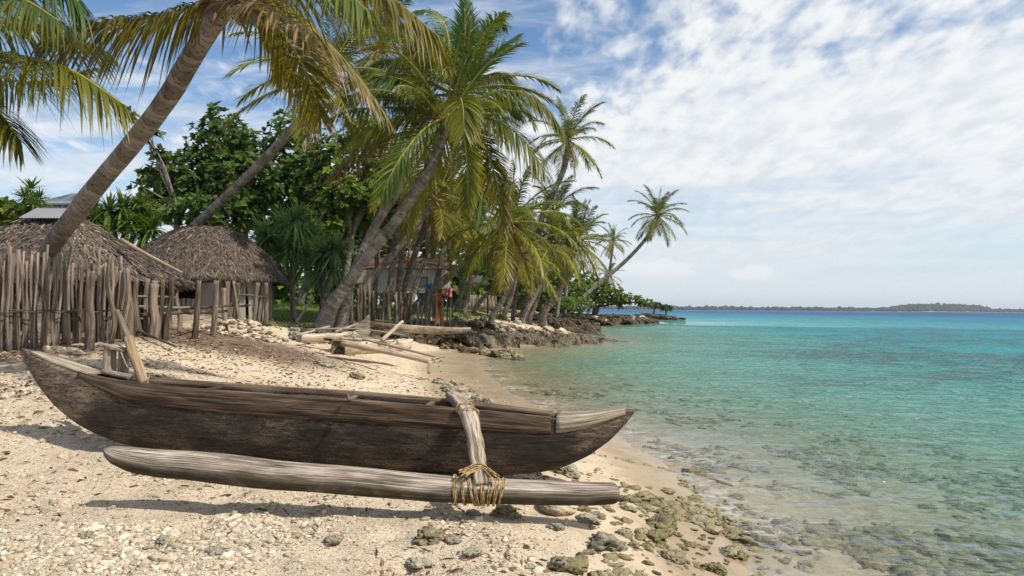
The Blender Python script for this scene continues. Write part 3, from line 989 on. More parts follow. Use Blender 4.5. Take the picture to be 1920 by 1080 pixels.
def build_ground():
    ys = np.concatenate([np.linspace(-14, 1.5, 22)[:-1], np.geomspace(1.5, 420, 420)])
    t = np.linspace(-1, 1, 420)
    t = np.sign(t) * np.abs(t) ** 1.15
    Y = np.repeat(ys[:, None], len(t), 1)
    X = t[None] * (9.0 + 1.45 * np.maximum(ys, 0))[:, None]
    Z = height(X, Y)
    sd = coast_sd(X, Y)
    grass = sstep(Z, 1.25, 1.6) * sstep(Y, 21, 27) * sstep(fbm(X * 0.22, Y * 0.16, 4, 3), 0.36, 0.52)
    grass = np.maximum(grass, sstep(Y, 24, 30) * sstep(-X, 5.0, 8.0) * 0.95)
    path = np.exp(-((X + 1.0 - 0.05 * (Y - 40) + 1.5 * np.sin(Y * 0.12)) / 1.6) ** 2) * sstep(Y, 38, 46)
    grass = grass * (1 - 0.9 * path)
    lit = np.exp(-(((X + 7.6) / 4.2) ** 2 + ((Y - 16.0) / 2.6) ** 2)) * 1.05
    lit = np.maximum(lit, 0.85 * np.exp(-(((X + 10.0) / 3.4) ** 2 + ((Y - 12.2) / 1.5) ** 2)))
    lit = np.maximum(lit, 0.55 * sstep(Z, 1.15, 1.5) * sstep(Y, 15, 20))
    lit = np.maximum(lit, 0.16 * np.exp(-(((X + 6.0) / 4.0) ** 2 + ((Y - 8.5) / 2.6) ** 2)))
    sh = 0.55 * sstep(-X, -2.0, 3.0) * sstep(Y, 16, 6) + 0.45 * np.exp(-((Y - 4.5) / 0.9) ** 2)
    sh = sh + 0.30 * np.exp(-(((X + 4.0) / 3.0) ** 2 + ((Y - 11.0) / 4.0) ** 2))
    sh = sh * sstep(sd, 0.5, 1.8)
    mb = MB()
    mb.add(np.stack([X, Y, Z], -1), grid_faces(len(ys), len(t)), np.stack([grass, np.clip(lit, 0, 1), np.clip(sh, 0, 1)], -1).reshape(-1, 3))
    o = bpy.data.objects.new('beach_ground', mb.mesh('beach_ground', M_SAND))
    COL.objects.link(o)
    o['kind'] = 'structure'


def build_sea():
    ys = np.concatenate([np.linspace(-14, 2, 16)[:-1], np.geomspace(2, 300, 520), np.geomspace(310, 7000, 50)])
    t = np.linspace(-0.25, 1, 330)
    Y = np.repeat(ys[:, None], len(t), 1)
    X = t[None] * (10.0 + 1.6 * np.maximum(ys, 0))[:, None]
    X = np.where((ys > 150)[:, None], (t[None] * 1.25 - 0.25) * (10.0 + 1.6 * ys)[:, None], X)
    # columns stay in order where the fan widens
    dep = np.maximum(-height(X, Y, False), 0)
    sd = np.maximum(-coast_sd(X, Y), 0)
    dep = dep * (1 + 0.35 * (2 * fbm(X * 0.03, Y * 0.02, 4, 8) - 1))
    amp = np.interp(sd, [0, 2, 12, 60], [0.006, 0.018, 0.038, 0.05]) * np.interp(Y, [0, 120, 300], [1, 0.8, 0.0])
    wv = 0
    for k, (lx, ly, ph, s) in enumerate([(0.9, 1.5, 0, 1), (-0.5, 2.1, 2, 2), (0.3, 3.4, 1, 3), (1.9, 2.6, 4, 4)]):
        wv = wv + (2 * fbm(X * lx * 0.8 + 3 * k, Y * ly * 0.8, 3, 20 + s) - 1) / (1 + 0.5 * k)
    Z = 0.0 + amp * wv * 1.3
    mb = MB()
    mb.add(np.stack([X, Y, Z], -1), grid_faces(len(ys), len(t)), np.stack([np.clip(dep / 10, 0, 1.4), np.clip(sd / 400, 0, 1), 0 * sd], -1).reshape(-1, 3))
    o = bpy.data.objects.new('sea_water', mb.mesh('sea_water', M_WATER))
    COL.objects.link(o)
    o['kind'] = 'structure'


def build_ledge(name, base, back, top, n=(200, 60), seed=0, fade=(0.10, 0.06), freq=1.0, amp=1.0):
    """A shelf of jagged reef rock that rises from the water line along base and runs back inland."""
    base = spline([(x, y, 0) for x, y in base], n[0])[:, :2]
    T = norm(np.gradient(base, axis=0))
    N = np.stack([-T[:, 1], T[:, 0]], 1)
    u = np.linspace(0, 1, n[0])
    v = np.linspace(0, 1, n[1]) ** 1.4
    edge = (2 * fbm(base[:, 0] * 0.45, base[:, 1] * 0.45, 4, seed + 60) - 1) * 1.0 * amp
    dist = v[None] * np.interp(u, np.linspace(0, 1, len(back)), back)[:, None] + edge[:, None] * (1 - v[None])
    X = base[:, 0:1] + N[:, 0:1] * dist
    Y = base[:, 1:2] + N[:, 1:2] * dist
    tp = np.interp(u, np.linspace(0, 1, len(top)), top)[:, None]
    e = sstep(u, 0, fade[0]) * sstep(1 - u, 0, fade[1])
    r1 = 1 - np.abs(2 * fbm(X * 0.55 * freq, Y * 0.8 * freq, 4, seed + 1) - 1) * 2
    r2 = 1 - np.abs(2 * fbm(X * 1.9 * freq, Y * 2.6 * freq, 4, seed + 2) - 1) * 2
    r3 = 2 * fbm(X * 5.5 * freq, Y * 6.5 * freq, 3, seed + 3) - 1
    prof = sstep(dist + 0.55 * r1 * amp, 0.0, 1.3 * amp) * 0.55 + sstep(dist + 0.9 * r2 * amp, 0.8 * amp, 4.2 * amp) * 0.45
    Z = -0.35 + (tp + 0.35) * prof * e[:, None] + amp * (0.15 * r1 + 0.20 * r2 + 0.17 * r3) * sstep(prof, 0, 0.25) * e[:, None] * (1 - 0.65 * sstep(v[None], 0.6, 1.0))
    strata = np.round(Z / 0.16) * 0.16
    Z = Z * 0.6 + strata * 0.4
    Z = Z - sstep(v[None], 0.85, 1.0) * 0.5
    X = X + amp * 0.22 * (2 * fbm(Z * 4 + X, Y * 2.0, 3, seed + 5) - 1)
    Y = Y + amp * 0.22 * (2 * fbm(Z * 4 + Y, X * 2.0, 3, seed + 6) - 1)
    mb = MB()
    mb.add(np.stack([X, Y, Z], -1), grid_faces(*n))
    o = bpy.data.objects.new(name, mb.mesh(name, M_LEDGE, False))
    COL.objects.link(o)
    o['kind'] = 'structure'
    return np.stack([X.ravel(), Y.ravel(), Z.ravel()], 1)


build_ground()
build_sea()


def pxy(px, py, z=0.0):
    """Place point on a level z seen at a pixel."""
    v = P(px, py, 1.0) - CAM_POS
    k = (z - 2.0) / v.z
    return (v.x * k, v.y * k)


LEDGE_A = build_ledge('reef_ledge', [(-8.3, 26.2), (-5.5, 28.0), pxy(760, 641, .5), pxy(800, 645, .3), pxy(850, 650, .2), pxy(905, 655, .06), pxy(960, 654), pxy(1000, 650), pxy(1060, 648), pxy(1100, 643), pxy(1140, 639), (8.0, 47), (7.5, 54)],
            [3.5, 4.5, 6, 9, 11, 10, 4], [1.25, 1.15, 1.0, 0.78, 0.50, 0.26, 0.12], (420, 90), 3, (0.06, 0.22))
LEDGE_B = build_ledge('far_reef_ledge', [(6.6, 54), (8.2, 62), pxy(1080, 613), pxy(1150, 610), pxy(1228, 606.5), (21.5, 104), (17, 113)],
            [6, 8, 12, 9, 4], [0.55, 0.85, 0.85, 0.55, 0.25], (240, 50), 21, (0.05, 0.05), 0.45, 1.8)


def build_islet():
    c = P(1235, 597, 128)
    mb = MB()
    V, F = rock_verts(5, 5, 0.55, 0.8, 1.0)
    V = V * np.array([5.6, 3.0, 1.0])
    V[:, 2] = np.where(V[:, 2] > 0.45, 0.45 + (V[:, 2] - 0.45) * 0.35, V[:, 2]) * 1.15
    V[:, 2] += np.interp(V[:, 0], [-5, 0, 5], [0.25, 0.15, -0.45])
    mb.add(V + np.array([c.x, c.y, 0.25]), F)
    o = mb.build('reef_islet', M_LEDGE)
    o['kind'] = 'structure'
    return c


ISLET = build_islet()


def build_far_island():
    D = 2100.0
    x0, x1 = P(1060, 580, D).x, P(2500, 580, D).x

    def prof(x, y):
        px = x * FPX / y + 960
        return np.interp(px, [1090, 1300, 1660, 1690, 1720, 1790, 1830, 1850, 1860, 2000, 2400], [4.5, 4, 3.5, 15, 20, 21, 17, 7, 3.5, 4, 6])

    def shore(x):
        return D + 60 * (2 * vnoise(np.asarray(x) * 0.004, np.asarray(x) * 0, 4) - 1)
    nx, ny = 500, 24
    xs = np.linspace(x0, x1, nx)
    ys = np.linspace(0, 420, ny)
    X = np.repeat(xs[:, None], ny, 1)
    Y = shore(X) + np.repeat(ys[None], nx, 0)
    Z = prof(X, Y) * np.sin(np.clip(ys / 300, 0, 1) * np.pi * 0.5)[None] - 0.5
    mb = MB()
    mb.add(np.stack([X, Y, Z], -1), grid_faces(nx, ny)[:, ::-1], (0.30, 0.27, 0.18))
    o = bpy.data.objects.new('far_island', mb.mesh('far_island', mat_plain('island_shore', (0.42, 0.37, 0.27), 0.9, 0.02)))
    COL.objects.link(o)
    o['kind'] = 'structure'
    # woods on it: one crown per tree, far too many and too small to tell apart
    mb = MB()
    V1, F1 = ico(1)
    r = np.random.default_rng(5)
    for k in range(3200):
        x = r.uniform(x0, x1)
        y = r.uniform(0.0, 1.0) ** 1.6 * 330 + 14
        yy = float(shore(x)) + y
        zt = float(prof(x, yy)) * math.sin(min(y / 300, 1) * math.pi / 2)
        h = r.uniform(4.5, 7.5) + (r.random() < 0.08) * r.uniform(2, 5)
        w = r.uniform(5, 11)
        vv = V1 * np.array([w, w, h * 0.62]) * (1 + 0.3 * r.normal(size=(len(V1), 1)) * 0.6)
        mb.add(vv + np.array([x, yy, zt + h * 0.45]), F1, np.array([0.026, 0.044, 0.018]) * r.uniform(0.6, 1.3))
    o = bpy.data.objects.new('distant_forest', mb.mesh('distant_forest', M_LEAF))
    COL.objects.link(o)
    o['kind'] = 'stuff'


build_far_island()


# ------------------------------------------------------------------ coconut palms
GREEN = np.array([0.100, 0.165, 0.024])
DGREEN = np.array([0.058, 0.110, 0.024])
YELLOW = np.array([0.40, 0.31, 0.025])
YGREEN = np.array([0.22, 0.225, 0.026])
DEAD = np.array([0.23, 0.145, 0.075])
RACHIS = np.array([0.42, 0.34, 0.06])


def frond_mb(pts, n=105, leaf=0.75, width=0.034, droop=0.55, col=GREEN, tip=YGREEN, spread=(62, 24), lift=0.15, rach=0.028, seed=0, up=(0, 0, 1), ragged=0.12, rcol=None, segs=3):
    """A pinnate leaf along the curve pts: a tapering midrib with two rows of sagging leaflets."""
    r = np.random.default_rng(seed + 1000)
    N = 26
    c = spline(pts, N)
    T, S, U = frames(c, up)
    mb = MB()
    t = np.linspace(0, 1, N)
    tube(mb, c, rach * (1.15 - t) ** 1.0 + 0.004, 5, (RACHIS if rcol is None else rcol), caps=False)
    for sg in (-1, 1):
        tt = np.linspace(0.13, 0.995, n) + r.normal(size=n) * 0.004
        tt = np.clip(tt, 0.1, 0.999)
        keep = r.random(n) > ragged
        tt = tt[keep]
        m = len(tt)
        f = tt * (N - 1)
        i = np.minimum(f.astype(int), N - 2)
        w = (f - i)[:, None]
        B = c[i] * (1 - w) + c[i + 1] * w
        TT, SS, UU = (q[i] * (1 - w) + q[i + 1] * w for q in (T, S, U))
        ang = np.radians(spread[0] + (spread[1] - spread[0]) * tt ** 1.3 + r.normal(size=m) * 5)[:, None]
        D = TT * np.cos(ang) + SS * sg * np.sin(ang) + UU * (lift + r.normal(size=(m, 1)) * 0.10)
        L = leaf * np.interp(tt, [0.1, 0.22, 0.45, 0.75, 1.0], [0.55, 0.88, 1.0, 0.82, 0.42]) * (1 + 0.10 * r.normal(size=m))
        g = r.random((m, 1))
        cc = (col * (1 - 0.35 * g) + tip * 0.35 * g) * (0.8 + 0.4 * r.random((m, 1)))
        tc = tip * (0.75 + 0.5 * r.random((m, 1)))
        side = TT + 0.35 * UU
        strips(mb, B, D, L, width * (0.8 + 0.4 * r.random(m)), droop * (0.75 + 0.5 * r.random(m)), cc, tc, segs, side)
    return mb


def arc(e0, bend, n=12, kink=1.6):
    """A unit-length curve in the x-z plane that leaves at elevation e0 and bends down by bend degrees."""
    pts = [np.zeros(3)]
    for k in range(n):
        t = (k + 0.5) / n
        e = math.radians(max(e0 - bend * t ** kink, -88))
        pts.append(pts[-1] + np.array([math.cos(e), 0, math.sin(e)]) / n)
    return np.array(pts)


FROND_LIB = {}
for _k, (_e, _b) in enumerate([(82, 30), (64, 48), (46, 58), (28, 62), (10, 60), (-10, 52), (-32, 40), (-56, 26)]):
    for _v in range(2):
        old = _k / 7.0
        _col = DGREEN * (1 - old) * 0.7 + GREEN * (0.3 + 0.7 * old) if _k < 5 else GREEN * 0.85 + YELLOW * (0.12 if _v else 0.24)
        _tip = YGREEN * (0.5 + old * 0.6) if _k < 5 else (YGREEN * 1.0 if _v else YELLOW * 0.75)
        _c = arc(_e + (_v - 0.5) * 8, _b)
        if _v:
            _c[:, 1] += 0.10 * np.linspace(0, 1, len(_c)) ** 2
        FROND_LIB[(_k, _v)] = frond_mb(_c, 64, 0.245, 0.0140, 0.22 + 0.22 * _v, _col, _tip, (58, 22), 0.16, 0.0085, 40 + _k * 2 + _v, segs=2).mesh('frond', M_FROND)
for _v in range(2):
    FROND_LIB[('dead', _v)] = frond_mb(arc(-55 - 12 * _v, 25), 30, 0.22, 0.013, 0.9, DEAD * 0.8, DEAD, (50, 15), 0.0, 0.009, 70 + _v, ragged=0.35, rcol=DEAD * 0.8, segs=2).mesh('dry_frond', M_FROND)


def trunk_points(path):
    return [np.array(P(*q)) for q in path]


def palm_trunk(root, path, w, n=40, flare=1.5):
    pts = spline(trunk_points(path), n)
    t = np.linspace(0, 1, n)
    r = np.interp(t, np.linspace(0, 1, len(w)), w) / 2
    r = r * (1 + (flare - 1) * np.exp(-t * n / 40 / 0.035))
    mb = MB()
    tube(mb, pts, r, 14, (0.3, 0.24, 0.18), 0.06, seed=len(path) + int(path[0][0]))
    mb.build('trunk', M_TRUNK, root)
    return pts[-1], pts[-1] - pts[-3]


def fibre_mb(top, axis, size, seed):
    """The brown skirt of leaf bases and fibre under the crown."""
    r = np.random.default_rng(seed)
    mb = MB()
    n = 46
    a = r.uniform(0, 2 * np.pi, n)
    ax = norm(axis)
    s1 = norm(np.cross(ax, [0.3, 1, 0.1]))
    s2 = np.cross(ax, s1)
    out = s1 * np.cos(a)[:, None] + s2 * np.sin(a)[:, None]
    hh = r.uniform(-0.35, 0.25, n)[:, None]
    B = top + ax * hh * size + out * 0.16 * size
    D = out * r.uniform(0.4, 1.0, (n, 1)) + ax * r.uniform(-0.2, 1.0, (n, 1))
    strips(mb, B, D, size * r.uniform(0.35, 0.85, n), size * r.uniform(0.05, 0.11, n), 0.4, np.array([0.17, 0.115, 0.07]) * r.uniform(0.5, 1.4, (n, 1)), np.array([0.26, 0.18, 0.10]), 3)
    return mb


def crown(root, top, axis, size, n=22, seed=0, low=0, dead=2, yaw0=None, top_lev=7, lean=0.35):
    """Spreads fronds round the growing tip: upright young ones first, hanging old ones last."""
    r = np.random.default_rng(seed)
    base = np.array(top) - world_loc(root)
    ga = math.radians(137.5)
    y0 = r.uniform(0, 6.28) if yaw0 is None else yaw0
    ax = norm(axis)
    for k in range(n):
        lev = min(7 if low else 6, int(k / n * 7.6 + r.uniform(-0.3, 0.6) + low))
        lev = min(max(0, lev), top_lev)
        m = FROND_LIB[(lev, int(r.random() < 0.5))]
        yaw = y0 + k * ga + r.normal() * 0.12
        s = size * r.uniform(0.86, 1.10) * (0.8 if lev == 0 else 1.0)
        # tilt the whole crown a little towards the lean of the trunk
        tilt = Matrix.Rotation(0, 3, 'X')
        h = Vector((ax[0], ax[1], 0))
        if h.length > 1e-3:
            tilt = Matrix.Rotation(lean * min(h.length, 0.8), 3, Vector((-h.y, h.x, 0)).normalized())
        rot = (tilt @ Matrix.Rotation(yaw, 3, 'Z')).to_euler()
        put('frond', m, root, base + np.array([math.cos(yaw), math.sin(yaw), 0]) * 0.03 * size + ax * 0.02 * size * (4 - lev), rot, s)
    for k in range(dead):
        yaw = r.uniform(0, 6.28)
        put('frond', FROND_LIB[('dead', k % 2)], root, base - ax * 0.05 * size, (0, 0, yaw), size * r.uniform(0.55, 0.85))


def coconuts(root, top, size, n, seed=0):
    r = np.random.default_rng(seed)
    V, F = ico(2)
    mb = MB()
    mb.add(V * np.array([1, 1, 1.22]) * (1 + 0.05 * V[:, 2:3] ** 2), F)
    me = mb.mesh('coconut', M_COCONUT)
    b = np.array(top) - world_loc(root)
    for k in range(n):
        a = r.uniform(3.5, 6.0)
        put('coconut', me, root, b + np.array([math.cos(a) * 0.32, math.sin(a) * 0.32, -0.22 - 0.2 * r.random()]) * size, (r.uniform(-.4, .4), r.uniform(-.4, .4), 0), 0.115 * size * r.uniform(0.85, 1.1))


def palm(label, path, w, size, n=22, seed=0, group='coconut palms along the shore', low=0, dead=2, nuts=0, yaw0=None, lean=0.35, flare=1.5, name='coconut_palm'):
    b = P(*path[0])
    b.z = min(b.z, gz(b.x, b.y) - 0.03) if path[0][2] < 200 and abs(b.z - gz(b.x, b.y)) < 1.2 else b.z
    root = thing(name, label, 'palm tree', b, group)
    pp = [path[0]] + list(path[1:])
    pts = trunk_points(pp)
    if b.z < pts[0][2] - 0.02:
        low_pt = np.array(b)
        top, ax = palm_trunk_pts(root, [low_pt] + pts, w, flare)
    else:
        top, ax = palm_trunk_pts(root, pts, w, flare)
    fibre_mb(top, ax, size * 0.30, seed).build('leaf_bases', M_FROND, root)
    crown(root, top, ax, size, n, seed, low, dead, yaw0, 7, lean)
    if nuts:
        coconuts(root, top, 1.0, nuts, seed)
    return root, top, ax


def palm_trunk_pts(root, pts, w, flare=1.5, n=40):
    pts = spline(pts, n)
    t = np.linspace(0, 1, n)
    r = np.interp(t, np.linspace(0, 1, len(w)), w) / 2
    r = r * (1 + (flare - 1) * np.exp(-t / 0.04))
    mb = MB()
    tube(mb, pts, r, 14, (0.3, 0.24, 0.18), 0.07, seed=int(abs(pts[0][0]) * 7) % 50)
    mb.build('trunk', M_TRUNK, root)
    return pts[-1], pts[-1] - pts[-3]


def frond_px(root, path, **kw):
    """A frond of a near palm whose midrib runs through the given sight points."""
    pts = [np.array(P(*q)) for q in path]
    o = frond_mb(pts, **kw).build('frond', M_FROND, root)
    return o


PAL = (GREEN, DGREEN, YGREEN, YELLOW)


# --- the big palm that leans over the huts
def near_palm():
    path = [(72, 585, 14.2), (88, 480, 13.8), (141, 402, 13.1), (186, 343, 12.6), (253, 264, 11.9), (315, 182, 11.0), (371, 88, 10.1), (413, 22, 9.5), (434, -20, 9.1)]
    b = P(*path[0])
    b.z = gz(b.x, b.y) - 0.05
    root = thing('coconut_palm', 'thick bare palm trunk leaning steeply over the thatched hut behind the stick fence', 'palm tree', b, 'coconut palms along the shore')
    pts = [np.array(b)] + trunk_points(path)
    top, ax = palm_trunk_pts(root, pts, [0.42, 0.37, 0.355, 0.345, 0.335, 0.32, 0.31, 0.29, 0.28], 1.15)
    fibre_mb(top, ax, 0.85, 3).build('leaf_bases', M_FROND, root)
    c = (436, -14, 9.1)
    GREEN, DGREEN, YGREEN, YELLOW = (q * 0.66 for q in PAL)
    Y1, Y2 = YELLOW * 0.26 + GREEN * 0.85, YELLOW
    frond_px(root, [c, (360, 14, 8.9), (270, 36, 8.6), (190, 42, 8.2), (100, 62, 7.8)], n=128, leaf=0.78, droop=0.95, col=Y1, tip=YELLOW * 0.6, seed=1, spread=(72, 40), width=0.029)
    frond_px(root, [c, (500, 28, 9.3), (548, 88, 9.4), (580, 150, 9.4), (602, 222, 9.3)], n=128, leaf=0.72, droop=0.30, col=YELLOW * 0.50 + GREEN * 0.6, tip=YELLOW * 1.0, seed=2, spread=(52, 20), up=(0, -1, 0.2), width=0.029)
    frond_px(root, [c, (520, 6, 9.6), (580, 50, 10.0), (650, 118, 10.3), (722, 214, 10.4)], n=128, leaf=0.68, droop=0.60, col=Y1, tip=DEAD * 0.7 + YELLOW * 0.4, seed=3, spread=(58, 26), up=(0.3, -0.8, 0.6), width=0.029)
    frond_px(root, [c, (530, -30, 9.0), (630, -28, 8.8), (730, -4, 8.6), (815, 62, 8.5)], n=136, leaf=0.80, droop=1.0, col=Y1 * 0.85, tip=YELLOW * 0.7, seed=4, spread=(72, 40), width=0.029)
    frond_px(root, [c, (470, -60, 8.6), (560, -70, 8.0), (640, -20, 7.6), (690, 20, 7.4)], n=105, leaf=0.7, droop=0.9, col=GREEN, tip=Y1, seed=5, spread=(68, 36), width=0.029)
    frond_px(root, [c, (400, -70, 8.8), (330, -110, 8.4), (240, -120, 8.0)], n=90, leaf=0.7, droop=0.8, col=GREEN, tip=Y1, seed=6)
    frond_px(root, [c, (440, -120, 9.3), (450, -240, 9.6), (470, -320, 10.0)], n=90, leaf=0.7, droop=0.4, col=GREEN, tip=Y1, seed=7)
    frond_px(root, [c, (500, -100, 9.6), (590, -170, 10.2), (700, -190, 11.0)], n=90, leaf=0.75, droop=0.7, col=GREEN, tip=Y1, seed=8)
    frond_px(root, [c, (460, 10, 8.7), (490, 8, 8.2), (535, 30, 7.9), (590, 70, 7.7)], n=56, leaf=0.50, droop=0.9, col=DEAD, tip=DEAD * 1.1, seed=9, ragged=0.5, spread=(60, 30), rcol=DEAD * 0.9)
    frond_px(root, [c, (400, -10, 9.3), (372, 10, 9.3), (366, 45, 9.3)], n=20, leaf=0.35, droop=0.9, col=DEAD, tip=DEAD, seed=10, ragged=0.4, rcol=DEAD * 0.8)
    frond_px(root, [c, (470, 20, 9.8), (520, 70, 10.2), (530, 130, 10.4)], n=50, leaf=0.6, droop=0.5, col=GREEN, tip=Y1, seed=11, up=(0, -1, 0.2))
    coconuts(root, P(474, 4, 9.6), 0.8, 4, 4)
    # flower stalks with dry sheaths
    for k, q in enumerate([[(450, -5, 9.0), (470, 20, 8.9), (478, 50, 8.9)], [(440, 0, 8.9), (395, 8, 8.9), (372, 38, 8.9)]]):
        mb = MB()
        tube(mb, spline(trunk_points(q), 10), np.interp(np.linspace(0, 1, 10), [0, 0.3, 0.7, 1], [0.018, 0.03, 0.05, 0.012]), 8, (0.3, 0.2, 0.1), 0.2, seed=k)
        mb.build('spathe', M_POST, root)


near_palm()


def edge_palm():
    b = P(-330, 640, 12.0)
    b.z = gz(b.x, b.y)
    root = thing('coconut_palm', 'palm with its trunk out of sight, long fronds hanging in from the top corner', 'palm tree', b, 'coconut palms along the shore')
    top, ax = palm_trunk_pts(root, [np.array(b), np.array(P(-310, 450, 11)), np.array(P(-240, 200, 9.6)), np.array(P(-165, 60, 8.6))], [0.5, 0.42, 0.36], 1.5)
    fibre_mb(top, ax, 0.85, 13).build('leaf_bases', M_FROND, root)
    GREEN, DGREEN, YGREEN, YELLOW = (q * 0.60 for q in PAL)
    c = (-150, 52, 8.5)
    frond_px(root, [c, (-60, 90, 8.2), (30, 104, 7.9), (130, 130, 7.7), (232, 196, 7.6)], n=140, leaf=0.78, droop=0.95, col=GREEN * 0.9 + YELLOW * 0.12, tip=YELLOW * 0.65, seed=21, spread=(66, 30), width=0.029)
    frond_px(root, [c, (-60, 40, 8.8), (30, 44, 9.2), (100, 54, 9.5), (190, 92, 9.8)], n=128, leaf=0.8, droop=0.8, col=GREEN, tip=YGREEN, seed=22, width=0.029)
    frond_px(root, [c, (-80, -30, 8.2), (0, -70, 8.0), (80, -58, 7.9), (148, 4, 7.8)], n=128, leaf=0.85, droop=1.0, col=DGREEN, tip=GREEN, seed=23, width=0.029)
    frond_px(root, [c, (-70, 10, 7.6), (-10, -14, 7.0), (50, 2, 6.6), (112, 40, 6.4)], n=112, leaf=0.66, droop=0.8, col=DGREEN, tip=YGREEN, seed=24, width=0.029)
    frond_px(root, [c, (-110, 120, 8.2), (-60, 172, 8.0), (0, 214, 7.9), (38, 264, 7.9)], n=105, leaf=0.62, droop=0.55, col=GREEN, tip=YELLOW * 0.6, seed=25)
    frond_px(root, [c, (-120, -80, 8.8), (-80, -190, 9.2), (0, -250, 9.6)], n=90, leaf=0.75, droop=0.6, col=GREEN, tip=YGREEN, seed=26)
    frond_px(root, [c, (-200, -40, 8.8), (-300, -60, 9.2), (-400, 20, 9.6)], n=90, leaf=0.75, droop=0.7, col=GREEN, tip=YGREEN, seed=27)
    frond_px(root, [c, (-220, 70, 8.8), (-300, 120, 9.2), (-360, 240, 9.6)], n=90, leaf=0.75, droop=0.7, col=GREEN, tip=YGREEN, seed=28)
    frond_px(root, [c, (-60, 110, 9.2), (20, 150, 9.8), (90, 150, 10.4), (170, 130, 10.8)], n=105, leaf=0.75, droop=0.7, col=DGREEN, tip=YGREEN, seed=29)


edge_palm()


# --- the pair of trunks that leans out over the middle of the beach
def pair_palm():
    D = 24.0
    b = P(598, 606, D)
    b.z = gz(b.x, b.y) - 0.05
    root = thing('coconut_palm', 'stout palm sweeping up from the rubble beside the round hut, long green fronds', 'palm tree', b, 'coconut palms along the shore')
    pts = [np.array(b)] + trunk_points([(624, 570, D), (648, 537, D), (690, 480, 23.8), (745, 410, 23.6), (792, 340, 23.4), (822, 278, 23.2), (834, 236, 23.0)])
    top, ax = palm_trunk_pts(root, pts, [0.60, 0.52, 0.42, 0.385, 0.37, 0.36, 0.34, 0.31], 1.5)
    fibre_mb(top, ax, 1.1, 33).build('leaf_bases', M_FROND, root)
    c = (846, 214, 23.0)
    kw = dict(width=0.050, n=118, rach=0.045)
    G2, T2 = GREEN * 0.78, YGREEN * 0.75
    frond_px(root, [c, (800, 176, 23), (760, 152, 22.6), (715, 146, 22.4), (668, 176, 22.2)], leaf=1.15, droop=0.95, col=DGREEN * 1.3, tip=GREEN, seed=31, spread=(70, 38), **kw)
    frond_px(root, [c, (915, 178, 22.8), (970, 172, 22.6), (1015, 192, 22.4), (1052, 240, 22.3)], leaf=1.05, droop=0.95, col=G2, tip=T2, seed=32, spread=(70, 36), **kw)
    frond_px(root, [c, (905, 218, 22.6), (950, 236, 22.2), (990, 272, 22.0), (1022, 322, 21.8)], leaf=1.05, droop=0.7, col=G2, tip=T2, seed=33, spread=(58, 28), up=(0.3, -0.6, 0.8), **kw)
    frond_px(root, [c, (884, 244, 22.6), (914, 290, 22.2), (932, 345, 22.0), (946, 428, 21.9)], leaf=0.95, droop=0.35, col=G2, tip=YELLOW * 0.7, seed=34, spread=(54, 24), up=(0, -1, 0.3), **kw)
    frond_px(root, [c, (862, 222, 22.0), (872, 270, 21.6), (877, 330, 21.4), (876, 388, 21.4)], leaf=1.0, droop=0.15, col=G2 * 1.1, tip=YELLOW * 0.75, seed=35, spread=(56, 26), up=(0, -1, 0.1), **kw)
    frond_px(root, [c, (858, 190, 21.4), (864, 186, 20.4), (868, 205, 19.9), (870, 246, 19.7)], leaf=0.95, droop=0.5, col=G2 * 1.2, tip=YGREEN * 1.3, seed=36, spread=(62, 30), up=(0, -0.6, 0.8), **kw)
    frond_px(root, [c, (800, 238, 22.4), (765, 276, 22.0), (738, 318, 21.8), (716, 366, 21.7)], leaf=1.05, droop=0.25, col=G2, tip=T2, seed=37, spread=(54, 24), up=(0, -1, 0.3), **kw)
    frond_px(root, [c, (790, 214, 22.8), (735, 224, 22.6), (690, 244, 22.4), (645, 272, 22.2)], leaf=1.0, droop=0.75, col=G2, tip=T2, seed=38, spread=(62, 30), **kw)
    frond_px(root, [c, (790, 240, 23.4), (730, 256, 23.8), (675, 282, 24.2), (622, 326, 24.4)], leaf=0.95, droop=0.7, col=DEAD * 0.5 + GREEN * 0.5, tip=DEAD, seed=39, ragged=0.25, **kw)
    frond_px(root, [c, (880, 250, 23.6), (900, 300, 24.2), (905, 350, 24.6), (900, 410, 24.8)], leaf=1.0, droop=0.35, col=DGREEN, tip=GREEN, seed=40, up=(0, -1, 0.3), **kw)
    frond_px(root, [c, (830, 260, 23.8), (800, 310, 24.4), (775, 370, 24.8), (762, 440, 25)], leaf=1.0, droop=0.35, col=GREEN + YELLOW * 0.15, tip=YELLOW * 0.6, seed=41, up=(0, -1, 0.3), **kw)
    frond_px(root, [c, (780, 190, 23.8), (720, 178, 24.4), (660, 178, 25), (610, 196, 25.4)], leaf=1.0, droop=0.8, col=DGREEN * 1.2, tip=GREEN, seed=42, **kw)
    frond_px(root, [c, (770, 204, 24.4), (715, 202, 25.4), (660, 206, 26), (612, 224, 26.4)], leaf=0.9, droop=0.7, col=GREEN, tip=DEAD * 0.6 + GREEN * 0.4, seed=43, **kw)
    crown(root, top, ax, 3.5, 12, 77, 0, 0, None, 3)
    coconuts(root, P(872, 214, 22.6), 1.2, 5, 8)
    # second trunk, a palm of its own
    b = P(636, 598, 24.6)
    b.z = gz(b.x, b.y) - 0.05
    root = thing('coconut_palm', 'slimmer palm of the crossing pair, its upright fronds topping the crown in front of it', 'palm tree', b, 'coconut palms along the shore')
    pts = [np.array(b)] + trunk_points([(651, 552, 24.8), (668, 500, 25), (704, 423, 25), (744, 360, 25), (774, 308, 25), (798, 262, 25), (838, 200, 25), (856, 176, 25)])
    top, ax = palm_trunk_pts(root, pts, [0.46, 0.38, 0.34, 0.325, 0.32, 0.31, 0.30, 0.29], 1.4)
    fibre_mb(top, ax, 1.1, 34).build('leaf_bases', M_FROND, root)
    c = (860, 172, 25)
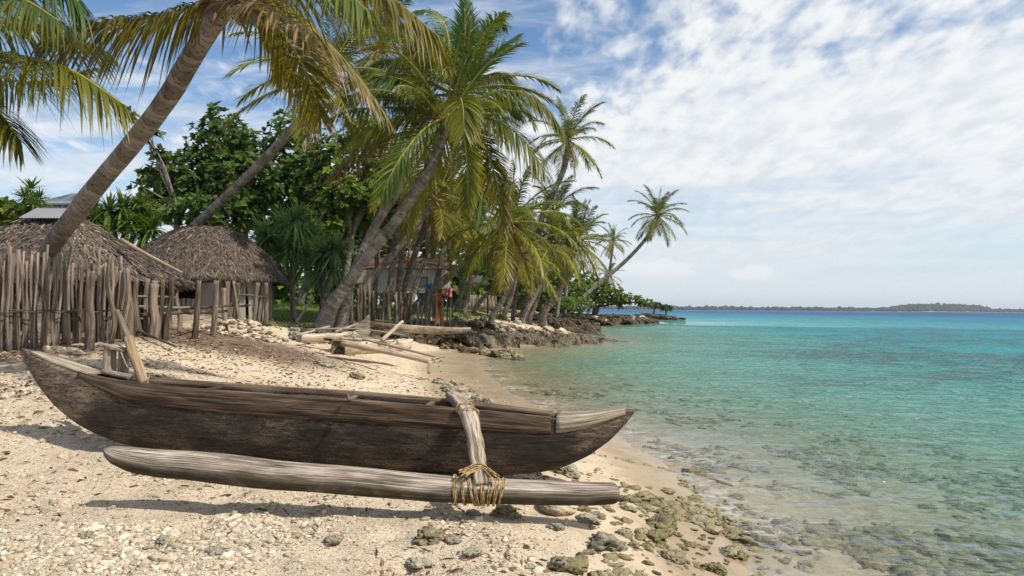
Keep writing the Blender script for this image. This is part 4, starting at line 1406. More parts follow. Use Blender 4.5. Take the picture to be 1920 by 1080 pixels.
    frond_px(root, [c, (868, 110, 24.8), (872, 60, 24.8), (871, 0, 25)], leaf=0.95, droop=0.15, col=DGREEN * 1.35, tip=GREEN, seed=51, spread=(50, 22), up=(0, -1, 0.1), **kw)
    frond_px(root, [c, (848, 120, 24), (822, 82, 23.4), (790, 70, 23), (762, 92, 22.8)], leaf=1.0, droop=0.85, col=GREEN, tip=YGREEN * 0.8, seed=52, **kw)
    frond_px(root, [c, (886, 140, 25), (912, 112, 25), (940, 88, 25), (970, 68, 25.2)], leaf=0.9, droop=0.35, col=DGREEN * 1.3, tip=GREEN, seed=53, up=(-0.4, -0.5, 0.7), **kw)
    frond_px(root, [c, (895, 150, 25.4), (925, 138, 25.8), (948, 140, 26), (966, 160, 26.2)], leaf=0.9, droop=0.9, col=GREEN, tip=YELLOW * 0.7, seed=54, **kw)
    frond_px(root, [c, (888, 110, 25.6), (912, 62, 26.2), (925, 40, 26.6), (945, 46, 27)], leaf=0.95, droop=0.6, col=DGREEN, tip=GREEN, seed=55, **kw)
    frond_px(root, [c, (836, 110, 26), (806, 62, 26.4), (770, 42, 26.8), (722, 60, 27)], leaf=1.0, droop=0.85, col=DGREEN, tip=GREEN, seed=56, **kw)
    frond_px(root, [c, (845, 100, 25.6), (835, 50, 26), (812, 22, 26.4), (785, 20, 26.6)], leaf=0.95, droop=0.6, col=DGREEN, tip=GREEN, seed=57, **kw)
    frond_px(root, [c, (815, 140, 25.6), (770, 118, 26), (722, 112, 26.4), (680, 132, 26.8)], leaf=1.0, droop=0.85, col=DGREEN, tip=GREEN, seed=58, **kw)
    frond_px(root, [c, (826, 130, 24), (800, 104, 23.6), (765, 100, 23.2), (735, 122, 23)], leaf=1.0, droop=0.9, col=GREEN, tip=YGREEN * 0.8, seed=59, **kw)
    frond_px(root, [c, (905, 190, 25), (945, 190, 25), (975, 214, 25.2)], leaf=0.85, droop=0.7, col=DGREEN, tip=GREEN, seed=60, **kw)
    crown(root, top, ax, 3.9, 15, 79, 0, 0, None, 4)
    coconuts(root, P(872, 196, 24.6), 1.2, 3, 9)


pair_palm()

# --- slim palm behind the round hut
palm('slim palm rising diagonally from behind the round hut, crown half hidden by yellow fronds', [(352, 440, 27), (372, 418, 27), (430, 363, 26.5), (490, 305, 26), (540, 252, 25.5), (575, 208, 25), (610, 140, 24.5)], [0.38, 0.35, 0.33, 0.31], 3.5, 20, 5, low=0, dead=2, yaw0=0.3, lean=0.5)

# --- tall palms standing above the grove
palm('tall palm with the highest round crown at the end of the grove', [(985, 592, 50), (1000, 500, 50), (1018, 401, 50), (1043, 350, 50), (1060, 308, 50), (1066, 262, 50)], [0.50, 0.44, 0.40, 0.38], 3.35, 26, 12, dead=3, lean=0.3)
palm('thin palm bowed far out over the sea, farthest palm along the shore', [(1050, 597, 76), (1072, 576, 76), (1125, 530, 76), (1172, 490, 76), (1205, 455, 76), (1226, 424, 76), (1233, 404, 76)], [0.62, 0.50, 0.40, 0.36], 3.6, 26, 15, dead=2, lean=0.35)
palm('small far palm between the grove and the bowed palm', [(1120, 590, 92), (1138, 530, 92), (1146, 486, 92), (1150, 452, 92)], [0.42, 0.34, 0.3], 2.7, 20, 18, lean=0.2)
palm('low far palm at the foot of the bowed trunk', [(1118, 592, 88), (1130, 550, 88), (1140, 518, 88)], [0.4, 0.34, 0.3], 2.5, 16, 19, low=1, lean=0.2)
palm('palm with a full green crown leaning right at the grove edge', [(1018, 590, 52), (1030, 570, 52), (1048, 543, 52), (1067, 502, 52), (1082, 452, 52)], [0.62, 0.56, 0.46, 0.40], 3.7, 28, 21, dead=3, lean=0.35)
palm('palm with a broad drooping crown, its trunk slanting from the orange plank', [(748, 606, 35), (787, 568, 35), (835, 524, 35), (879, 490, 35), (915, 456, 34), (952, 418, 33)], [0.50, 0.45, 0.42, 0.40, 0.36], 3.5, 34, 23, dead=3, nuts=3, lean=0.25, group='coconut palms along the shore')

GROVE = 'trunks of the palm grove'
_g = [
    ('pale upright palm trunk in the middle of the fence line', [(726, 592, 34), (732, 540, 34), (739, 470, 34), (748, 400, 34), (757, 340, 34)], [0.39, 0.34, 0.31], 3.2, 14),
    ('straight palm trunk close beside its pale twin at the fence', [(744, 590, 35), (750, 520, 35), (757, 420, 35), (764, 330, 35)], [0.37, 0.33, 0.30], 3.2, 14),
    ('palm trunk crossing low behind the leaning pair from the fence start', [(672, 590, 33), (681, 549, 33), (706, 512, 33), (734, 480, 33), (783, 420, 33), (815, 375, 33)], [0.37, 0.34, 0.31], 3.2, 14),
    ('palm trunk slanting right in front of the white wall', [(748, 590, 37), (755, 548, 37), (779, 474, 37), (800, 416, 37), (818, 360, 37)], [0.37, 0.33, 0.30], 3.3, 15),
    ('thin palm trunk slanting before the window of the white house', [(768, 592, 38), (778, 540, 38), (800, 481, 38), (818, 448, 38), (842, 400, 38)], [0.31, 0.28, 0.26], 3.2, 15),
    ('palm trunk at the end of the white wall', [(810, 590, 42), (817, 542, 42), (831, 467, 42), (842, 400, 42)], [0.34, 0.31, 0.28], 3.3, 15),
    ('dark broad palm trunk standing in the grass behind the stick fence', [(858, 578, 48), (866, 545, 48), (877, 495, 48), (886, 440, 48)], [0.46, 0.37, 0.33], 3.2, 15),
    ('dark palm trunk next to the open shelter, beside its twin', [(871, 578, 47), (879, 545, 47), (889, 480, 47), (896, 420, 47)], [0.46, 0.37, 0.33], 3.2, 15),
    ('short palm trunk leaning over the grass path', [(890, 580, 50), (905, 560, 50), (928, 538, 50), (958, 500, 50), (975, 470, 50)], [0.34, 0.31, 0.28], 3.4, 17),
    ('curved palm with a dark scar leaning from the ledge of grey rocks', [(922, 598, 40), (938, 570, 40), (953, 545, 40), (962, 525, 40), (972, 478, 40)], [0.44, 0.35, 0.31], 3.4, 20),
    ('pale straight palm trunk behind the scarred palm', [(946, 590, 46), (957, 558, 46), (964, 530, 46), (972, 490, 46)], [0.40, 0.35, 0.31], 3.0, 15),
    ('slim upright palm trunk before the green thicket', [(962, 589, 52), (967, 556, 52), (971, 526, 52), (975, 480, 52)], [0.33, 0.30, 0.26], 3.4, 17),
    ('palm trunk with a hanging orange frond', [(979, 588, 54), (986, 560, 54), (992, 536, 54), (1002, 470, 54)], [0.37, 0.33, 0.30], 3.4, 19),
    ('palm trunk slanting right from the tawny rocks', [(980, 595, 48), (994, 570, 48), (1006, 548, 48), (1020, 520, 48), (1040, 455, 48)], [0.41, 0.35, 0.31], 3.4, 20),
    ('palm trunk rising beside the slanting one over the tawny rocks', [(993, 594, 50), (1003, 572, 50), (1014, 535, 50), (1032, 440, 50), (1040, 395, 50)], [0.37, 0.34, 0.31], 3.2, 19),
    ('upright palm trunk between the grove edge and the bowed palm', [(1044, 592, 64), (1050, 555, 64), (1056, 520, 64), (1062, 470, 64)], [0.39, 0.34, 0.31], 3.2, 15),
    ('straight grey palm trunk at the seaward end of the thicket', [(1058, 590, 68), (1061, 550, 68), (1064, 510, 68), (1066, 455, 68)], [0.39, 0.34, 0.31], 3.4, 15),
]
for k, (lab, path, w, size, n) in enumerate(_g):
    palm(lab, path, w, size, n, 100 + 3 * k, GROVE, low=0, dead=k % 2, lean=0.3, flare=1.25)
palm('tall palm far back whose crown fills the top behind the yellow fronds', [(700, 580, 44), (706, 480, 44), (700, 300, 42), (705, 130, 40), (712, 92, 40)], [0.5, 0.42, 0.38], 4.0, 18, 201, lean=0.1)
palm('tall palm far back whose crown shows behind the leaning pair', [(800, 580, 46), (803, 480, 46), (800, 300, 44), (786, 150, 43)], [0.5, 0.42, 0.38], 4.2, 18, 203, lean=0.1)


# ------------------------------------------------------------------ broadleaf trees, pandanus, shrubs, grass
def rosettes(mb, C, N, size, leaves, col, tip, r, w=0.42, spread=0.9, droop=0.25):
    """Leaf whorls at the twig ends C, facing N."""
    n = len(C)
    C, N = np.repeat(C, leaves, 0), np.repeat(norm(N), leaves, 0)
    a = (np.tile(np.arange(leaves), n) * 2.4 + np.repeat(r.uniform(0, 6, n), leaves))
    s1 = norm(np.cross(N, np.array([0.31, 0.2, 0.93])))
    s2 = np.cross(N, s1)
    out = s1 * np.cos(a)[:, None] + s2 * np.sin(a)[:, None]
    up = np.tile(np.linspace(1.1, 0.0, leaves), n)[:, None]
    D = out * spread + N * up + r.normal(size=(n * leaves, 3)) * 0.18
    L = size * r.uniform(0.5, 1.35, n * leaves) * np.repeat(r.uniform(0.7, 1.3, n), leaves)
    g = np.repeat(r.uniform(0.55, 1.35, (n, 1)), leaves, 0) * r.uniform(0.8, 1.2, (n * leaves, 1))
    old = r.random((n * leaves, 1)) < 0.05
    cg = np.where(old, np.array([0.20, 0.15, 0.03]), col * g)
    strips(mb, C, D, L, L * w, droop, cg, np.where(old, cg, tip * g), 2, np.cross(D, N) + 0.2 * r.normal(size=D.shape), np.array([0.35, 1.15, 0.0]))
    return mb


def clump_points(ells, n, r, fill=0.55):
    """Points through the outer part of a set of uneven ellipsoids (world centre, radii)."""
    vol = np.array([e[1][0] * e[1][2] + 0.02 for e in ells])
    k = r.choice(len(ells), n, p=vol / vol.sum())
    u = norm(r.normal(size=(n, 3)))
    rad = fill + (1 - fill) * r.random(n) ** 0.6
    ce = np.array([e[0] for e in ells])[k]
    ra = np.array([e[1] for e in ells])[k]
    lump = 1 + 0.22 * (2 * vnoise(u[:, 0] * 2.5 + k * 3.1, u[:, 2] * 2.5 + u[:, 1] * 2, 3) - 1)
    return ce + u * ra * (rad * lump)[:, None], u


def limb_tree(name, label, cat, base, fork, ells, n, leaf, leaves, col, tip, seed, trunk=0.3, bark=None, group=None, limbs=14, w=0.42, fill=0.55, extra=None):
    r = np.random.default_rng(seed)
    root = thing(name, label, cat, base, group)
    mb = MB()
    b, f = np.array(base), np.array(fork)
    mid = (b + f) / 2 + r.normal(size=3) * 0.06 * np.linalg.norm(f - b)
    tube(mb, spline([b - [0, 0, 0.1], mid, f], 14), np.linspace(trunk * 1.25, trunk * 0.75, 14) / 2, 10, (0.3,) * 3, 0.15, seed=seed)
    C, U = clump_points(ells, n, r, fill)
    ends = C[r.choice(len(C), limbs, replace=False)]
    for e in ends:
        v = e - f
        m1 = f + v * 0.4 + np.array([0, 0, 0.12 * np.linalg.norm(v)]) + r.normal(size=3) * 0.06 * np.linalg.norm(v)
        tube(mb, spline([f, m1, e], 9), np.linspace(trunk * 0.30, 0.02, 9), 6, (0.3,) * 3, 0.1, seed=seed + 1)
    for q in (extra or []):
        q = np.array(q[0]), q[1]
        tube(mb, spline(q[0], 14), np.linspace(q[1], q[1] * 0.45, 14), 8, (0.3,) * 3, 0.12, seed=seed + 2)
    mb.build('trunk', bark or M_BARK, root)
    mb = MB()
    N = U * 0.7 + np.array([0, -0.15, 0.65])
    rosettes(mb, C, N, leaf, leaves, col, tip, r, w)
    mb.build('crown', M_LEAF, root, False)
    return root


def E(px, py, d, rx, ry, depth=None):
    """A crown lump: pixel centre and pixel radii at distance d."""
    return (np.array(P(px, py, d)), np.array([pxm(rx, d), depth or pxm(max(rx, ry), d) * 0.9, pxm(ry, d)]))


def foot(px, d, py=580):
    b = P(px, py, d)
    b.z = gz(b.x, b.y)
    return b


LG, LG2, LT = np.array([0.070, 0.118, 0.024]), np.array([0.115, 0.185, 0.030]), np.array([0.16, 0.22, 0.04])
limb_tree('almond_tree', 'large dark tree with leaf whorls spreading above and behind both thatched huts', 'tree', foot(470, 36), P(455, 400, 36),
          [E(330, 345, 35, 70, 42), E(415, 262, 36, 52, 62), E(380, 330, 36, 80, 60), E(468, 285, 36, 48, 42), E(470, 350, 35, 90, 70), E(548, 268, 37, 46, 66), E(560, 350, 36, 70, 70),
           E(300, 385, 35, 44, 30), E(640, 390, 38, 70, 60), E(400, 400, 34, 90, 40)],
          3000, 0.31, 9, LG, LG * 1.3, 301, 0.6, M_BARK, 'broad-leaved trees behind the huts', 44, 0.46, 0.35)
limb_tree('almond_tree', 'thin bare-limbed tree with few leaf tufts standing up left of the dark tree', 'tree', foot(345, 33), P(330, 385, 33),
          [E(280, 250, 33, 20, 16), E(283, 240, 33, 10, 8), E(298, 288, 33, 12, 14), E(262, 352, 33, 10, 12), E(243, 212, 33, 14, 10), E(275, 330, 33, 16, 12), E(305, 395, 33, 50, 22)],
          90, 0.36, 8, LG, LG * 1.2, 302, 0.28, M_BARK, 'broad-leaved trees behind the huts', 10, 0.46, 0.2,
          [([P(330, 385, 33), P(312, 330, 33), P(292, 285, 33), P(272, 258, 33), P(243, 212, 33)], 0.11)])
limb_tree('shade_tree', 'lighter green tree with a pale forked trunk behind the pandanus bush', 'tree', foot(655, 33), P(660, 440, 33),
          [E(625, 300, 35, 45, 60), E(690, 250, 36, 55, 40), E(650, 370, 33, 50, 40), E(612, 410, 33, 40, 40), E(700, 380, 34, 50, 50), E(720, 320, 35, 60, 50), E(590, 340, 35, 40, 40)],
          1700, 0.26, 8, LG2, LT, 303, 0.34, M_BARK, 'broad-leaved trees behind the huts', 18, 0.5, 0.3,
          [([P(660, 480, 33), P(655, 420, 33), P(648, 380, 33), P(640, 345, 33)], 0.12), ([P(660, 470, 33), P(668, 410, 33), P(695, 385, 33)], 0.09)])
limb_tree('shade_tree', 'broad dark green tree filling the gap behind the upright palm trunks', 'tree', foot(770, 52), P(770, 470, 52),
          [E(720, 430, 52, 60, 50), E(790, 420, 54, 60, 60), E(850, 430, 54, 60, 50), E(760, 360, 54, 70, 60), E(680, 460, 50, 40, 40), E(840, 370, 55, 60, 50)],
          1700, 0.34, 7, LG * 1.05, LG2, 304, 0.5, M_BARK, 'broad-leaved trees behind the huts', 16, 0.5, 0.3)
limb_tree('shade_tree', 'pale-trunked young tree between the pandanus and the leaning pair of palms', 'tree', foot(690, 36), P(690, 420, 36),
          [E(700, 395, 36, 34, 26), E(735, 370, 36, 30, 26), E(672, 402, 36, 24, 20)], 130, 0.34, 8, LG2, LT, 305, 0.24, M_BARK, 'broad-leaved trees behind the huts', 9, 0.5, 0.2)

THICK = 'green shrubs behind the palm grove'
_sh = [('dense green bush behind the grove trunks at the grass edge', [E(1015, 552, 60, 34, 26), E(985, 545, 62, 34, 30)], 420, 0.30, LG2, 401),
       ('dark thicket behind the fence of rough sticks', [E(930, 520, 62, 44, 30), E(900, 500, 64, 40, 34), E(960, 500, 64, 40, 30)], 520, 0.34, LG, 402),
       ('tall dark shrub mass under the grove crowns', [E(1060, 530, 74, 44, 40), E(1030, 500, 74, 40, 34), E(1000, 500, 76, 40, 36)], 700, 0.36, LG, 403),
       ('low bush beside the tawny rocks at the end of the grove', [E(1055, 570, 66, 34, 16), E(1090, 572, 70, 26, 12)], 260, 0.26, LG2 * 0.9, 404)]
for lab, ells, n, leaf, col, seed in _sh:
    c = ells[0][0]
    b = Vector((c[0], c[1], gz(c[0], c[1])))
    limb_tree('shrub', lab, 'shrub', b, Vector((c[0], c[1], max(c[2] - 0.6, b.z + 0.3))), ells, n, leaf, 6, col, col * 1.4, seed, 0.2, M_BARK_DARK, THICK, 8, 0.55, 0.4)
# the sea almond tree that reaches out over the water at the point
limb_tree('almond_tree', 'round green shore tree reaching out over the water at the end of the point', 'tree', foot(1112, 86, 590), P(1118, 566, 86),
          [E(1110, 545, 86, 36, 26), E(1140, 548, 86, 34, 24), E(1100, 525, 88, 30, 16), E(1165, 560, 86, 24, 12), E(1082, 552, 84, 26, 24), E(1190, 562, 86, 18, 8), E(1208, 566, 86, 14, 6)],
          620, 0.42, 7, LG2 * 1.0, LT * 1.1, 410, 0.5, M_BARK_DARK, None, 18, 0.55, 0.35, [([P(1118, 575, 86), P(1140, 572, 86), P(1168, 566, 86), P(1205, 569, 86)], 0.14)])
for k, (px, py, d, s, lab) in enumerate([(1226, 572, 128, 1.0, 'small flat-topped tree on the islet, nearer the point'), (1248, 576, 128, 0.8, 'small round tree on the seaward side of the islet')]):
    b = P(px, 590, d)
    limb_tree('islet_tree', lab, 'tree', b, P(px + 1, py + 4, d), [E(px, py, d, 13 * s, 6 * s), E(px + 8, py + 1, d, 7 * s, 5 * s), E(px - 8, py - 1, d, 7 * s, 4 * s)], 110, 0.40, 6, LG, LG2, 420 + k, 0.28, M_BARK_DARK, None, 6, 0.55, 0.3)
# back row that closes the view between huts and palms
limb_tree('back_tree', 'dark leafy tree far behind the round hut roof', 'tree', foot(560, 50), P(560, 460, 50), [E(520, 440, 50, 60, 50), E(590, 450, 50, 60, 50), E(640, 460, 52, 50, 50)], 700, 0.42, 7, LG * 0.9, LG2 * 0.8, 430, 0.5, M_BARK, 'broad-leaved trees behind the huts', 10, 0.5, 0.3)
for k, (px, py, d, w, h, n, lab) in enumerate([(520, 530, 62, 60, 50, 420, 'green thicket low behind the pandanus stems'), (640, 520, 66, 60, 60, 480, 'green tree far back to the left of the pale house'),
                                                (720, 490, 70, 60, 50, 420, 'green tree rising right behind the pale house roof'), (840, 500, 72, 60, 60, 480, 'dark green tree at the far end of the pale house'),
                                                (920, 500, 78, 60, 60, 480, 'dark tree behind the lean-to and low palisade'), (440, 500, 60, 50, 50, 300, 'green tree hidden behind the round hut'), (1000, 540, 88, 50, 40, 360, 'farthest green thicket closing the grove')]):
    limb_tree('back_tree', lab, 'tree', foot(px, d), P(px, 560, d), [E(px, py, d, w, h), E(px + 25, py + 35, d, w * 0.8, h * 0.8), E(px - 28, py + 32, d, w * 0.8, h * 0.8)], n, 0.62, 6, LG * (0.9 + 0.12 * (k % 3)), LG2, 450 + k, 0.4, M_BARK_DARK, 'trees closing the view behind the grove', 7, 0.6, 0.3)


def pandanus(label, base, heads, seed, leaf=0.95, col=np.array([0.075, 0.145, 0.045]), n=46, w=0.055, stem=0.10, group='pandanus bushes'):
    r = np.random.default_rng(seed)
    root = thing('pandanus', label, 'pandanus', base, group)
    heads = [np.array(h) for h in heads]
    b = np.array(base)
    cen = np.mean(heads, 0)
    fork = b * 0.55 + cen * 0.45
    mb = MB()
    tube(mb, spline([b - [0, 0, 0.05], (b + fork) / 2 + r.normal(size=3) * 0.05, fork], 8), np.linspace(stem * 1.3, stem, 8), 8, (0.3,) * 3, 0.12, seed=seed)
    for h in heads:
        m = (fork + h) / 2 + np.array([0, 0, -0.12 * np.linalg.norm(h - fork)])
        tube(mb, spline([fork, m, h], 8), np.linspace(stem * 0.8, stem * 0.45, 8), 7, (0.3,) * 3, 0.12, seed=seed + 1)
    mb.build('trunk', M_BARK, root)
    mb = MB()
    for h in heads:
        u = norm(r.normal(size=(n, 3)) + np.array([0, -0.1, 0.55]))
        g = r.uniform(0.6, 1.35, (n, 1))
        strips(mb, h + u * 0.06, u, leaf * r.uniform(0.7, 1.15, n), w * r.uniform(0.8, 1.2, n), r.uniform(0.10, 0.60, n), col * g, col * g * np.array([1.4, 1.25, 0.95]), 4, np.cross(u, [0, 0, 1]) + 0.15 * r.normal(size=(n, 3)), np.array([0.9, 1.0, 0.85, 0.5, 0.0]))
    mb.build('leaf_heads', M_PAND, root, False)
    return root


def heads(lst, d, jit=0.4, seed=0):
    r = np.random.default_rng(seed)
    return [P(x, y, d + r.uniform(-jit, jit)) for x, y in lst]


pandanus('large pandanus with long drooping leaves just behind the round hut', foot(555, 28, 590), heads([(500, 440), (530, 425), (555, 412), (585, 440), (545, 470), (575, 480), (515, 470), (560, 445), (490, 462)], 28, 0.9, 1), 501, 1.30, col=np.array([0.13, 0.22, 0.085]), n=120, w=0.065)
pandanus('smaller blue-green pandanus nearest the base of the leaning pair of palms', foot(600, 26.5, 590), heads([(610, 478), (622, 500), (596, 500), (630, 470), (605, 512)], 26.5, 0.5, 2), 502, 1.10, np.array([0.12, 0.22, 0.105]), n=110, w=0.075)
pandanus('pandanus clump between the two hut roofs', foot(225, 27, 560), heads([(205, 395), (230, 390), (252, 402), (275, 410), (240, 420), (215, 428), (262, 385), (285, 430), (195, 420), (268, 440)], 27, 1.0, 3), 503, 0.95, LG2 * np.array([0.85, 1.0, 1.2]), n=85, w=0.085)
pandanus('pandanus tuft on a tall stem left of the slate roof', foot(60, 30, 560), heads([(58, 355), (46, 372), (74, 374), (62, 385)], 30, 0.5, 4), 504, 0.75, LG * 1.2, n=70, w=0.07)
pandanus('pandanus beside the leaning trunk above the big roof', foot(180, 26, 560), heads([(176, 392), (168, 402), (186, 405), (178, 415)], 26, 0.4, 5), 505, 0.65, LG * 1.3, n=70, w=0.06)
limb_tree('shrub', 'leafy bush at the far edge behind the big thatched roof', 'shrub', foot(10, 30, 560), P(10, 420, 30), [E(-20, 395, 30, 40, 32), E(20, 400, 30, 34, 28), E(45, 410, 30, 26, 20)], 420, 0.30, 7, LG2, LT, 440, 0.2, M_BARK_DARK, None, 8, 0.5, 0.4)


def build_grass():
    r = np.random.default_rng(77)
    X = r.uniform(-26, 9, 60000)
    Y = r.uniform(22, 72, 60000)
    Z = height(X, Y)
    sd = coast_sd(X, Y)
    ang = X / Y
    path = np.exp(-((X + 1.0 - 0.05 * (Y - 40) + 1.5 * np.sin(Y * 0.12)) / 1.6) ** 2) * sstep(Y, 38, 46)
    ok = (sd > 5.5) & (fbm(X * 0.22, Y * 0.16, 4, 3) > 0.40) & (ang > -0.45) & (ang < 0.14) & (Z > 1.2) & (r.random(60000) > path * 1.4) & ((Y > 27) | (X < -5))
    B = np.stack([X, Y, Z - 0.02], 1)[ok]
    n = len(B)
    D = r.normal(size=(n, 3)) * 0.45 + np.array([0, 0, 1.0])
    tall = 0.10 + 0.26 * fbm(B[:, 0] * 0.5, B[:, 1] * 0.4, 3, 12) ** 1.5
    g = r.uniform(0.6, 1.4, (n, 1))
    yel = (r.random((n, 1)) < 0.25)
    col = np.where(yel, np.array([0.30, 0.27, 0.08]), np.array([0.13, 0.215, 0.030])) * g
    mb = MB()
    strips(mb, B, D, tall * r.uniform(0.6, 1.4, n), 0.05, 0.4, col, col * 1.25, 2, None, np.array([0.9, 0.8, 0.0]))
    o = mb.build('grass', M_GRASS, None, False)
    o['kind'] = 'stuff'


build_grass()


def tuft_bush(label, px, py, d, wpx, hpx, seed, n=900, col=np.array([0.11, 0.17, 0.035])):
    """A low mound of tall grass and creeper."""
    r = np.random.default_rng(seed)
    c = P(px, py, d)
    z0 = gz(c.x, c.y)
    root = thing('grass_tussock', label, 'tussock', (c.x, c.y, z0), 'grassy mounds by the ledge')
    a, q = r.uniform(0, 6.28, n), np.sqrt(r.random(n))
    w, h = pxm(wpx, d), pxm(hpx, d)
    B = np.stack([c.x + np.cos(a) * q * w, c.y + np.sin(a) * q * w * 0.7, z0 + h * 0.75 * (1 - q ** 2) * r.random(n)], 1)
    D = np.stack([np.cos(a) * q * 0.9, np.sin(a) * q * 0.9, np.full(n, 0.8)], 1) + r.normal(size=(n, 3)) * 0.35
    g = r.uniform(0.5, 1.5, (n, 1))
    mb = MB()
    strips(mb, B, D, h * r.uniform(0.3, 0.7, n), 0.05, 0.5, col * g, col * g * 1.4, 2, None, np.array([0.8, 1.0, 0.0]))
    mb.build('leaves', M_GRASS, root, False)


tuft_bush('rounded green mound of creeper right of the orange plank', 888, 588, 36, 42, 22, 601, 1600)
tuft_bush('small green mound in front of the two dark trunks', 925, 580, 46, 26, 12, 602, 600)
tuft_bush('grass tussock at the foot of the fence sticks, near the orange plank', 850, 596, 32, 24, 12, 603, 500)
tuft_bush('low weeds at the foot of the round hut wall', 470, 592, 21, 40, 9, 604, 420, np.array([0.085, 0.095, 0.030]))


# ------------------------------------------------------------------ huts, fences, houses
def stadium(u, v, half):
    """Point on a unit stadium outline; returns direction and anchor for angle u."""
    return np.cos(u), np.sin(u), np.clip(np.cos(u) * 3, -1, 1) * half


def thatch_roof(root, cx, cy, z_eave, prof, half, yscale, n, seed, rot=0.0, col=np.array([0.122, 0.101, 0.085]), plen=0.30):
    """Domed roof: a shell under layers of dry palm leaf laid down the slope. prof = [(radius, height)] from ridge to eave."""
    r = np.random.default_rng(seed)
    pr, ph = np.array(prof).T
    nu, nv = 72, 22
    t = np.linspace(0, 1, nv)
    rad = np.interp(t, np.linspace(0, 1, len(pr)), pr)
    hh = np.interp(t, np.linspace(0, 1, len(ph)), ph)
    ca, sa = math.cos(rot), math.sin(rot)

    def surf(u, tt):
        q = np.interp(tt, t, rad)
        h = np.interp(tt, t, hh)
        x = np.clip(np.cos(u) * 4, -1, 1) * half + np.cos(u) * q
        y = np.sin(u) * q * yscale
        sag = 0.05 * (2 * vnoise(u * 2.2, tt * 3, seed) - 1)
        return np.stack([cx + x * ca - y * sa, cy + x * sa + y * ca, z_eave + h + sag], -1)
    u = np.linspace(0, 2 * np.pi, nu, endpoint=False)
    Ug, Tg = np.meshgrid(u, t, indexing='ij')
    V = surf(Ug, Tg)
    lower = V[:, -1] + np.array([0, 0, -0.10])
    inner = V[:, -1] * 0.90 + np.array([cx, cy, z_eave]) * 0.10 + np.array([0, 0, 0.05])
    V = np.concatenate([V, lower[:, None], inner[:, None]], 1)
    m = nv + 2
    i, j = np.meshgrid(np.arange(nu), np.arange(m - 1), indexing='ij')
    F = np.stack([i * m + j, i * m + j + 1, ((i + 1) % nu) * m + j + 1, ((i + 1) % nu) * m + j], -1).reshape(-1, 4)
    top = np.arange(nu) * m
    mb = MB()
    mb.add(V.reshape(-1, 3), F[:, ::-1], col * 0.55)
    k = len(V.reshape(-1, 3))
    mb.add(np.vstack([V[:, 0], V[:, 0].mean(0)]), np.stack([np.arange(nu), (np.arange(nu) + 1) % nu, np.full(nu, nu)], 1), col * 0.6)
    # leaves
    tt = np.sqrt(r.random(n))
    uu = r.uniform(0, 2 * np.pi, n)
    p0 = surf(uu, np.maximum(tt - 0.02, 0))
    p1 = surf(uu, np.minimum(tt + 0.03, 1.0))
    pu = surf(uu + 0.02, tt)
    down = norm(p1 - p0 + 1e-6)
    nrm = norm(np.cross(down, pu - p0))
    nrm = np.where(nrm[:, 2:3] < 0, -nrm, nrm)
    side = norm(np.cross(nrm, down))
    ang = r.normal(size=(n, 1)) * 0.42
    D = down * np.cos(ang) + side * np.sin(ang) + nrm * r.uniform(-0.05, 0.20, (n, 1))
    layer = np.round(tt * 13) / 13.0
    lum = (0.55 + 0.5 * r.random(n) ** 1.3) * np.where(np.abs(tt * 13 - np.round(tt * 13)) < 0.12, 0.75, 1.0)
    pale = r.random(n) < 0.12
    cc = col[None] * lum[:, None] * 1.35 * (0.85 + 0.3 * fbm(uu * 2, tt * 5, 3, 3)[:, None])
    cc[pale] = cc[pale] * np.array([2.0, 1.85, 1.7])
    warm = r.random(n) < 0.25
    cc[warm] *= np.array([1.15, 1.0, 0.88])
    S2 = norm(np.cross(D, nrm) + nrm * r.normal(size=(n, 1)) * 0.25)
    strips(mb, p0 + nrm * r.uniform(0.005, 0.045, (n, 1)), D, plen * r.uniform(0.5, 1.4, n), r.uniform(0.018, 0.048, n), 0.10, cc, cc * 0.8, 3, S2, np.array([0.8, 1.0, 0.8, 0.0]))
    # ragged fringe at the eave
    nf = int(n * 0.09)
    uf = r.uniform(0, 2 * np.pi, nf)
    pe = surf(uf, np.full(nf, 0.985))
    out = norm(pe - np.array([cx, cy, 0]) * np.array([1, 1, 0]) - pe * np.array([0, 0, 1]))
    cf = col * r.uniform(0.5, 1.3, (nf, 1))
    strips(mb, pe, out * 0.7 + np.array([0, 0, -0.75]) + r.normal(size=(nf, 3)) * 0.2, r.uniform(0.08, 0.20, nf), r.uniform(0.02, 0.05, nf), 0.3, cf, cf * 0.8, 2)
    return mb.build('roof', M_THATCH, root, False)


def stick(mb, a, b, r0, r1, seed, bend=0.02, rough=0.14, seg=8, n=9):
    a, b = np.array(a, float), np.array(b, float)
    q = np.random.default_rng(seed)
    L = np.linalg.norm(b - a)
    pts = [a, a * 0.66 + b * 0.34 + q.normal(size=3) * bend * L, a * 0.33 + b * 0.67 + q.normal(size=3) * bend * L, b]
    return tube(mb, spline(pts, n), np.linspace(r0, r1, n), seg, (0.3,) * 3, rough, seed=seed)


def post_px(root, name, px, y0, y1, d, wpx, seed, px1=None, mat=None, d1=None):
    mb = MB()
    r = pxm(wpx, d) / 2
    lo = P(px, y1, d)
    lo.z = min(lo.z, gz(lo.x, lo.y) - 0.08) if lo.z - gz(lo.x, lo.y) < 0.9 else lo.z
    stick(mb, lo, P(px if px1 is None else px1, y0, d1 or d), r * 1.05, r * 0.92, seed, 0.018, 0.26, 10, 14)
    return mb.build(name, mat or M_POST, root)


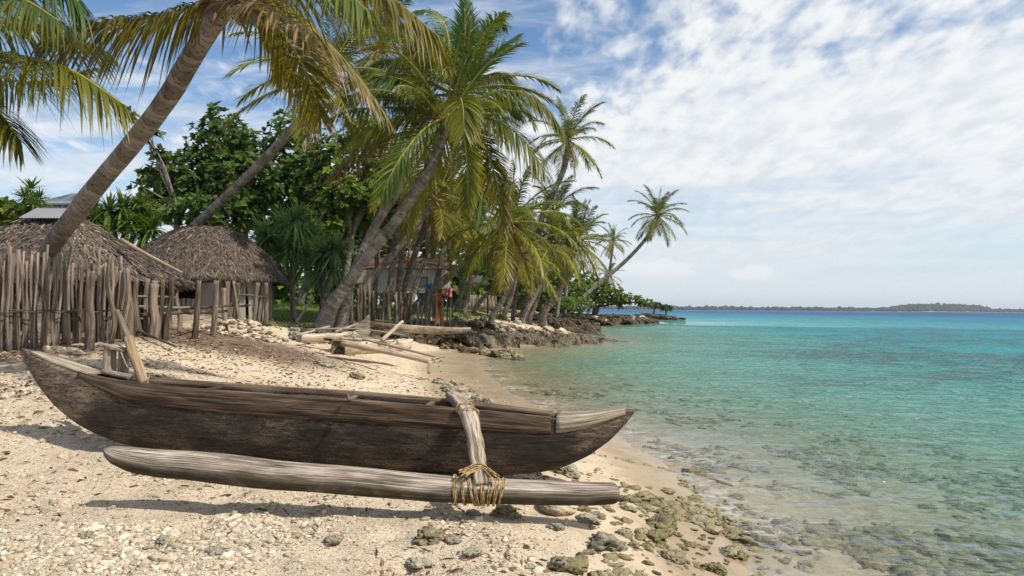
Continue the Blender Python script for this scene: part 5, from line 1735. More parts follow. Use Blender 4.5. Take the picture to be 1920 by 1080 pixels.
def big_hut():
    D = 17.2
    c = P(99, 520, D)
    ze = P(99, 521, D - 2.6).z
    base = Vector((c.x, c.y, gz(c.x, c.y - 2)))
    root = thing('thatched_hut', 'wide low hut with a shaggy grey thatch roof behind the tall stick fence', 'hut', base, 'thatched huts')
    s = (D) / FPX
    prof = [(0.02, 1.60), (0.30, 1.52), (0.62, 1.35), (1.2, 0.95), (1.9, 0.46), (2.45, 0.10), (2.72, 0.0)]
    thatch_roof(root, c.x, c.y, ze, prof, 0.50, 0.98, 15000, 11, 0.0, plen=0.20)
    # wall of posts with rails, dark inside
    rr = np.random.default_rng(4)
    for k in range(30):
        u = -math.pi * 0.5 + (k - 14.5) / 29 * 4.2
        x = c.x + math.cos(u) * 2.25 + np.clip(math.cos(u) * 4, -1, 1) * 0.5
        y = c.y + math.sin(u) * 2.2
        g = gz(x, y)
        mb = MB()
        stick(mb, (x, y, g - 0.1), (x + rr.normal() * 0.03, y, ze + 0.12), 0.04 + 0.03 * rr.random(), 0.04, 60 + k, 0.02)
        mb.build('wall_post', M_POST, root)
    for h in (0.32, 0.85):
        mb = MB()
        us = np.linspace(-math.pi * 0.5 - 2.0, -math.pi * 0.5 + 2.0, 40)
        pts = [(c.x + math.cos(u) * 2.18 + np.clip(math.cos(u) * 4, -1, 1) * 0.5, c.y + math.sin(u) * 2.12, base.z + h + 0.03 * math.sin(u * 9)) for u in us]
        tube(mb, np.array(pts), 0.035, 6, (0.3,) * 3, 0.2, seed=3)
        mb.build('wall_rail', M_POST, root)
    mb = MB()
    us = np.linspace(0.25, math.pi - 0.25, 30)
    V = [(c.x + math.cos(u) * 2.0 + np.clip(math.cos(u) * 4, -1, 1) * 0.5, c.y + math.sin(u) * 2.0, z) for z in (base.z - 0.2, ze + 0.1) for u in us]
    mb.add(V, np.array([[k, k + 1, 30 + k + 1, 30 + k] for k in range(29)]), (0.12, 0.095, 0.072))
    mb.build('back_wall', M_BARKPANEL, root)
    # ridge pole that lies down the right slope
    mb = MB()
    tube(mb, spline([P(228, 450, 16.6), P(280, 480, 16.2), P(340, 511, 15.8)], 12), np.linspace(0.055, 0.035, 12), 8, (0.3,) * 3, 0.1, seed=2)
    mb.build('roof_pole', M_POLE, root)
    # corrugated capping on the ridge
    mb = MB()
    V = []
    a, b = P(57, 408, D - 0.25), P(140, 409, D - 0.25)
    for k in range(41):
        t = k / 40
        for q, (dy, dz) in enumerate([(-0.42, -0.06), (0.0, 0.24), (0.42, -0.06)]):
            V.append((a.x + (b.x - a.x) * (t * (1 - 0.25 * (q == 1)) + 0.125 * (q == 1)), a.y + dy, a.z + dz + 0.012 * math.sin(k * 2.6)))
    F = np.array([[k * 3 + q, (k + 1) * 3 + q, (k + 1) * 3 + q + 1, k * 3 + q + 1] for k in range(40) for q in range(2)])
    mb.add(V, F, (0.24, 0.24, 0.25))
    o = mb.build('ridge_capping', M_PAINTED, root)


def veranda_posts():
    """Rough posts and rails of the open front between the two huts."""
    D = 14.6
    g = Vector(P(290, 622, D))
    root = thing('post_rail_fence', 'rough post and rail pen with one thick stump joining the two huts', 'fence', g, None)
    for k, (px, y0, y1, w, px1, d) in enumerate([(247, 545, 634, 11, 240, 13.7), (256, 522, 632, 11, 255, 14.2), (276, 522, 624, 9, 277, 14.8), (300, 524, 622, 9, 305, 14.5), (311, 520, 622, 10, 321, 14.5),
                                                  (364, 526, 619, 11, 373, 15.6), (400, 526, 612, 10, 406, 17.0), (425, 540, 604, 8, 420, 18.6), (336, 528, 605, 8, 334, 17.2)]):
        post_px(root, 'post', px, y0, y1 + 2, d, w, 700 + k, px1)
    post_px(root, 'thick_post', 286, 532, 622, 14.3, 19, 730, 289)
    post_px(root, 'thick_post', 292, 526, 600, 14.9, 12, 731, 291)
    for k, (a, b, w) in enumerate([((240, 592, 14.4), (318, 588, 15.0), 8), ((250, 575, 14.6), (372, 576, 15.8), 6), ((316, 588, 15.0), (425, 583, 18.2), 7), ((316, 578, 15.2), (432, 573, 18.2), 6), ((236, 556, 14.4), (330, 558, 15.4), 4)]):
        mb = MB()
        r = pxm(w, a[2]) / 2
        stick(mb, P(*a), P(*b), r, r * 0.9, 740 + k, 0.012)
        mb.build('rail', M_POST, root)


def round_hut():
    D = 24.3
    c = P(383, 525, D)
    ze = P(400, 521, D - 2.3).z
    base = Vector((c.x, c.y, gz(c.x, c.y)))
    root = thing('thatched_hut', 'small hut with a domed beehive thatch roof and bark slab walls', 'hut', base, 'thatched huts')
    prof = [(0.02, 1.93), (0.42, 1.85), (0.85, 1.66), (1.35, 1.30), (1.80, 0.90), (2.18, 0.46), (2.50, 0.0)]
    thatch_roof(root, c.x, c.y, ze, prof, 0.34, 0.96, 15000, 12, 0.0, plen=0.22, col=np.array([0.122, 0.100, 0.084]))
    r = np.random.default_rng(9)
    # slab walls: upright bark slabs on the right half, woven panel on the left, with a doorway gap between
    mb = MB()
    mb2 = MB()
    for k in range(92):
        u = math.pi * 1.03 + k / 92 * math.pi * 1.1
        x = c.x + math.cos(u) * 1.98 + np.clip(math.cos(u) * 4, -1, 1) * 0.34
        y = c.y + math.sin(u) * 1.90
        px = x / y * FPX + 960
        low = 322 < px < 385
        g = gz(x, y)
        w = r.uniform(0.08, 0.15)
        tx, ty = -math.sin(u), math.cos(u)
        rot = Matrix.Rotation(math.atan2(ty, tx) + r.normal() * 0.15, 3, 'Z') @ Matrix.Rotation(r.normal() * 0.06, 3, 'Y')
        hgt = (ze + 0.15 - g + r.uniform(-0.02, 0.05)) * (0.42 if low else 1.0)
        cl = np.array([0.27, 0.235, 0.195]) * r.uniform(0.5, 1.4)
        box(mb, (x + r.normal() * 0.02, y + r.normal() * 0.03, g + hgt / 2 - 0.05), (w, 0.025, hgt), rot, cl)
    mb.build('bark_wall', M_BARKPANEL, root, False)
    us = np.linspace(0.1, math.pi - 0.1, 30)
    mb = MB()
    V = [(c.x + math.cos(u) * 1.9, c.y + math.sin(u) * 1.8, z) for z in (base.z - 0.3, ze + 0.2) for u in us]
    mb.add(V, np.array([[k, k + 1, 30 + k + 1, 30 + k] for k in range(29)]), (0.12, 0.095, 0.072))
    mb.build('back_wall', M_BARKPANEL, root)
    mb = MB()
    V = [P(376, 530, 22.3), P(400, 530, 22.0), P(400, 576, 22.0), P(376, 576, 22.3)]
    V2 = [v + Vector((0, 0.08, 0)) for v in V]
    mb.add([v[:] for v in V + V2], np.array([[0, 1, 2, 3], [7, 6, 5, 4], [0, 4, 5, 1], [3, 2, 6, 7], [1, 5, 6, 2], [0, 3, 7, 4]]), (0.27, 0.24, 0.205))
    mb.build('woven_panel', M_BARKPANEL, root, False)
    for k, (px, px1, y0, y1, w) in enumerate([(422, 427, 528, 600, 9), (440, 446, 530, 596, 8), (452, 438, 528, 594, 7), (476, 484, 530, 590, 8), (497, 499, 530, 592, 7), (501, 502, 560, 604, 5)]):
        post_px(root, 'wall_post', px, y0, y1, 21.6 if k < 4 else 22.4, w, 800 + k, px1)
    for k, (a, b) in enumerate([((412, 574, 21.7), (470, 572, 21.9)), ((446, 553, 21.7), (503, 557, 22.4))]):
        mb = MB()
        stick(mb, P(*a), P(*b), 0.04, 0.035, 820 + k)
        mb.build('wall_rail', M_POST, root)


def stick_fence():
    g = P(100, 655, 12.9)
    root = thing('stick_fence', 'tall fence of upright weathered sticks tied with wire before the big hut', 'fence', (g.x, g.y, gz(g.x, g.y)), 'stick fences')
    r = np.random.default_rng(21)
    px = -40.0
    k = 0
    M = []
    while px < 236 and k < 90:
        if 200 <= px < 204 or 150 <= px < 162:
            px += 5
            continue
        w = r.choice([4.2, 5, 6, 7, 9], p=[0.25, 0.32, 0.25, 0.13, 0.05])
        d = 12.6 + (px + 40) / 276 * 1.1 + r.normal() * 0.05
        top = np.interp(px, [-40, 60, 140, 200, 236], [476, 478, 488, 496, 506]) + r.normal() * 11
        x = (px - 960) / FPX * d
        zb = gz(x, d) - 0.1
        t = P(px + r.normal() * 4 + (4 if r.random() < 0.4 else 0), top, d)
        mb = MB()
        rad = pxm(w, d) / 2
        stick(mb, (x, d + r.normal() * 0.02, zb), t, rad * 1.05, rad * 0.85, 900 + k, 0.012, 0.12, 7, 8)
        mb.build('picket', M_PICKET, root)
        px += w * 0.80 + (r.random() < 0.08) * r.uniform(2, 5)
        k += 1
    # broader posts in the row
    for q, (p0, y0, y1, w, p1) in enumerate([(168, 508, 645, 17, 171), (22, 484, 660, 10, 24), (205, 478, 650, 9, 208), (236, 502, 642, 9, 240)]):
        post_px(root, 'post', p0, y0, y1 + 8, 12.85 + 0.2 * q, w, 980 + q, p1)
    for q, (ya, yb, d0, r0) in enumerate([(585, 582, 12.45, 0.012), (583, 585, 12.50, 0.010)]):
        mb = MB()
        pts = [P(x, ya + (yb - ya) * (x + 40) / 280 + 3 * math.sin(x * 0.11 + q * 2), d0 + (x + 40) / 276 * 1.05) for x in range(-40, 250, 10)]
        tube(mb, np.array([p[:] for p in pts]), r0, 5, (0.05, 0.04, 0.035))
        mb.build('wire', M_DARK, root)


def middle_fence():
    g = P(750, 604, 33)
    root = thing('stick_fence', 'uneven palisade of dark posts and thin pale sticks below the palm grove', 'fence', (g.x, g.y, gz(g.x, g.y)), 'stick fences')
    r = np.random.default_rng(31)
    k = 0
    px = 640.0
    while px < 852 and k < 92:
        dense = 786 < px < 830
        w = r.uniform(3.0, 4.5) if px > 775 else r.choice([3.2, 4.2, 5.6, 6.6], p=[0.34, 0.3, 0.2, 0.16])
        d = 32.4 + (px - 640) / 212 * 1.2
        top = (np.interp(px, [640, 700, 770, 800, 852], [534, 540, 552, 558, 556]) + r.normal() * 7)
        if 786 < px < 800:
            top = 592 - (px - 786) * 2.2
        bot = np.interp(px, [640, 700, 780, 852], [603, 605, 606, 602])
        x = (px - 960) / FPX * d
        mb = MB()
        b = P(px, bot, d)
        stick(mb, (b.x, b.y, min(b.z, gz(b.x, b.y)) - 0.15), P(px + r.normal() * 2.2, top, d), pxm(w, d) / 2, pxm(w, d) / 2.4, 1100 + k, 0.012, 0.12, 6, 6)
        mb.build('picket', M_PICKET if w < 5 else M_POST, root)
        px += w * (1.02 if dense else r.uniform(1.15, 2.0))
        k += 1
    mb = MB()
    a, b = P(822.5, 606, 33.1), P(822.5, 547, 33.1)
    box(mb, (a.x, a.y - 0.05, (a.z + b.z) / 2), (pxm(10.5, 33.1), 0.04, b.z - a.z))
    pl = mb.build('plank', M_PLANKORANGE, root)
    pl['label'] = 'bright orange plank'


def back_fence():
    g = P(905, 575, 58)
    root = thing('stick_fence', 'pale low palisade far back beside the dark palm trunks', 'fence', (g.x, g.y, gz(g.x, g.y)), 'stick fences')
    r = np.random.default_rng(32)
    for k in range(46):
        px = 874 + k * 1.25
        a, b = P(px, 580, 58), P(px + r.normal() * 0.6, 553 + r.normal() * 1.2 + (px - 874) * 0.03, 58)
        mb = MB()
        stick(mb, a, b, 0.035, 0.03, 1300 + k, 0.01, 0.1, 5, 4)
        mb.build('picket', M_DRIFT, root)


def gable(root, cx, cy, z0, w, dpt, h, rise, wallc, roofc, over=0.3, corr=True, roof_mat=None, hip=0.0):
    mb = MB()
    box(mb, (cx, cy, z0 + h / 2), (w, dpt, h), None, wallc, 0.005)
    wall = mb.build('wall', M_PAINTED, root, False)
    mb = MB()
    n = 90
    V, F = [], []
    W = w / 2 + over
    for k in range(n + 1):
        t = k / n
        x = -W + 2 * W * t
        cr = 0.018 * math.sin(k * 2.1) if corr else 0
        xr = max(-W + hip, min(W - hip, x))
        V += [(cx + x, cy - dpt / 2 - over, z0 + h - 0.08 + cr), (cx + xr, cy, z0 + h + rise + cr), (cx + x, cy + dpt / 2 + over, z0 + h - 0.08 + cr)]
    for k in range(n):
        for q in range(2):
            F.append([k * 3 + q, (k + 1) * 3 + q, (k + 1) * 3 + q + 1, k * 3 + q + 1])
    mb.add(V, np.array(F), roofc)
    if hip:
        mb.add([V[0], V[1], V[2], V[-3], V[-2], V[-1]], np.array([[0, 1, 2], [5, 4, 3]]), roofc)
    o = mb.build('roof', roof_mat or M_PAINTED, root, False)
    sm = o.modifiers.new('thickness', 'SOLIDIFY')
    sm.thickness = 0.03
    return wall, o


def white_house():
    D = 42
    a, b = P(672, 545, D), P(836, 505, D)
    z0 = gz((a.x + b.x) / 2, D)
    w = b.x - a.x
    root = thing('house', 'long pale house with a rusty roof edge behind the palm trunks', 'house', ((a.x + b.x) / 2, D + 2, z0))
    cx = (a.x + b.x) / 2
    zf = P(750, 549, D).z
    # raised floor on stilts
    for k in range(8):
        mb = MB()
        x = a.x + w * (k + 0.5) / 8
        stick(mb, (x, D + 0.2, gz(x, D + 0.2) - 0.1), (x, D + 0.2, zf), 0.07, 0.06, 1400 + k)
        mb.build('stilt', M_POST, root)
    mb = MB()
    zt = b.z
    n = 110
    V = []
    for k in range(n + 1):
        x = a.x + w * k / n
        for z in (zf, zt):
            V.append((x, D + 0.015 * math.sin(k * 1.9), z))
    V2 = [(x, y + 0.08, z) for x, y, z in V]
    F = [[2 * k, 2 * k + 2, 2 * k + 3, 2 * k + 1] for k in range(n)]
    m = len(V)
    F2 = [[q + m for q in f[::-1]] for f in F]
    cl = np.array([0.74, 0.72, 0.68]) * (0.86 + 0.2 * np.repeat(np.floor(np.arange(n + 1) / 14) * 0.37 % 1, 2)[:, None])
    mb.add(V + V2, np.array(F + F2), np.vstack([cl, cl]))
    mb.build('wall', M_PAINTED, root, False)
    mb = MB()
    box(mb, (cx, D + 2.0, (zf + zt) / 2), (w - 0.1, 3.4, zt - zf - 0.02), None, (0.30, 0.28, 0.25), 0.005)
    mb.build('rooms', M_PAINTED, root, False)
    # roof edge with its dark frame
    mb = MB()
    V = [(a.x - 0.3, D - 0.5, zt + 0.02), (b.x + 0.3, D - 0.5, zt + 0.02), (b.x - 0.2, D + 2.0, zt + 0.85), (a.x + 0.2, D + 2.0, zt + 0.85), (a.x - 0.3, D + 4.4, zt + 0.02), (b.x + 0.3, D + 4.4, zt + 0.02)]
    mb.add(V, np.array([[0, 1, 2, 3], [3, 2, 5, 4]]), (0.13, 0.075, 0.05))
    ro = mb.build('roof', M_PAINTED, root, False)
    ro.modifiers.new('thickness', 'SOLIDIFY').thickness = 0.06
    # window with its pane
    mb = MB()
    p = P(792, 529, D)
    for dx, dz, sx, sz in ((0, 0.30, 0.62, 0.06), (0, -0.30, 0.62, 0.06), (-0.31, 0, 0.06, 0.54), (0.31, 0, 0.06, 0.54)):
        box(mb, (p.x + dx, D - 0.045, p.z + dz), (sx, 0.06, sz), None, (0.12, 0.09, 0.07))
    wf = mb.build('window', M_PAINTED, root, False)
    mb = MB()
    box(mb, (p.x, D - 0.035, p.z), (0.54, 0.02, 0.52), None, (0.30, 0.36, 0.38))
    mb.build('pane', M_PAINTED, wf, False)
    # faded emblem sheet on the wall
    mb = MB()
    p = P(768, 528, D)
    box(mb, (p.x, D - 0.03, p.z), (0.55, 0.02, 0.8), None, (0.40, 0.42, 0.44))
    mb.build('wall_sheet', M_PAINTED, root, False)
    # lower wing on the left, ochre
    mb = MB()
    a2, b2 = P(664, 530, 41.4), P(700, 506, 41.4)
    box(mb, ((a2.x + b2.x) / 2, 41.6, (a2.z + b2.z) / 2), (b2.x - a2.x, 0.3, b2.z - a2.z), None, (0.42, 0.37, 0.28), 0.01)
    mb.build('side_panel', M_PAINTED, root, False)


def cloth(label, name, px, py, d, wpx, hpx, mat, seed, cat, hang='rests on the fence'):
    """A crumpled piece of cloth hung over something."""
    r = np.random.default_rng(seed)
    n = 15
    w, h = pxm(wpx, d), pxm(hpx, d)
    c = P(px, py, d)
    u, v = np.meshgrid(np.linspace(-0.5, 0.5, n), np.linspace(-0.5, 0.5, n), indexing='ij')
    edge = 1 + 0.25 * (2 * vnoise(v * 6, u * 0 + seed, seed) - 1)
    X = c.x + u * w * edge
    Z = c.z + v * h * (1 + 0.3 * (2 * vnoise(u * 5, v * 0 + seed, seed + 1) - 1))
    Y = c.y + 0.10 * np.sin(u * 16 + seed) * (0.6 - v) + 0.05 * (2 * vnoise(u * 8, v * 8, seed + 2) - 1)
    mb = MB()
    mb.add(np.stack([X, Y, Z], -1), grid_faces(n, n))
    o = mb.build(name, mat)
    o.modifiers.new('thickness', 'SOLIDIFY').thickness = 0.015
    return tag(o, label, cat)


def slate_house():
    D = 34
    a = P(105, 372, D)
    z0 = gz(a.x, D + 2)
    root = thing('house', 'two-storey house with a blue-grey hipped roof showing above the thatch', 'house', (a.x, D + 2, z0))
    zt = P(105, 380, D).z
    w = pxm(86, D)
    gable(root, a.x, D + 1.5, z0, w, 2.6, zt - z0, pxm(27, D), (0.30, 0.30, 0.31), (0.115, 0.15, 0.18), 0.22, True, None, w / 2 + 0.1)
    for k in range(9):
        mb = MB()
        x = a.x - w / 2 + w * (k + 0.5) / 9
        box(mb, (x, D + 0.17, zt - 0.13), (0.05, 0.05, 0.34), None, (0.42, 0.42, 0.41))
        mb.build('baluster', M_PAINTED, root, False)
    for z in (zt - 0.31, zt + 0.03):
        mb = MB()
        box(mb, (a.x, D + 0.12, z), (w + 0.1, 0.08, 0.07), None, (0.46, 0.46, 0.45))
        mb.build('rail', M_PAINTED, root, False)


def shelter():
    D = 52
    c = P(892, 530, D)
    z0 = gz(c.x, D)
    root = thing('shelter', 'small open shelter with a pale flat roof beside the dark trunks', 'shelter', (c.x, D, z0))
    mb = MB()
    V = [P(872, 527, D), P(918, 532, D), P(905, 517, D + 2), P(868, 516, D + 2)]
    mb.add([v[:] for v in V], np.array([[0, 1, 2, 3]]), (0.50, 0.47, 0.42))
    o = mb.build('roof', M_PAINTED, root, False)
    o.modifiers.new('thickness', 'SOLIDIFY').thickness = 0.1
    for k, px in enumerate((876, 914)):
        post_px(root, 'post', px, 531, 582, D + 0.3, 3, 1500 + k)
    D = 62
    c = P(930, 548, D)
    root = thing('lean_to', 'tiny grey lean-to roof beyond the low palisade', 'shelter', (c.x, D, gz(c.x, D)))
    mb = MB()
    V = [P(921, 552, D), P(940, 554, D), P(937, 541, D + 2), P(924, 538, D + 2)]
    mb.add([v[:] for v in V], np.array([[0, 1, 2, 3]]), (0.34, 0.32, 0.30))
    o = mb.build('roof', M_PAINTED, root, False)
    o.modifiers.new('thickness', 'SOLIDIFY').thickness = 0.1
    for k, px in enumerate((923, 938)):
        post_px(root, 'post', px, 552, 580, D + 0.3, 2.5, 1510 + k)


big_hut()
veranda_posts()
round_hut()
stick_fence()
middle_fence()
back_fence()
white_house()
slate_house()
shelter()
cloth('bright blue tarpaulin bundled over the fence behind the palm trunks', 'tarpaulin', 804, 541, 35, 14, 20, M_BLUE, 3, 'tarpaulin')
cloth('orange cloth drying above the roof edge of the pale house', 'drying_cloth', 767, 492, 40.5, 13, 14, M_ORANGE, 5, 'cloth')
cloth('pink laundry hanging beyond the orange plank', 'laundry', 840, 548, 38, 14, 16, M_PINK, 7, 'laundry')
cloth('small red cloth on the fence top next to the orange plank', 'red_cloth', 826, 545, 34, 8, 6, M_RED, 9, 'cloth')


# ------------------------------------------------------------------ the outrigger canoe on the beach
def hero_canoe():
    sh = np.array([(40, 653), (62, 661), (110, 679), (157, 695), (192, 707), (273, 721), (400, 732), (500, 740), (600, 747), (720, 756), (830, 765), (950, 777), (1040, 787), (1100, 783), (1150, 774), (1192, 768)], float)
    ke = np.array([(40, 656), (46, 676), (60, 702), (81, 731), (111, 765), (149, 795), (192, 817), (238, 834), (320, 852), (450, 868), (600, 880), (800, 889), (950, 893), (1010, 889), (1060, 877), (1105, 856), (1145, 826), (1175, 793), (1192, 770)], float)
    base = P(600, 885, 6.5)
    root = thing('outrigger_canoe', 'large dark dugout canoe with an outrigger float, drawn up on the shingle in front', 'canoe', (base.x, base.y, gz(base.x, base.y)))
    n = 130
    s = 0.5 - 0.5 * np.cos(np.linspace(0, np.pi, n))
    px = 40 + s * 1152
    da = 7.0 - s * 0.66
    w = 0.285 * np.clip(1 - np.abs(2 * s - 1) ** 2.6, 0, 1) ** 0.8 + 0.012
    shy = np.interp(px, sh[:, 0], sh[:, 1])
    key = np.interp(px, ke[:, 0], ke[:, 1])
    k9 = np.ones(7) / 7
    shy = np.convolve(np.pad(shy, 3, 'edge'), k9, 'valid')
    key2 = np.convolve(np.pad(key, 1, 'edge'), np.ones(3) / 3, 'valid')
    key = np.where((s > 0.04) & (s < 0.96), key2, key)
    zt = np.array([P(px[i], shy[i], da[i] - w[i]).z for i in range(n)])
    zk = np.array([P(px[i], key[i], da[i] - 0.35 * w[i]).z for i in range(n)])
    xc = np.array([P(px[i], 740, da[i]).x for i in range(n)])
    L = np.concatenate([[0], np.cumsum(np.hypot(np.diff(xc), np.diff(da)))])
    Tx = norm(np.stack([np.gradient(xc), np.gradient(da)], 1))
    Nx = np.stack([-Tx[:, 1], Tx[:, 0]], 1)               # away from the camera
    out = [(0, 0), (-.30, .012), (-.55, .06), (-.72, .14), (-.85, .27), (-.93, .42), (-.97, .58), (-.99, .74), (-1.0, .88), (-.99, 1.0)]

    def surf(i, u, h, off=0.0, up=0.0):
        lat = u * w[i] + off
        lump = 0.012 * (2 * fbm(np.array([L[i] * 2.0]), np.array([h * 3 + u]), 3, 4)[0] - 1) * min(1, w[i] / 0.1)
        return (xc[i] + Nx[i, 0] * (lat + lump), da[i] + Nx[i, 1] * (lat + lump), zk[i] + (zt[i] - zk[i]) * h + up)
    V, C, EX = [], [], []
    for i in range(n):
        open_ = float(sstep(s[i], 0.10, 0.17) * sstep(1 - s[i], 0.115, 0.17))
        fl = 0.985 - 0.72 * open_
        tw = min(0.05, w[i] * 0.4) / w[i]
        inn = [(-.99 + tw, 1.0), (-.93 + tw, max(.72, fl)), (-.70, max(.45, fl)), (-.40, max(.30, fl))]
        prof = out + inn
        full = [(u, h) for u, h in prof] + [(0, fl)] + [(-u, h) for u, h in prof[::-1]][:-1]
        for (u, h) in full:
            V.append(surf(i, u, h))
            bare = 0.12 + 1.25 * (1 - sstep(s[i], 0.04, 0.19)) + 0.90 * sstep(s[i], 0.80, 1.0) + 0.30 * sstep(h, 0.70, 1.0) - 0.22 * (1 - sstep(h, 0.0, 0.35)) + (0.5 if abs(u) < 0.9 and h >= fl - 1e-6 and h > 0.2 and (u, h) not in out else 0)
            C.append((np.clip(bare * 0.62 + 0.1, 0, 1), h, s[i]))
            EX.append((u * 2, L[i], 1))
    m = len(full)
    i, j = np.meshgrid(np.arange(n - 1), np.arange(m), indexing='ij')
    F = np.stack([i * m + j, (i + 1) * m + j, (i + 1) * m + (j + 1) % m, i * m + (j + 1) % m], -1).reshape(-1, 4)
    mb = MB()
    mb.add(V, [F[:, ::-1], np.array([list(range(m)), [(n - 1) * m + q for q in range(m)][::-1]])], C, EX)
    hull = mb.build('hull', M_HULL, root)

    def board(name, s0, s1, prof, mat, seed, parent=root, col=(0.5, 0.5, 0.5), mirror=False, taper=0.0):
        ii = [k for k in range(n) if s0 <= s[k] <= s1]
        V, EX = [], []
        for a in ii:
            for q, (u, h, off, up) in enumerate(prof):
                sg = -1 if mirror else 1
                hh = h if not taper or h > 0.97 else h + (0.97 - h) * 0.8 * (1 - float(sstep(s[a], s0 - 0.01, s0 + taper)))
                V.append(surf(a, u * sg, hh, -off * sg, up))
                EX.append((q * 0.55, L[a], seed))
        mm, nn = len(prof), len(ii)
        i, j = np.meshgrid(np.arange(nn - 1), np.arange(mm), indexing='ij')
        F = np.stack([i * mm + j, i * mm + (j + 1) % mm, (i + 1) * mm + (j + 1) % mm, (i + 1) * mm + j], -1).reshape(-1, 4)
        caps = np.array([[q for q in range(mm)][::-1], [(nn - 1) * mm + q for q in range(mm)]])
        if mirror:
            F, caps = F[:, ::-1], caps[:, ::-1]
        b = MB()
        b.add(V, [F, caps], col, EX)
        return b.build(name, mat, parent)
    strake = [(-.985, .735, -.010, 0), (-.985, .735, .007, 0), (-.99, .80, .012, 0), (-1.0, .90, .013, 0), (-.99, .985, .012, 0), (-.99, 1.0, .004, .014), (-.99, 1.0, -.03, .018), (-.99, 1.0, -.058, .010), (-.99, .97, -.062, -.01), (-.99, .80, -.02, 0)]
    board('gunwale_board', 0.105, 0.868, strake, M_PLANK, 2, taper=0.10)
    board('gunwale_board', 0.105, 0.868, strake, M_PLANK, 5, mirror=True)
    cap = [(-.985, .74, -.010, 0), (-.985, .74, .006, 0), (-.99, .82, .013, 0), (-1.0, .90, .016, 0), (-.99, .985, .014, .002), (-.9, 1.0, .0, .018), (0, 1.0, 0, .028), (.9, 1.0, 0, .022), (.9, .96, 0, 0), (-.9, .90, 0, 0)]
    board('bow_cap', 0.870, 0.985, cap, M_DRIFT_GREY, 7)
    deck = [(-.97, .985, .004, 0), (-.96, 1.0, .004, .016), (-.4, 1.0, 0, .020), (.4, 1.0, 0, .020), (.96, 1.0, 0, .014), (.96, .98, 0, 0)]
    board('deck_board', 0.018, 0.128, deck, M_DRIFT_GREY, 8)
    # thwarts across the opening
    for q, st in enumerate((0.30, 0.53, 0.66)):
        a = int(np.argmin(np.abs(s - st)))
        mb = MB()
        beam(mb, [surf(a, -1.0, 1.0, 0.03, -0.035), surf(a, 1.0, 1.0, -0.03, -0.035)], 0.05, 0.035, seed=q)
        mb.build('thwart', M_PLANK, root)
    mb = MB()
    stick(mb, P(655, 752, 6.25), P(652, 738, 6.3), 0.02, 0.016, 5, 0.01)
    mb.build('peg', M_POST, root)

    # float: a long log, tapering and turned up at its left end
    fl = np.array([(196, 842, 0.016), (203, 846, 0.045), (220, 853, 0.072), (250, 861, 0.093), (300, 869, 0.106), (360, 874, 0.112), (440, 882, 0.114), (520, 890, 0.112), (600, 897, 0.110), (700, 906, 0.107), (800, 914, 0.103), (900, 921, 0.099), (1000, 924, 0.094), (1100, 925, 0.088), (1148, 924, 0.083), (1156, 924, 0.070), (1161, 924, 0.035)], float)
    FD = lambda x: 5.42 - (x - 196) / 965 * 0.10
    xs = np.concatenate([np.linspace(196, 260, 12), np.linspace(280, 1130, 46), np.linspace(1140, 1161, 5)])
    fp = np.array([P(x, np.interp(x, fl[:, 0], fl[:, 1]), FD(x))[:] for x in xs])
    fp[:, 2] += 0.004 * np.sin(xs * 0.021) 
    fr = np.interp(xs, fl[:, 0], fl[:, 2])
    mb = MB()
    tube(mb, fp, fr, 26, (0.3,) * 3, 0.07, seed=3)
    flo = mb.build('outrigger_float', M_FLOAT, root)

    def fpos(x):
        return np.array(P(x, np.interp(x, fl[:, 0], fl[:, 1]), FD(x))), np.interp(x, fl[:, 0], fl[:, 2])
    axis = norm(fpos(940)[0] - fpos(850)[0])
    # boom
    mb = MB()
    bp = [P(846, 741, 6.78), P(864, 756, 6.42), P(880, 782, 6.06), P(893, 836, 5.62), P(900, 884, 5.36), P(903, 909, 5.27)]
    beam(mb, bp, [0.115, 0.13, 0.135, 0.125, 0.118, 0.105], [0.075, 0.085, 0.085, 0.075, 0.065, 0.05], n=22, rough=0.10, seed=4)
    boom = mb.build('outrigger_boom', M_BOOM, root)
    mb = MB()
    beam(mb, [P(852, 762, 6.75), P(855, 744, 6.75)], 0.06, 0.05, up=(0, 1, 0), n=5, seed=6)
    mb.build('boom_peg', M_POST, boom)
    mb = MB()
    beam(mb, [P(842, 764, 6.82), P(846, 744, 6.82)], 0.045, 0.04, up=(0, 1, 0), n=5, seed=8)
    mb.build('boom_peg', M_POST, boom)
    mb = MB()
    beam(mb, [P(868, 776, 6.14), P(893, 771, 6.14)], 0.05, 0.05, n=5, seed=9)
    mb.build('boom_wedge', M_POST, boom)
    # cord that ties the boom down on the gunwale
    c1, c2 = np.array(P(880, 776, 6.10)), np.array(P(872, 766, 6.24))
    for q, c in enumerate((c1, c2)):
        mb = MB()
        t = np.linspace(0, 2 * np.pi, 25)
        ax2 = norm(np.array(bp[3]) - np.array(bp[1]))
        e1 = norm(np.cross(ax2, [0, 0, 1]))
        e2 = np.cross(e1, ax2)
        pts = c + e1 * (np.cos(t) * 0.083)[:, None] + e2 * (np.sin(t) * 0.060)[:, None]
        tube(mb, pts, 0.008, 5, (0.5,) * 3, caps=False)
        mb.build('cord', M_CANE, boom)
    # rattan lashing round the float
    e2 = norm(np.cross(axis, [0, -1, 0]))
    e1 = np.cross(e2, axis)
    rl = np.random.default_rng(6)
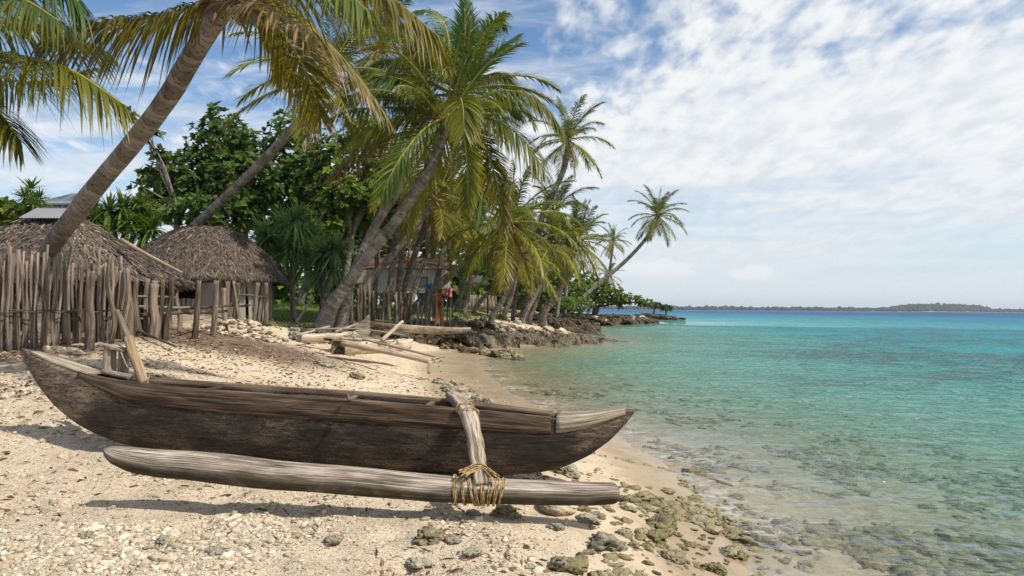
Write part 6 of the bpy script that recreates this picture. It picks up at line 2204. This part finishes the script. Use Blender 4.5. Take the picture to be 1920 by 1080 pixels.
    for q, (x, tilt) in enumerate([(855, -0.10), (870, -0.15), (886, -0.30), (894, -0.22), (906, -0.08), (919, 0.10), (930, 0.14), (940, 0.17)]):
        c, r0 = fpos(x)
        for st in range(3):
            t = np.linspace(0, 2 * np.pi, 40)
            rr = 0.0036 + 0.0012 * rl.random()
            R = r0 * 1.045 + rr + 0.003 * np.sin(t * 3 + st * 2 + q)
            wob = axis * ((st - 1) * 0.0080 + np.sin(t) * R * -tilt + 0.004 * np.sin(t * 2 + q + st * 1.3))[:, None]
            pts = c + e1 * (np.cos(t) * R)[:, None] + e2 * (np.sin(t) * R)[:, None] + wob
            mb = MB()
            tube(mb, pts, rr, 6, (0.5,) * 3, caps=False)
            mb.build('lashing', M_CANE, flo)
    for q, pth in enumerate([[(866, 888, 5.24), (878, 882, 5.29), (892, 877, 5.34), (905, 878, 5.34), (918, 884, 5.29), (930, 892, 5.24)],
                             [(860, 884, 5.26), (876, 879, 5.30), (892, 873, 5.36), (906, 874, 5.36), (920, 882, 5.30), (936, 896, 5.23)],
                             [(872, 892, 5.24), (884, 884, 5.27), (895, 880, 5.33), (905, 881, 5.33), (914, 888, 5.27), (922, 898, 5.22)]]):
        mb = MB()
        base_p = spline([P(*p) for p in pth], 24)
        for st in range(3):
            tube(mb, base_p + np.array([0, 0.004 * (st - 1), 0.0105 * (st - 1)]) + 0.003 * np.sin(np.linspace(0, 9, 24) + st * 2)[:, None], 0.0044, 6, (0.5,) * 3)
        mb.build('lashing', M_CANE, flo)
    # stub posts with their cross pieces near the bow
    def stub(x, y0, y1, d, wpx, x1, seed):
        mb = MB()
        r = pxm(wpx, d) / 2
        stick(mb, P(x, y1, d), P(x1, y0, d), r, r * 0.93, seed, 0.01, 0.10, 12, 8)
        mb.build('stub_post', M_DRIFT_GREY, root)
    stub(204, 652, 700, 7.0, 24, 207, 11)
    stub(231, 656, 704, 7.0, 19, 232, 12)
    mb = MB()
    beam(mb, [P(191, 645, 7.03), P(212, 651, 7.0), P(243, 657, 6.97)], [0.10, 0.16, 0.12], [0.022, 0.045, 0.03], n=11, rough=0.32, seed=14)
    mb.build('post_cap', M_DRIFT_GREY, root)
    mb = MB()
    beam(mb, [P(193, 696, 6.86), P(246, 707, 6.84)], 0.05, 0.045, n=6, rough=0.08, seed=15)
    mb.build('seat_board', M_DRIFT_GREY, root)
    mb = MB()
    tube(mb, spline([P(227, 660, 6.88), P(233, 676, 6.86), P(240, 690, 6.86)], 10), 0.006, 5, (0.5,) * 3)
    mb.build('cord', M_DRIFT, root)
    mb = MB()
    tube(mb, spline([P(262, 720, 6.74), P(274, 714, 6.72), P(280, 706, 6.74), P(275, 716, 6.7), P(263, 722, 6.7), P(262, 738, 6.66)], 18), 0.006, 5, (0.5,) * 3)
    mb.build('cord', M_DRIFT, root)
    # pole stepped in the hull
    mb = MB()
    stick(mb, P(270, 722, 6.86), P(241, 632, 6.95), 0.050, 0.046, 17, 0.006, 0.06, 12, 12)
    o = mb.build('tan_pole', M_POLE)
    tag(o, 'tan pole standing tilted in the dark canoe beside the stub posts', 'pole')
    mb = MB()
    stick(mb, P(243, 640, 7.02), P(219, 582, 7.1), 0.040, 0.024, 18, 0.012, 0.12, 9, 10)
    o = mb.build('dark_pole', M_POST)
    tag(o, 'thinner dark stick tied behind the top of the tan pole', 'pole')


hero_canoe()


def loft_canoe(a, b, beam_w, depth, rise, n=46, blunt=(0.0, 0.0), thick=0.045, lump=0.01, seed=0):
    """A small dugout from a to b (centre of the gunwale at both ends); rise = extra height of the two ends."""
    a, b = np.array(a, float), np.array(b, float)
    s = 0.5 - 0.5 * np.cos(np.linspace(0, np.pi, n))
    c = a + (b - a) * s[:, None]
    T = norm(b - a)
    N = norm(np.cross([0, 0, 1], T))
    wl = beam_w / 2 * np.clip(1 - np.abs(2 * s - 1) ** 2.6 * np.where(s < .5, 1 - blunt[0], 1 - blunt[1]), 0.02, 1)
    top = c[:, 2] + rise[0] * (1 - sstep(s, 0, 0.3)) ** 1.5 + rise[1] * sstep(s, 0.7, 1.0) ** 1.5
    bot = c[:, 2] - depth * np.clip(1 - np.abs(2 * s - 1) ** 3.2 * np.where(s < .5, 1 - blunt[0], 1 - blunt[1]), 0.04, 1)
    out = [(0, 0), (-.4, .03), (-.72, .15), (-.9, .40), (-.98, .72), (-1, 1.0)]
    V, EX = [], []
    L = np.linalg.norm(b - a) * s
    for i in range(n):
        op = float(sstep(s[i], 0.03, 0.12) * sstep(1 - s[i], 0.03, 0.12))
        fl = 0.97 - 0.65 * op
        tw = min(thick, wl[i] * 0.5) / wl[i]
        inn = [(-1 + tw, 1.0), (-.92 + tw, max(.65, fl)), (-.55, max(.35, fl))]
        prof = out + inn
        full = prof + [(0, fl)] + [(-u, h) for u, h in prof[::-1]][:-1]
        for q, (u, h) in enumerate(full):
            lm = lump * (2 * float(vnoise(np.array([L[i] * 3 + seed]), np.array([q * 0.9]))[0]) - 1)
            p = c[i] + N * (u * wl[i] + lm)
            V.append((p[0], p[1], bot[i] + (top[i] - bot[i]) * h))
            EX.append((u * 2 + h, L[i], seed))
    m = len(full)
    i, j = np.meshgrid(np.arange(n - 1), np.arange(m), indexing='ij')
    F = np.stack([i * m + j, (i + 1) * m + j, (i + 1) * m + (j + 1) % m, i * m + (j + 1) % m], -1).reshape(-1, 4)
    mb = MB()
    mb.add(V, [F, np.array([list(range(m))[::-1], [(n - 1) * m + q for q in range(m)]])], None, EX)
    return mb


def bar(root, name, a, b, wpx, mat, seed, pts=None, w1=None, rough=0.10):
    mb = MB()
    r = pxm(wpx, a[2]) / 2
    r1 = r if w1 is None else pxm(w1, b[2]) / 2
    q = [P(*a)] + [P(*p) for p in (pts or [])] + [P(*b)]
    n = 14
    tube(mb, spline(q, n), np.linspace(r, r1, n), 10, (0.3,) * 3, rough, seed=seed)
    return mb.build(name, mat, root)


def beached_canoes():
    # pale canoe with the tall pointed stern board
    g = P(625, 645, 18.6)
    root = thing('dugout_canoe', 'pale dugout with a tall pointed end board, drawn up by the rubble', 'canoe', (g.x, g.y, gz(g.x, g.y)), 'beached canoes before the reef ledge')
    loft_canoe(P(560, 629, 18.2), P(692, 620, 19.6), 0.55, 0.24, (0.02, 0.06), blunt=(0.75, 0.3), seed=2).build('hull', M_DRIFT, root)
    V = []
    outl = [(693, 587), (686, 595), (679, 602), (670, 608), (664, 613), (668, 620), (680, 627), (690, 632), (693, 618)]
    for d in (19.4, 19.5):
        V += [P(x, y, d)[:] for x, y in outl]
    k = len(outl)
    mb = MB()
    mb.add(V, [np.array([list(range(k))[::-1], list(range(k, 2 * k))]), np.array([[q, (q + 1) % k, k + (q + 1) % k, k + q] for q in range(k)])], None, [(v[2] * 3, v[0], 4) for v in V])
    mb.build('end_board', M_DRIFT_GREY, root, False)
    V = []
    outl = [(694, 608), (688, 613), (679, 617), (670, 619), (668, 625), (680, 630), (692, 628)]
    for d in (18.9, 19.0):
        V += [P(x, y, d)[:] for x, y in outl]
    k = len(outl)
    mb = MB()
    mb.add(V, [np.array([list(range(k))[::-1], list(range(k, 2 * k))]), np.array([[q, (q + 1) % k, k + (q + 1) % k, k + q] for q in range(k)])], None, [(v[2] * 3, v[0], 4) for v in V])
    mb.build('end_board', M_DRIFT_GREY, root, False)
    bar(root, 'gunwale_pole', (563, 627, 18.3), (618, 612, 20.2), 4.5, M_DRIFT, 21)
    bar(root, 'gunwale_pole', (629, 622, 18.8), (671, 607, 20.4), 4.5, M_DRIFT, 22)
    bar(root, 'gunwale_pole', (648, 630, 18.4), (675, 618, 19.6), 4.5, M_DRIFT, 23)
    bar(root, 'boom', (570, 618, 19.2), (758, 629, 19.0), 3.6, M_DRIFT_GREY, 24, [(670, 617, 19.2)])
    # squared outrigger canoe with its float log lying over the sand
    g = P(700, 665, 17.6)
    root = thing('outrigger_canoe', 'bare-wood outrigger canoe with a squared end block and a long float log', 'canoe', (g.x, g.y, gz(g.x, g.y)), 'beached canoes before the reef ledge')
    loft_canoe(P(634, 643, 17.3), P(766, 637, 19.2), 0.46, 0.33, (0.03, 0.03), blunt=(0.85, 0.8), seed=5).build('hull', M_DRIFT, root)
    mb = MB()
    c = P(634, 651, 17.15)
    box(mb, c, (0.34, 0.12, 0.36), Euler((0.12, 0.05, 0.35)), bev=0.2)
    mb.build('end_block', M_DRIFT, root)
    mb = MB()
    c = P(616, 638, 17.7)
    box(mb, c, (0.26, 0.2, 0.13), Euler((0, 0.05, 0.2)), bev=0.2)
    mb.build('end_block', M_DRIFT, root)
    bar(root, 'outrigger_float', (640, 642, 17.0), (808, 678, 16.9), 13, M_DRIFT, 31, [(720, 658, 17.0)], 10)
    bar(root, 'boom', (664, 632, 17.8), (826, 671, 17.3), 4.2, M_DRIFT_GREY, 32)
    bar(root, 'boom', (640, 634, 17.4), (745, 641, 18.4), 4.5, M_DRIFT, 33)
    bar(root, 'boom', (722, 653, 17.5), (744, 641, 17.9), 4.5, M_DRIFT, 34)
    for a, b, w in (((800, 676, 16.9), (832, 669, 17.5), 5), ((806, 682, 16.85), (829, 673, 17.4), 4.5)):
        bar(root, 'cross_bar', a, b, w, M_DRIFT, 35)
    mb = MB()
    beam(mb, [P(806, 677, 16.8), P(804, 701, 16.8)], 0.09, 0.03, up=(0, 1, 0), n=6, rough=0.1)
    mb.build('float_leg', M_DRIFT, root)
    mb = MB()
    beam(mb, [P(831, 668, 17.5), P(822, 688, 17.3)], 0.05, 0.03, up=(0, 1, 0), n=6, rough=0.1)
    mb.build('float_leg', M_DRIFT_GREY, root)
    for x, y, d in ((742, 641, 17.9), (662, 633, 17.6), (812, 676, 17.0)):
        mb = MB()
        c = np.array(P(x, y, d))
        t = np.linspace(0, 4 * np.pi, 40)
        tube(mb, c + np.stack([np.cos(t) * 0.055, np.linspace(-0.05, 0.05, 40), np.sin(t) * 0.055], 1), 0.012, 5, (0.5,) * 3)
        mb.build('lashing', M_DRIFT, root)
    # long dark-mouthed canoe beside the ledge
    g = P(780, 630, 30)
    root = thing('dugout_canoe', 'long grey dugout with a dark hollow lying under the stick fence', 'canoe', (g.x, g.y, gz(g.x, g.y)), 'beached canoes before the reef ledge')
    loft_canoe(P(696, 605, 29.6), P(882, 616, 30.8), 0.70, 0.36, (0.04, 0.05), blunt=(0.2, 0.35), seed=9).build('hull', M_DRIFT_GREY, root)
    bar(root, 'cross_bar', (702, 600, 29.5), (738, 604, 29.8), 3.5, M_POLE, 41)
    for k, (a, b, w, m, lab) in enumerate([((716, 638, 18.0), (755, 603, 18.6), 7, M_DRIFT, 'pale driftwood pole propped upright among the beached canoes'),
                                           ((554, 607, 24), (588, 556, 24.4), 4.2, M_DRIFT_GREY, 'grey forked branch leaning in the rubble beside the pandanus stems')]):
        o = bar(None, 'driftwood_pole', a, b, w, m, 50 + k)
        tag(o, lab, 'driftwood')
    o = bar(None, 'fallen_branch', (257, 620, 14.2), (330, 650, 13.0), 5.5, M_BARK_DARK, 55, [(290, 633, 13.6)], 4)
    tag(o, 'dark crooked branch lying on the brown soil before the pen', 'branch')


beached_canoes()


# ------------------------------------------------------------------ rocks, rubble, shells, litter
ROCK_LIB = {}
for _mn, _m in (('coral', M_CORAL), ('moss', M_MOSSROCK), ('grey', M_GREYROCK), ('ledge', M_LEDGE)):
    for _k in range(5):
        _V, _F = rock_verts(4, 3 + _k * 2 + len(_mn), 0.62 if _mn != 'coral' else 0.34, 0.85 if _mn != 'coral' else 0.4, 0.62)
        _b = MB()
        _b.add(_V, _F)
        ROCK_LIB[(_mn, _k)] = _b.mesh('rock', _m)


def rock_at(x, y, z, size, kind, label, group=None, cat='rock', name=None, r=random, sink=0.25, sq=1.0):
    o = bpy.data.objects.new(name or cat, ROCK_LIB[(kind, r.randrange(5))])
    o.location = (x, y, z + size * (0.55 - sink) * 0.6 * sq)
    o.rotation_euler = (r.uniform(-.3, .3), r.uniform(-.3, .3), r.uniform(0, 6.28))
    k = r.uniform(0.8, 1.1)
    o.scale = (size * 0.62 * k, size * 0.55, size * 0.58 * sq * r.uniform(0.85, 1.15))
    COL.objects.link(o)
    return tag(o, label, cat, group)


def rock_px(px, py, wpx, kind, label, group=None, **kw):
    g, d = ground_at(px, py)
    return rock_at(g.x, g.y, g.z, pxm(wpx, d), kind, label, group, **kw)


def place_rocks():
    r = random.Random(5)
    for px, py, w, kd, lab in [
        (804, 1012, 66, 'moss', 'craggy olive rock alone on bare sand below the float'),
        (949, 966, 58, 'moss', 'dark rounded rock just under the float shadow, below the lashing'),
        (884, 1038, 44, 'grey', 'smooth grey-green stone low on the bare sand'),
        (1136, 1026, 96, 'grey', 'widest pitted grey-green rock right of the canoe on the sand'),
        (1068, 1064, 78, 'moss', 'brown pitted rock at the bottom edge of the beach'),
        (1040, 958, 74, 'coral', 'flat brown rock half under the right part of the float'),
        (1094, 958, 30, 'moss', 'brown lump of rock touching the flat one under the float'),
        (1098, 976, 44, 'grey', 'grey-green rock beneath the tip of the float'),
        (1196, 934, 50, 'moss', 'smooth brown rock beside the float tip'),
        (1047, 990, 36, 'grey', 'small grey stone between the float shadow and the widest rock'),
        (851, 1016, 38, 'grey', 'low grey rock close beside the craggy olive one'),
        (885, 966, 36, 'grey', 'pale grey stone left of the dark rounded rock'),
        (1060, 890, 66, 'grey', 'flat grey-green stone under the raised stem of the canoe'),
        (787, 1060, 46, 'grey', 'mottled rock at the bottom of the sand among small shingle'),
        (620, 1022, 50, 'grey', 'broad grey-green stone in the shingle'),
        (1232, 1012, 52, 'moss', 'tall dark olive rock at the wet edge'),
        (1236, 985, 60, 'moss', 'olive ridge of rock at the wet edge behind the tall one'),
        (1366, 1006, 50, 'moss', 'dark wet rock standing in the first ripples'),
        (1372, 1040, 58, 'moss', 'dark brown rock at the lap of the water'),
        (1264, 1046, 46, 'moss', 'square dark rock among olive weed at the waterline'),
        (1340, 1070, 52, 'moss', 'long weedy rock at the bottom of the waterline'),
        (162, 1006, 30, 'moss', 'small dark stone in the shingle below the canoe bow'),
        (183, 1023, 27, 'coral', 'tan stone beside the small dark one'),
        (306, 1022, 46, 'grey', 'grey-green stone in a cluster of small shingle'),
        (404, 1036, 40, 'grey', 'round mossy grey stone in the middle of the shingle'),
        (553, 1008, 26, 'coral', 'ochre stone in the shingle'),
        (324, 1003, 30, 'coral', 'brownish stone at the top of a shingle cluster'),
        (128, 857, 28, 'coral', 'single yellowish stone on clean sand before the canoe bow'),
        (87, 826, 26, 'coral', 'lone flat stone by the bow curve'),
        (209, 954, 18, 'grey', 'single pebble under the left end of the float'),
        (83, 962, 22, 'grey', 'dark pebble left of the float shadow'),
        (672, 709, 34, 'moss', 'brown boulder alone on the beach behind the canoe'),
        (610, 686, 38, 'grey', 'pair-shaped grey rock near the squared canoe'),
        (265, 886, 30, 'grey', 'grey stone under the upturned tip of the float')]:
        rock_px(px, py, w * 0.9, kd, lab, r=r, sink=0.4, sq=0.72)
    for k in range(26):
        t = r.random()
        px, py = 822 + t * 85 + r.uniform(-22, 22), 712 + t * 52 + r.uniform(-9, 12)
        rock_px(px, py, r.uniform(8, 22), 'grey', 'small grey-green rock in the strip of stones behind the canoe', 'stones on the wet sand', r=r)
    k = 0
    while k < 150:
        px, py = r.uniform(1020, 1480), r.uniform(915, 1085)
        edge = np.interp(py, [915, 960, 1020, 1085], [1290, 1350, 1400, 1440])
        q = abs(px - edge + 110) / 190
        if r.random() < q:
            continue
        g, d = ground_at(px, py)
        w = r.choice([r.uniform(7, 15), r.uniform(7, 15), r.uniform(12, 32)])
        rock_at(g.x, g.y, g.z, pxm(w, d), 'moss', 'weedy rock in the olive scatter along the water edge', 'weedy rocks along the waterline', r=r, sink=0.42, sq=0.62)
        k += 1
    for k in range(40):
        d = r.uniform(4.6, 7.5)
        x = r.uniform(1.75, 2.6)
        z = gz(x, d)
        if not -0.14 < z < -0.01:
            continue
        rock_at(x, d, z, r.uniform(0.06, 0.18), 'moss', 'low weedy rock half awash in the first ripples', 'rocks awash at the edge', r=r, sink=0.5, sq=0.5)
    for k in range(120):
        a, q = r.uniform(0, 6.28), r.random() ** 0.6
        cx, cy = P(452, 626, 18.2).x, 18.4
        x, y = cx + math.cos(a) * q * 1.15, cy + math.sin(a) * q * 0.8
        z = gz(x, y) + 0.42 * (1 - q) ** 0.8
        rock_at(x, y, z, r.uniform(0.07, 0.18), 'coral', 'pale coral stone in the heap before the round hut', 'stones of the pale heap', cat='stone', r=r, sink=0.4)
    for k in range(70):
        px, py = r.uniform(545, 650), r.uniform(598, 622)
        d = np.interp(py, [598, 622], [24.5, 19.5])
        b = P(px, py, d)
        rock_at(b.x, b.y, gz(b.x, b.y) + r.random() * 0.12, r.uniform(0.10, 0.28), r.choice(['grey', 'grey', 'ledge']), 'grey rubble stone at the foot of the leaning pair of palms', 'rubble round the palm foot', cat='stone', r=r, sink=0.35)
    def on_ledge(cloud, px, d):
        x = (px - 960) / FPX * d
        q = cloud[np.argmin((cloud[:, 0] - x) ** 2 + (cloud[:, 1] - d) ** 2)]
        return x, max(q[2], gz(x, d))
    for k in range(120):
        px = r.uniform(850, 1090)
        d = np.interp(px, [840, 900, 1030, 1090], [31.5, 34, 39, 43]) + r.uniform(0, 1) ** 1.5 * 9 + 0.8
        x, z = on_ledge(LEDGE_A, px, d)
        if z < 0.25:
            continue
        rock_at(x, d, z - 0.03, r.uniform(0.16, 0.42) * (1.7 if r.random() < 0.12 else 1), r.choice(['grey', 'ledge', 'coral', 'grey']), 'jagged rock strewn on top of the reef ledge', 'rocks strewn on the reef ledge', cat='boulder', r=r, sink=0.35)
    for k in range(44):
        px = r.uniform(1000, 1215)
        d = np.interp(px, [1000, 1210], [60, 92]) + r.uniform(0, 8)
        x, z = on_ledge(LEDGE_B, px, d)
        rock_at(x, d, z - 0.1, r.uniform(0.4, 1.2), r.choice(['coral', 'ledge', 'ledge']), 'tawny slab of rock on the far reef ledge', 'rocks on the far reef ledge', cat='boulder', r=r, sink=0.3, sq=0.6)
    for k in range(34):
        px, py = r.uniform(-40, 150), r.uniform(655, 770)
        if py > 700 + (150 - px) * 0.4:
            continue
        g, d = ground_at(px, py)
        rock_at(g.x, g.y, g.z, r.uniform(0.05, 0.15) * (1.3 if py < 690 else 1), 'coral', 'tan stone in the rubble between the stick fence and the canoe bow', 'rubble below the stick fence', cat='stone', r=r, sink=0.3)
    for k in range(22):
        t = r.random()
        px = r.uniform(800, 975)
        x, y = pxy(px, np.interp(px, [800, 850, 905, 975], [646, 651, 656, 656]) + r.uniform(-3, 3), 0.25)
        rock_at(x, y, gz(x, y), r.uniform(0.25, 0.65), r.choice(['ledge', 'ledge', 'moss']), 'dark weedy boulder at the foot of the reef ledge', 'boulders at the ledge foot', cat='boulder', r=r, sink=0.3)


place_rocks()


def scatter(name, mat, X, Y, size, flat, seed, sub, cols, lift=0.25, elong=(0.7, 1.5)):
    r = np.random.default_rng(seed)
    V0, F0 = ico(sub)
    n = len(X)
    Z = height(X, Y)
    k = len(V0)
    var = 6
    shapes = np.stack([V0 * (1 + 0.22 * r.normal(size=(k, 1))) for _ in range(var)])
    S = shapes[r.integers(0, var, n)]
    sc = np.stack([size * r.uniform(*elong, n), size * r.uniform(0.6, 1.0, n), size * flat * r.uniform(0.6, 1.3, n)], 1)
    S = S * sc[:, None]
    a = r.uniform(0, 6.28, n)
    t = r.normal(size=n) * 0.3
    x, y, z = S[..., 0], S[..., 1], S[..., 2]
    y, z = y * np.cos(t)[:, None] - z * np.sin(t)[:, None], y * np.sin(t)[:, None] + z * np.cos(t)[:, None]
    x, y = x * np.cos(a)[:, None] - y * np.sin(a)[:, None], x * np.sin(a)[:, None] + y * np.cos(a)[:, None]
    V = np.stack([x + X[:, None], y + Y[:, None], z + (Z + size * flat * lift)[:, None]], -1).reshape(-1, 3)
    F = (F0[None] + (np.arange(n) * k)[:, None, None]).reshape(-1, 3)
    mb = MB()
    mb.add(V, F, np.repeat(cols, k, 0))
    o = mb.build(name, mat, None, True)
    o['kind'] = 'stuff'
    return o


def sample(n, x0, x1, y0, y1, dens, seed):
    r = np.random.default_rng(seed)
    XS, YS = [], []
    tot = 0
    while tot < n:
        y = np.exp(r.uniform(math.log(y0), math.log(y1), n * 2))
        x = r.uniform(-0.95, 0.82, n * 2) * y
        keep = (x > x0) & (x < x1) & (r.random(n * 2) < dens(x, y))
        XS.append(x[keep])
        YS.append(y[keep])
        tot += keep.sum()
    return np.concatenate(XS)[:n], np.concatenate(YS)[:n]


def shingle():
    r = np.random.default_rng(8)

    def dens(x, y):
        sd = coast_sd(x, y)
        band = 0.85 * np.exp(-((y - 4.6 + 0.10 * x) / 0.75) ** 2) * sstep(-x, -0.6, 0.6)
        band = band + 0.30 * sstep(-x, -0.8, 1.5) + 0.75 * np.exp(-((x + 6.6) / 1.9) ** 2)
        c = fbm(x * 1.1, y * 1.1, 3, 31)
        return np.clip(band * sstep(c, 0.34, 0.60) * 1.1, 0, 1) * (sd > 0.25)
    pal = np.array([(0.52, 0.43, 0.315), (0.66, 0.585, 0.46), (0.37, 0.315, 0.225), (0.34, 0.32, 0.23), (0.47, 0.37, 0.26), (0.62, 0.55, 0.44), (0.42, 0.345, 0.245)])
    X, Y = sample(9500, -9, 2.4, 3.5, 13, dens, 1)
    n = len(X)
    scatter('shingle', M_PEBBLE, X, Y, np.clip(r.lognormal(-4.52, 0.48, n), 0.005, 0.040), 0.62, 2, 2, pal[r.integers(0, 7, n)] * r.uniform(0.75, 1.15, (n, 1)))
    pal2 = np.array([(0.66, 0.58, 0.46), (0.50, 0.41, 0.29), (0.24, 0.17, 0.105), (0.68, 0.60, 0.48), (0.36, 0.26, 0.165), (0.30, 0.22, 0.15)])
    X, Y = sample(26000, -13, 2.2, 3.5, 19, lambda x, y: np.clip((0.25 + 0.6 * sstep(fbm(x * 0.9, y * 0.9, 4, 41), 0.38, 0.62)) * sstep(-x, -1.6, 0.8), 0, 1) * (coast_sd(x, y) > 0.5), 2)
    n = len(X)
    scatter('shell_chips', M_PEBBLE, X, Y, np.clip(r.lognormal(-5.05, 0.40, n), 0.003, 0.016) * np.clip(Y / 7, 0.8, 1.7), 0.40, 3, 1, pal2[r.integers(0, 6, n)] * r.uniform(0.75, 1.15, (n, 1)), 0.3, (0.8, 2.6))


def sea_rubble():
    r = np.random.default_rng(28)
    pal = np.array([(0.5, 0.5, 0.5)] * 5)
    X, Y = sample(1700, 0.4, 9, 4.2, 22, lambda x, y: np.clip(sstep(fbm(x * 0.8, y * 0.8, 4, 71), 0.44, 0.62) * sstep(-coast_sd(x, y), 0.1, 0.9) * 1.2, 0, 1), 6)
    n = len(X)
    scatter('sunken_rubble', M_MOSSROCK, X, Y, np.clip(r.lognormal(-2.9, 0.5, n), 0.02, 0.14), 0.38, 7, 2, pal[r.integers(0, 5, n)], 0.0, (0.7, 1.8))
    X, Y = sample(650, 0.2, 4, 4.0, 8.5, lambda x, y: np.clip(np.exp(-((coast_sd(x, y) - 0.40) / 0.5) ** 2) * sstep(fbm(x * 1.4, y * 1.4, 3, 72), 0.44, 0.62), 0, 1), 8)
    n = len(X)
    scatter('weedy_gravel', M_MOSSROCK, X, Y, np.clip(r.lognormal(-3.6, 0.5, n), 0.008, 0.06), 0.5, 9, 2, pal[r.integers(0, 5, n)], 0.1, (0.7, 1.8))


sea_rubble()


def litter():
    r = np.random.default_rng(18)

    def dens(x, y):
        a = np.exp(-(((x + 7.6) / 4.4) ** 2 + ((y - 15.0) / 3.2) ** 2))
        a = np.maximum(a, 0.4 * np.exp(-(((x + 6.2) / 3.4) ** 2 + ((y - 10.0) / 2.4) ** 2)))
        a = np.maximum(a, 0.05)
        return np.clip(a * sstep(fbm(x * 0.8, y * 0.8, 3, 51), 0.32, 0.6), 0, 1) * (coast_sd(x, y) > 1.2)
    X, Y = sample(6500, -16, 1.0, 3.6, 22, dens, 4)
    n = len(X)
    B = np.stack([X, Y, height(X, Y) + 0.008], 1)
    a = r.uniform(0, 6.28, n)
    D = np.stack([np.cos(a), np.sin(a), r.uniform(-0.05, 0.35, n)], 1)
    pal = np.array([(0.10, 0.062, 0.036), (0.17, 0.105, 0.058), (0.26, 0.175, 0.10), (0.34, 0.25, 0.16), (0.065, 0.044, 0.030)])
    c = pal[r.integers(0, 5, n)] * r.uniform(0.8, 1.2, (n, 1))
    mb = MB()
    strips(mb, B, D, r.uniform(0.03, 0.12, n), r.uniform(0.010, 0.035, n), 0.15, c, c * 0.85, 2, None, np.array([0.4, 1.0, 0.0]))
    o = mb.build('leaf_litter', M_LITTER, None, False)
    o['kind'] = 'stuff'


shingle()
litter()


# ------------------------------------------------------------------ sea air: far things fade
def haze():
    mb = MB()
    x, y0, y1, z0, z1 = 7000.0, -600.0, 7600.0, -16.0, 70.0
    V = [(a, b, c) for c in (z0, z1) for a, b in ((-x, y0), (x, y0), (x, y1), (-x, y1))]
    mb.add(V, np.array([[3, 2, 1, 0], [4, 5, 6, 7], [0, 1, 5, 4], [1, 2, 6, 5], [2, 3, 7, 6], [3, 0, 4, 7]]))
    m, g, out = new_mat('haze')
    v = g.n('ShaderNodeVolumePrincipled')
    v.inputs['Color'].default_value = (0.80, 0.90, 1.0, 1)
    v.inputs['Density'].default_value = 0.00013
    v.inputs['Anisotropy'].default_value = 0.2
    g.set(out.inputs['Volume'], v)
    o = bpy.data.objects.new('haze', mb.mesh('haze', m, False))
    COL.objects.link(o)
    o['kind'] = 'stuff'


haze()
SC.cycles.volume_bounces = 0
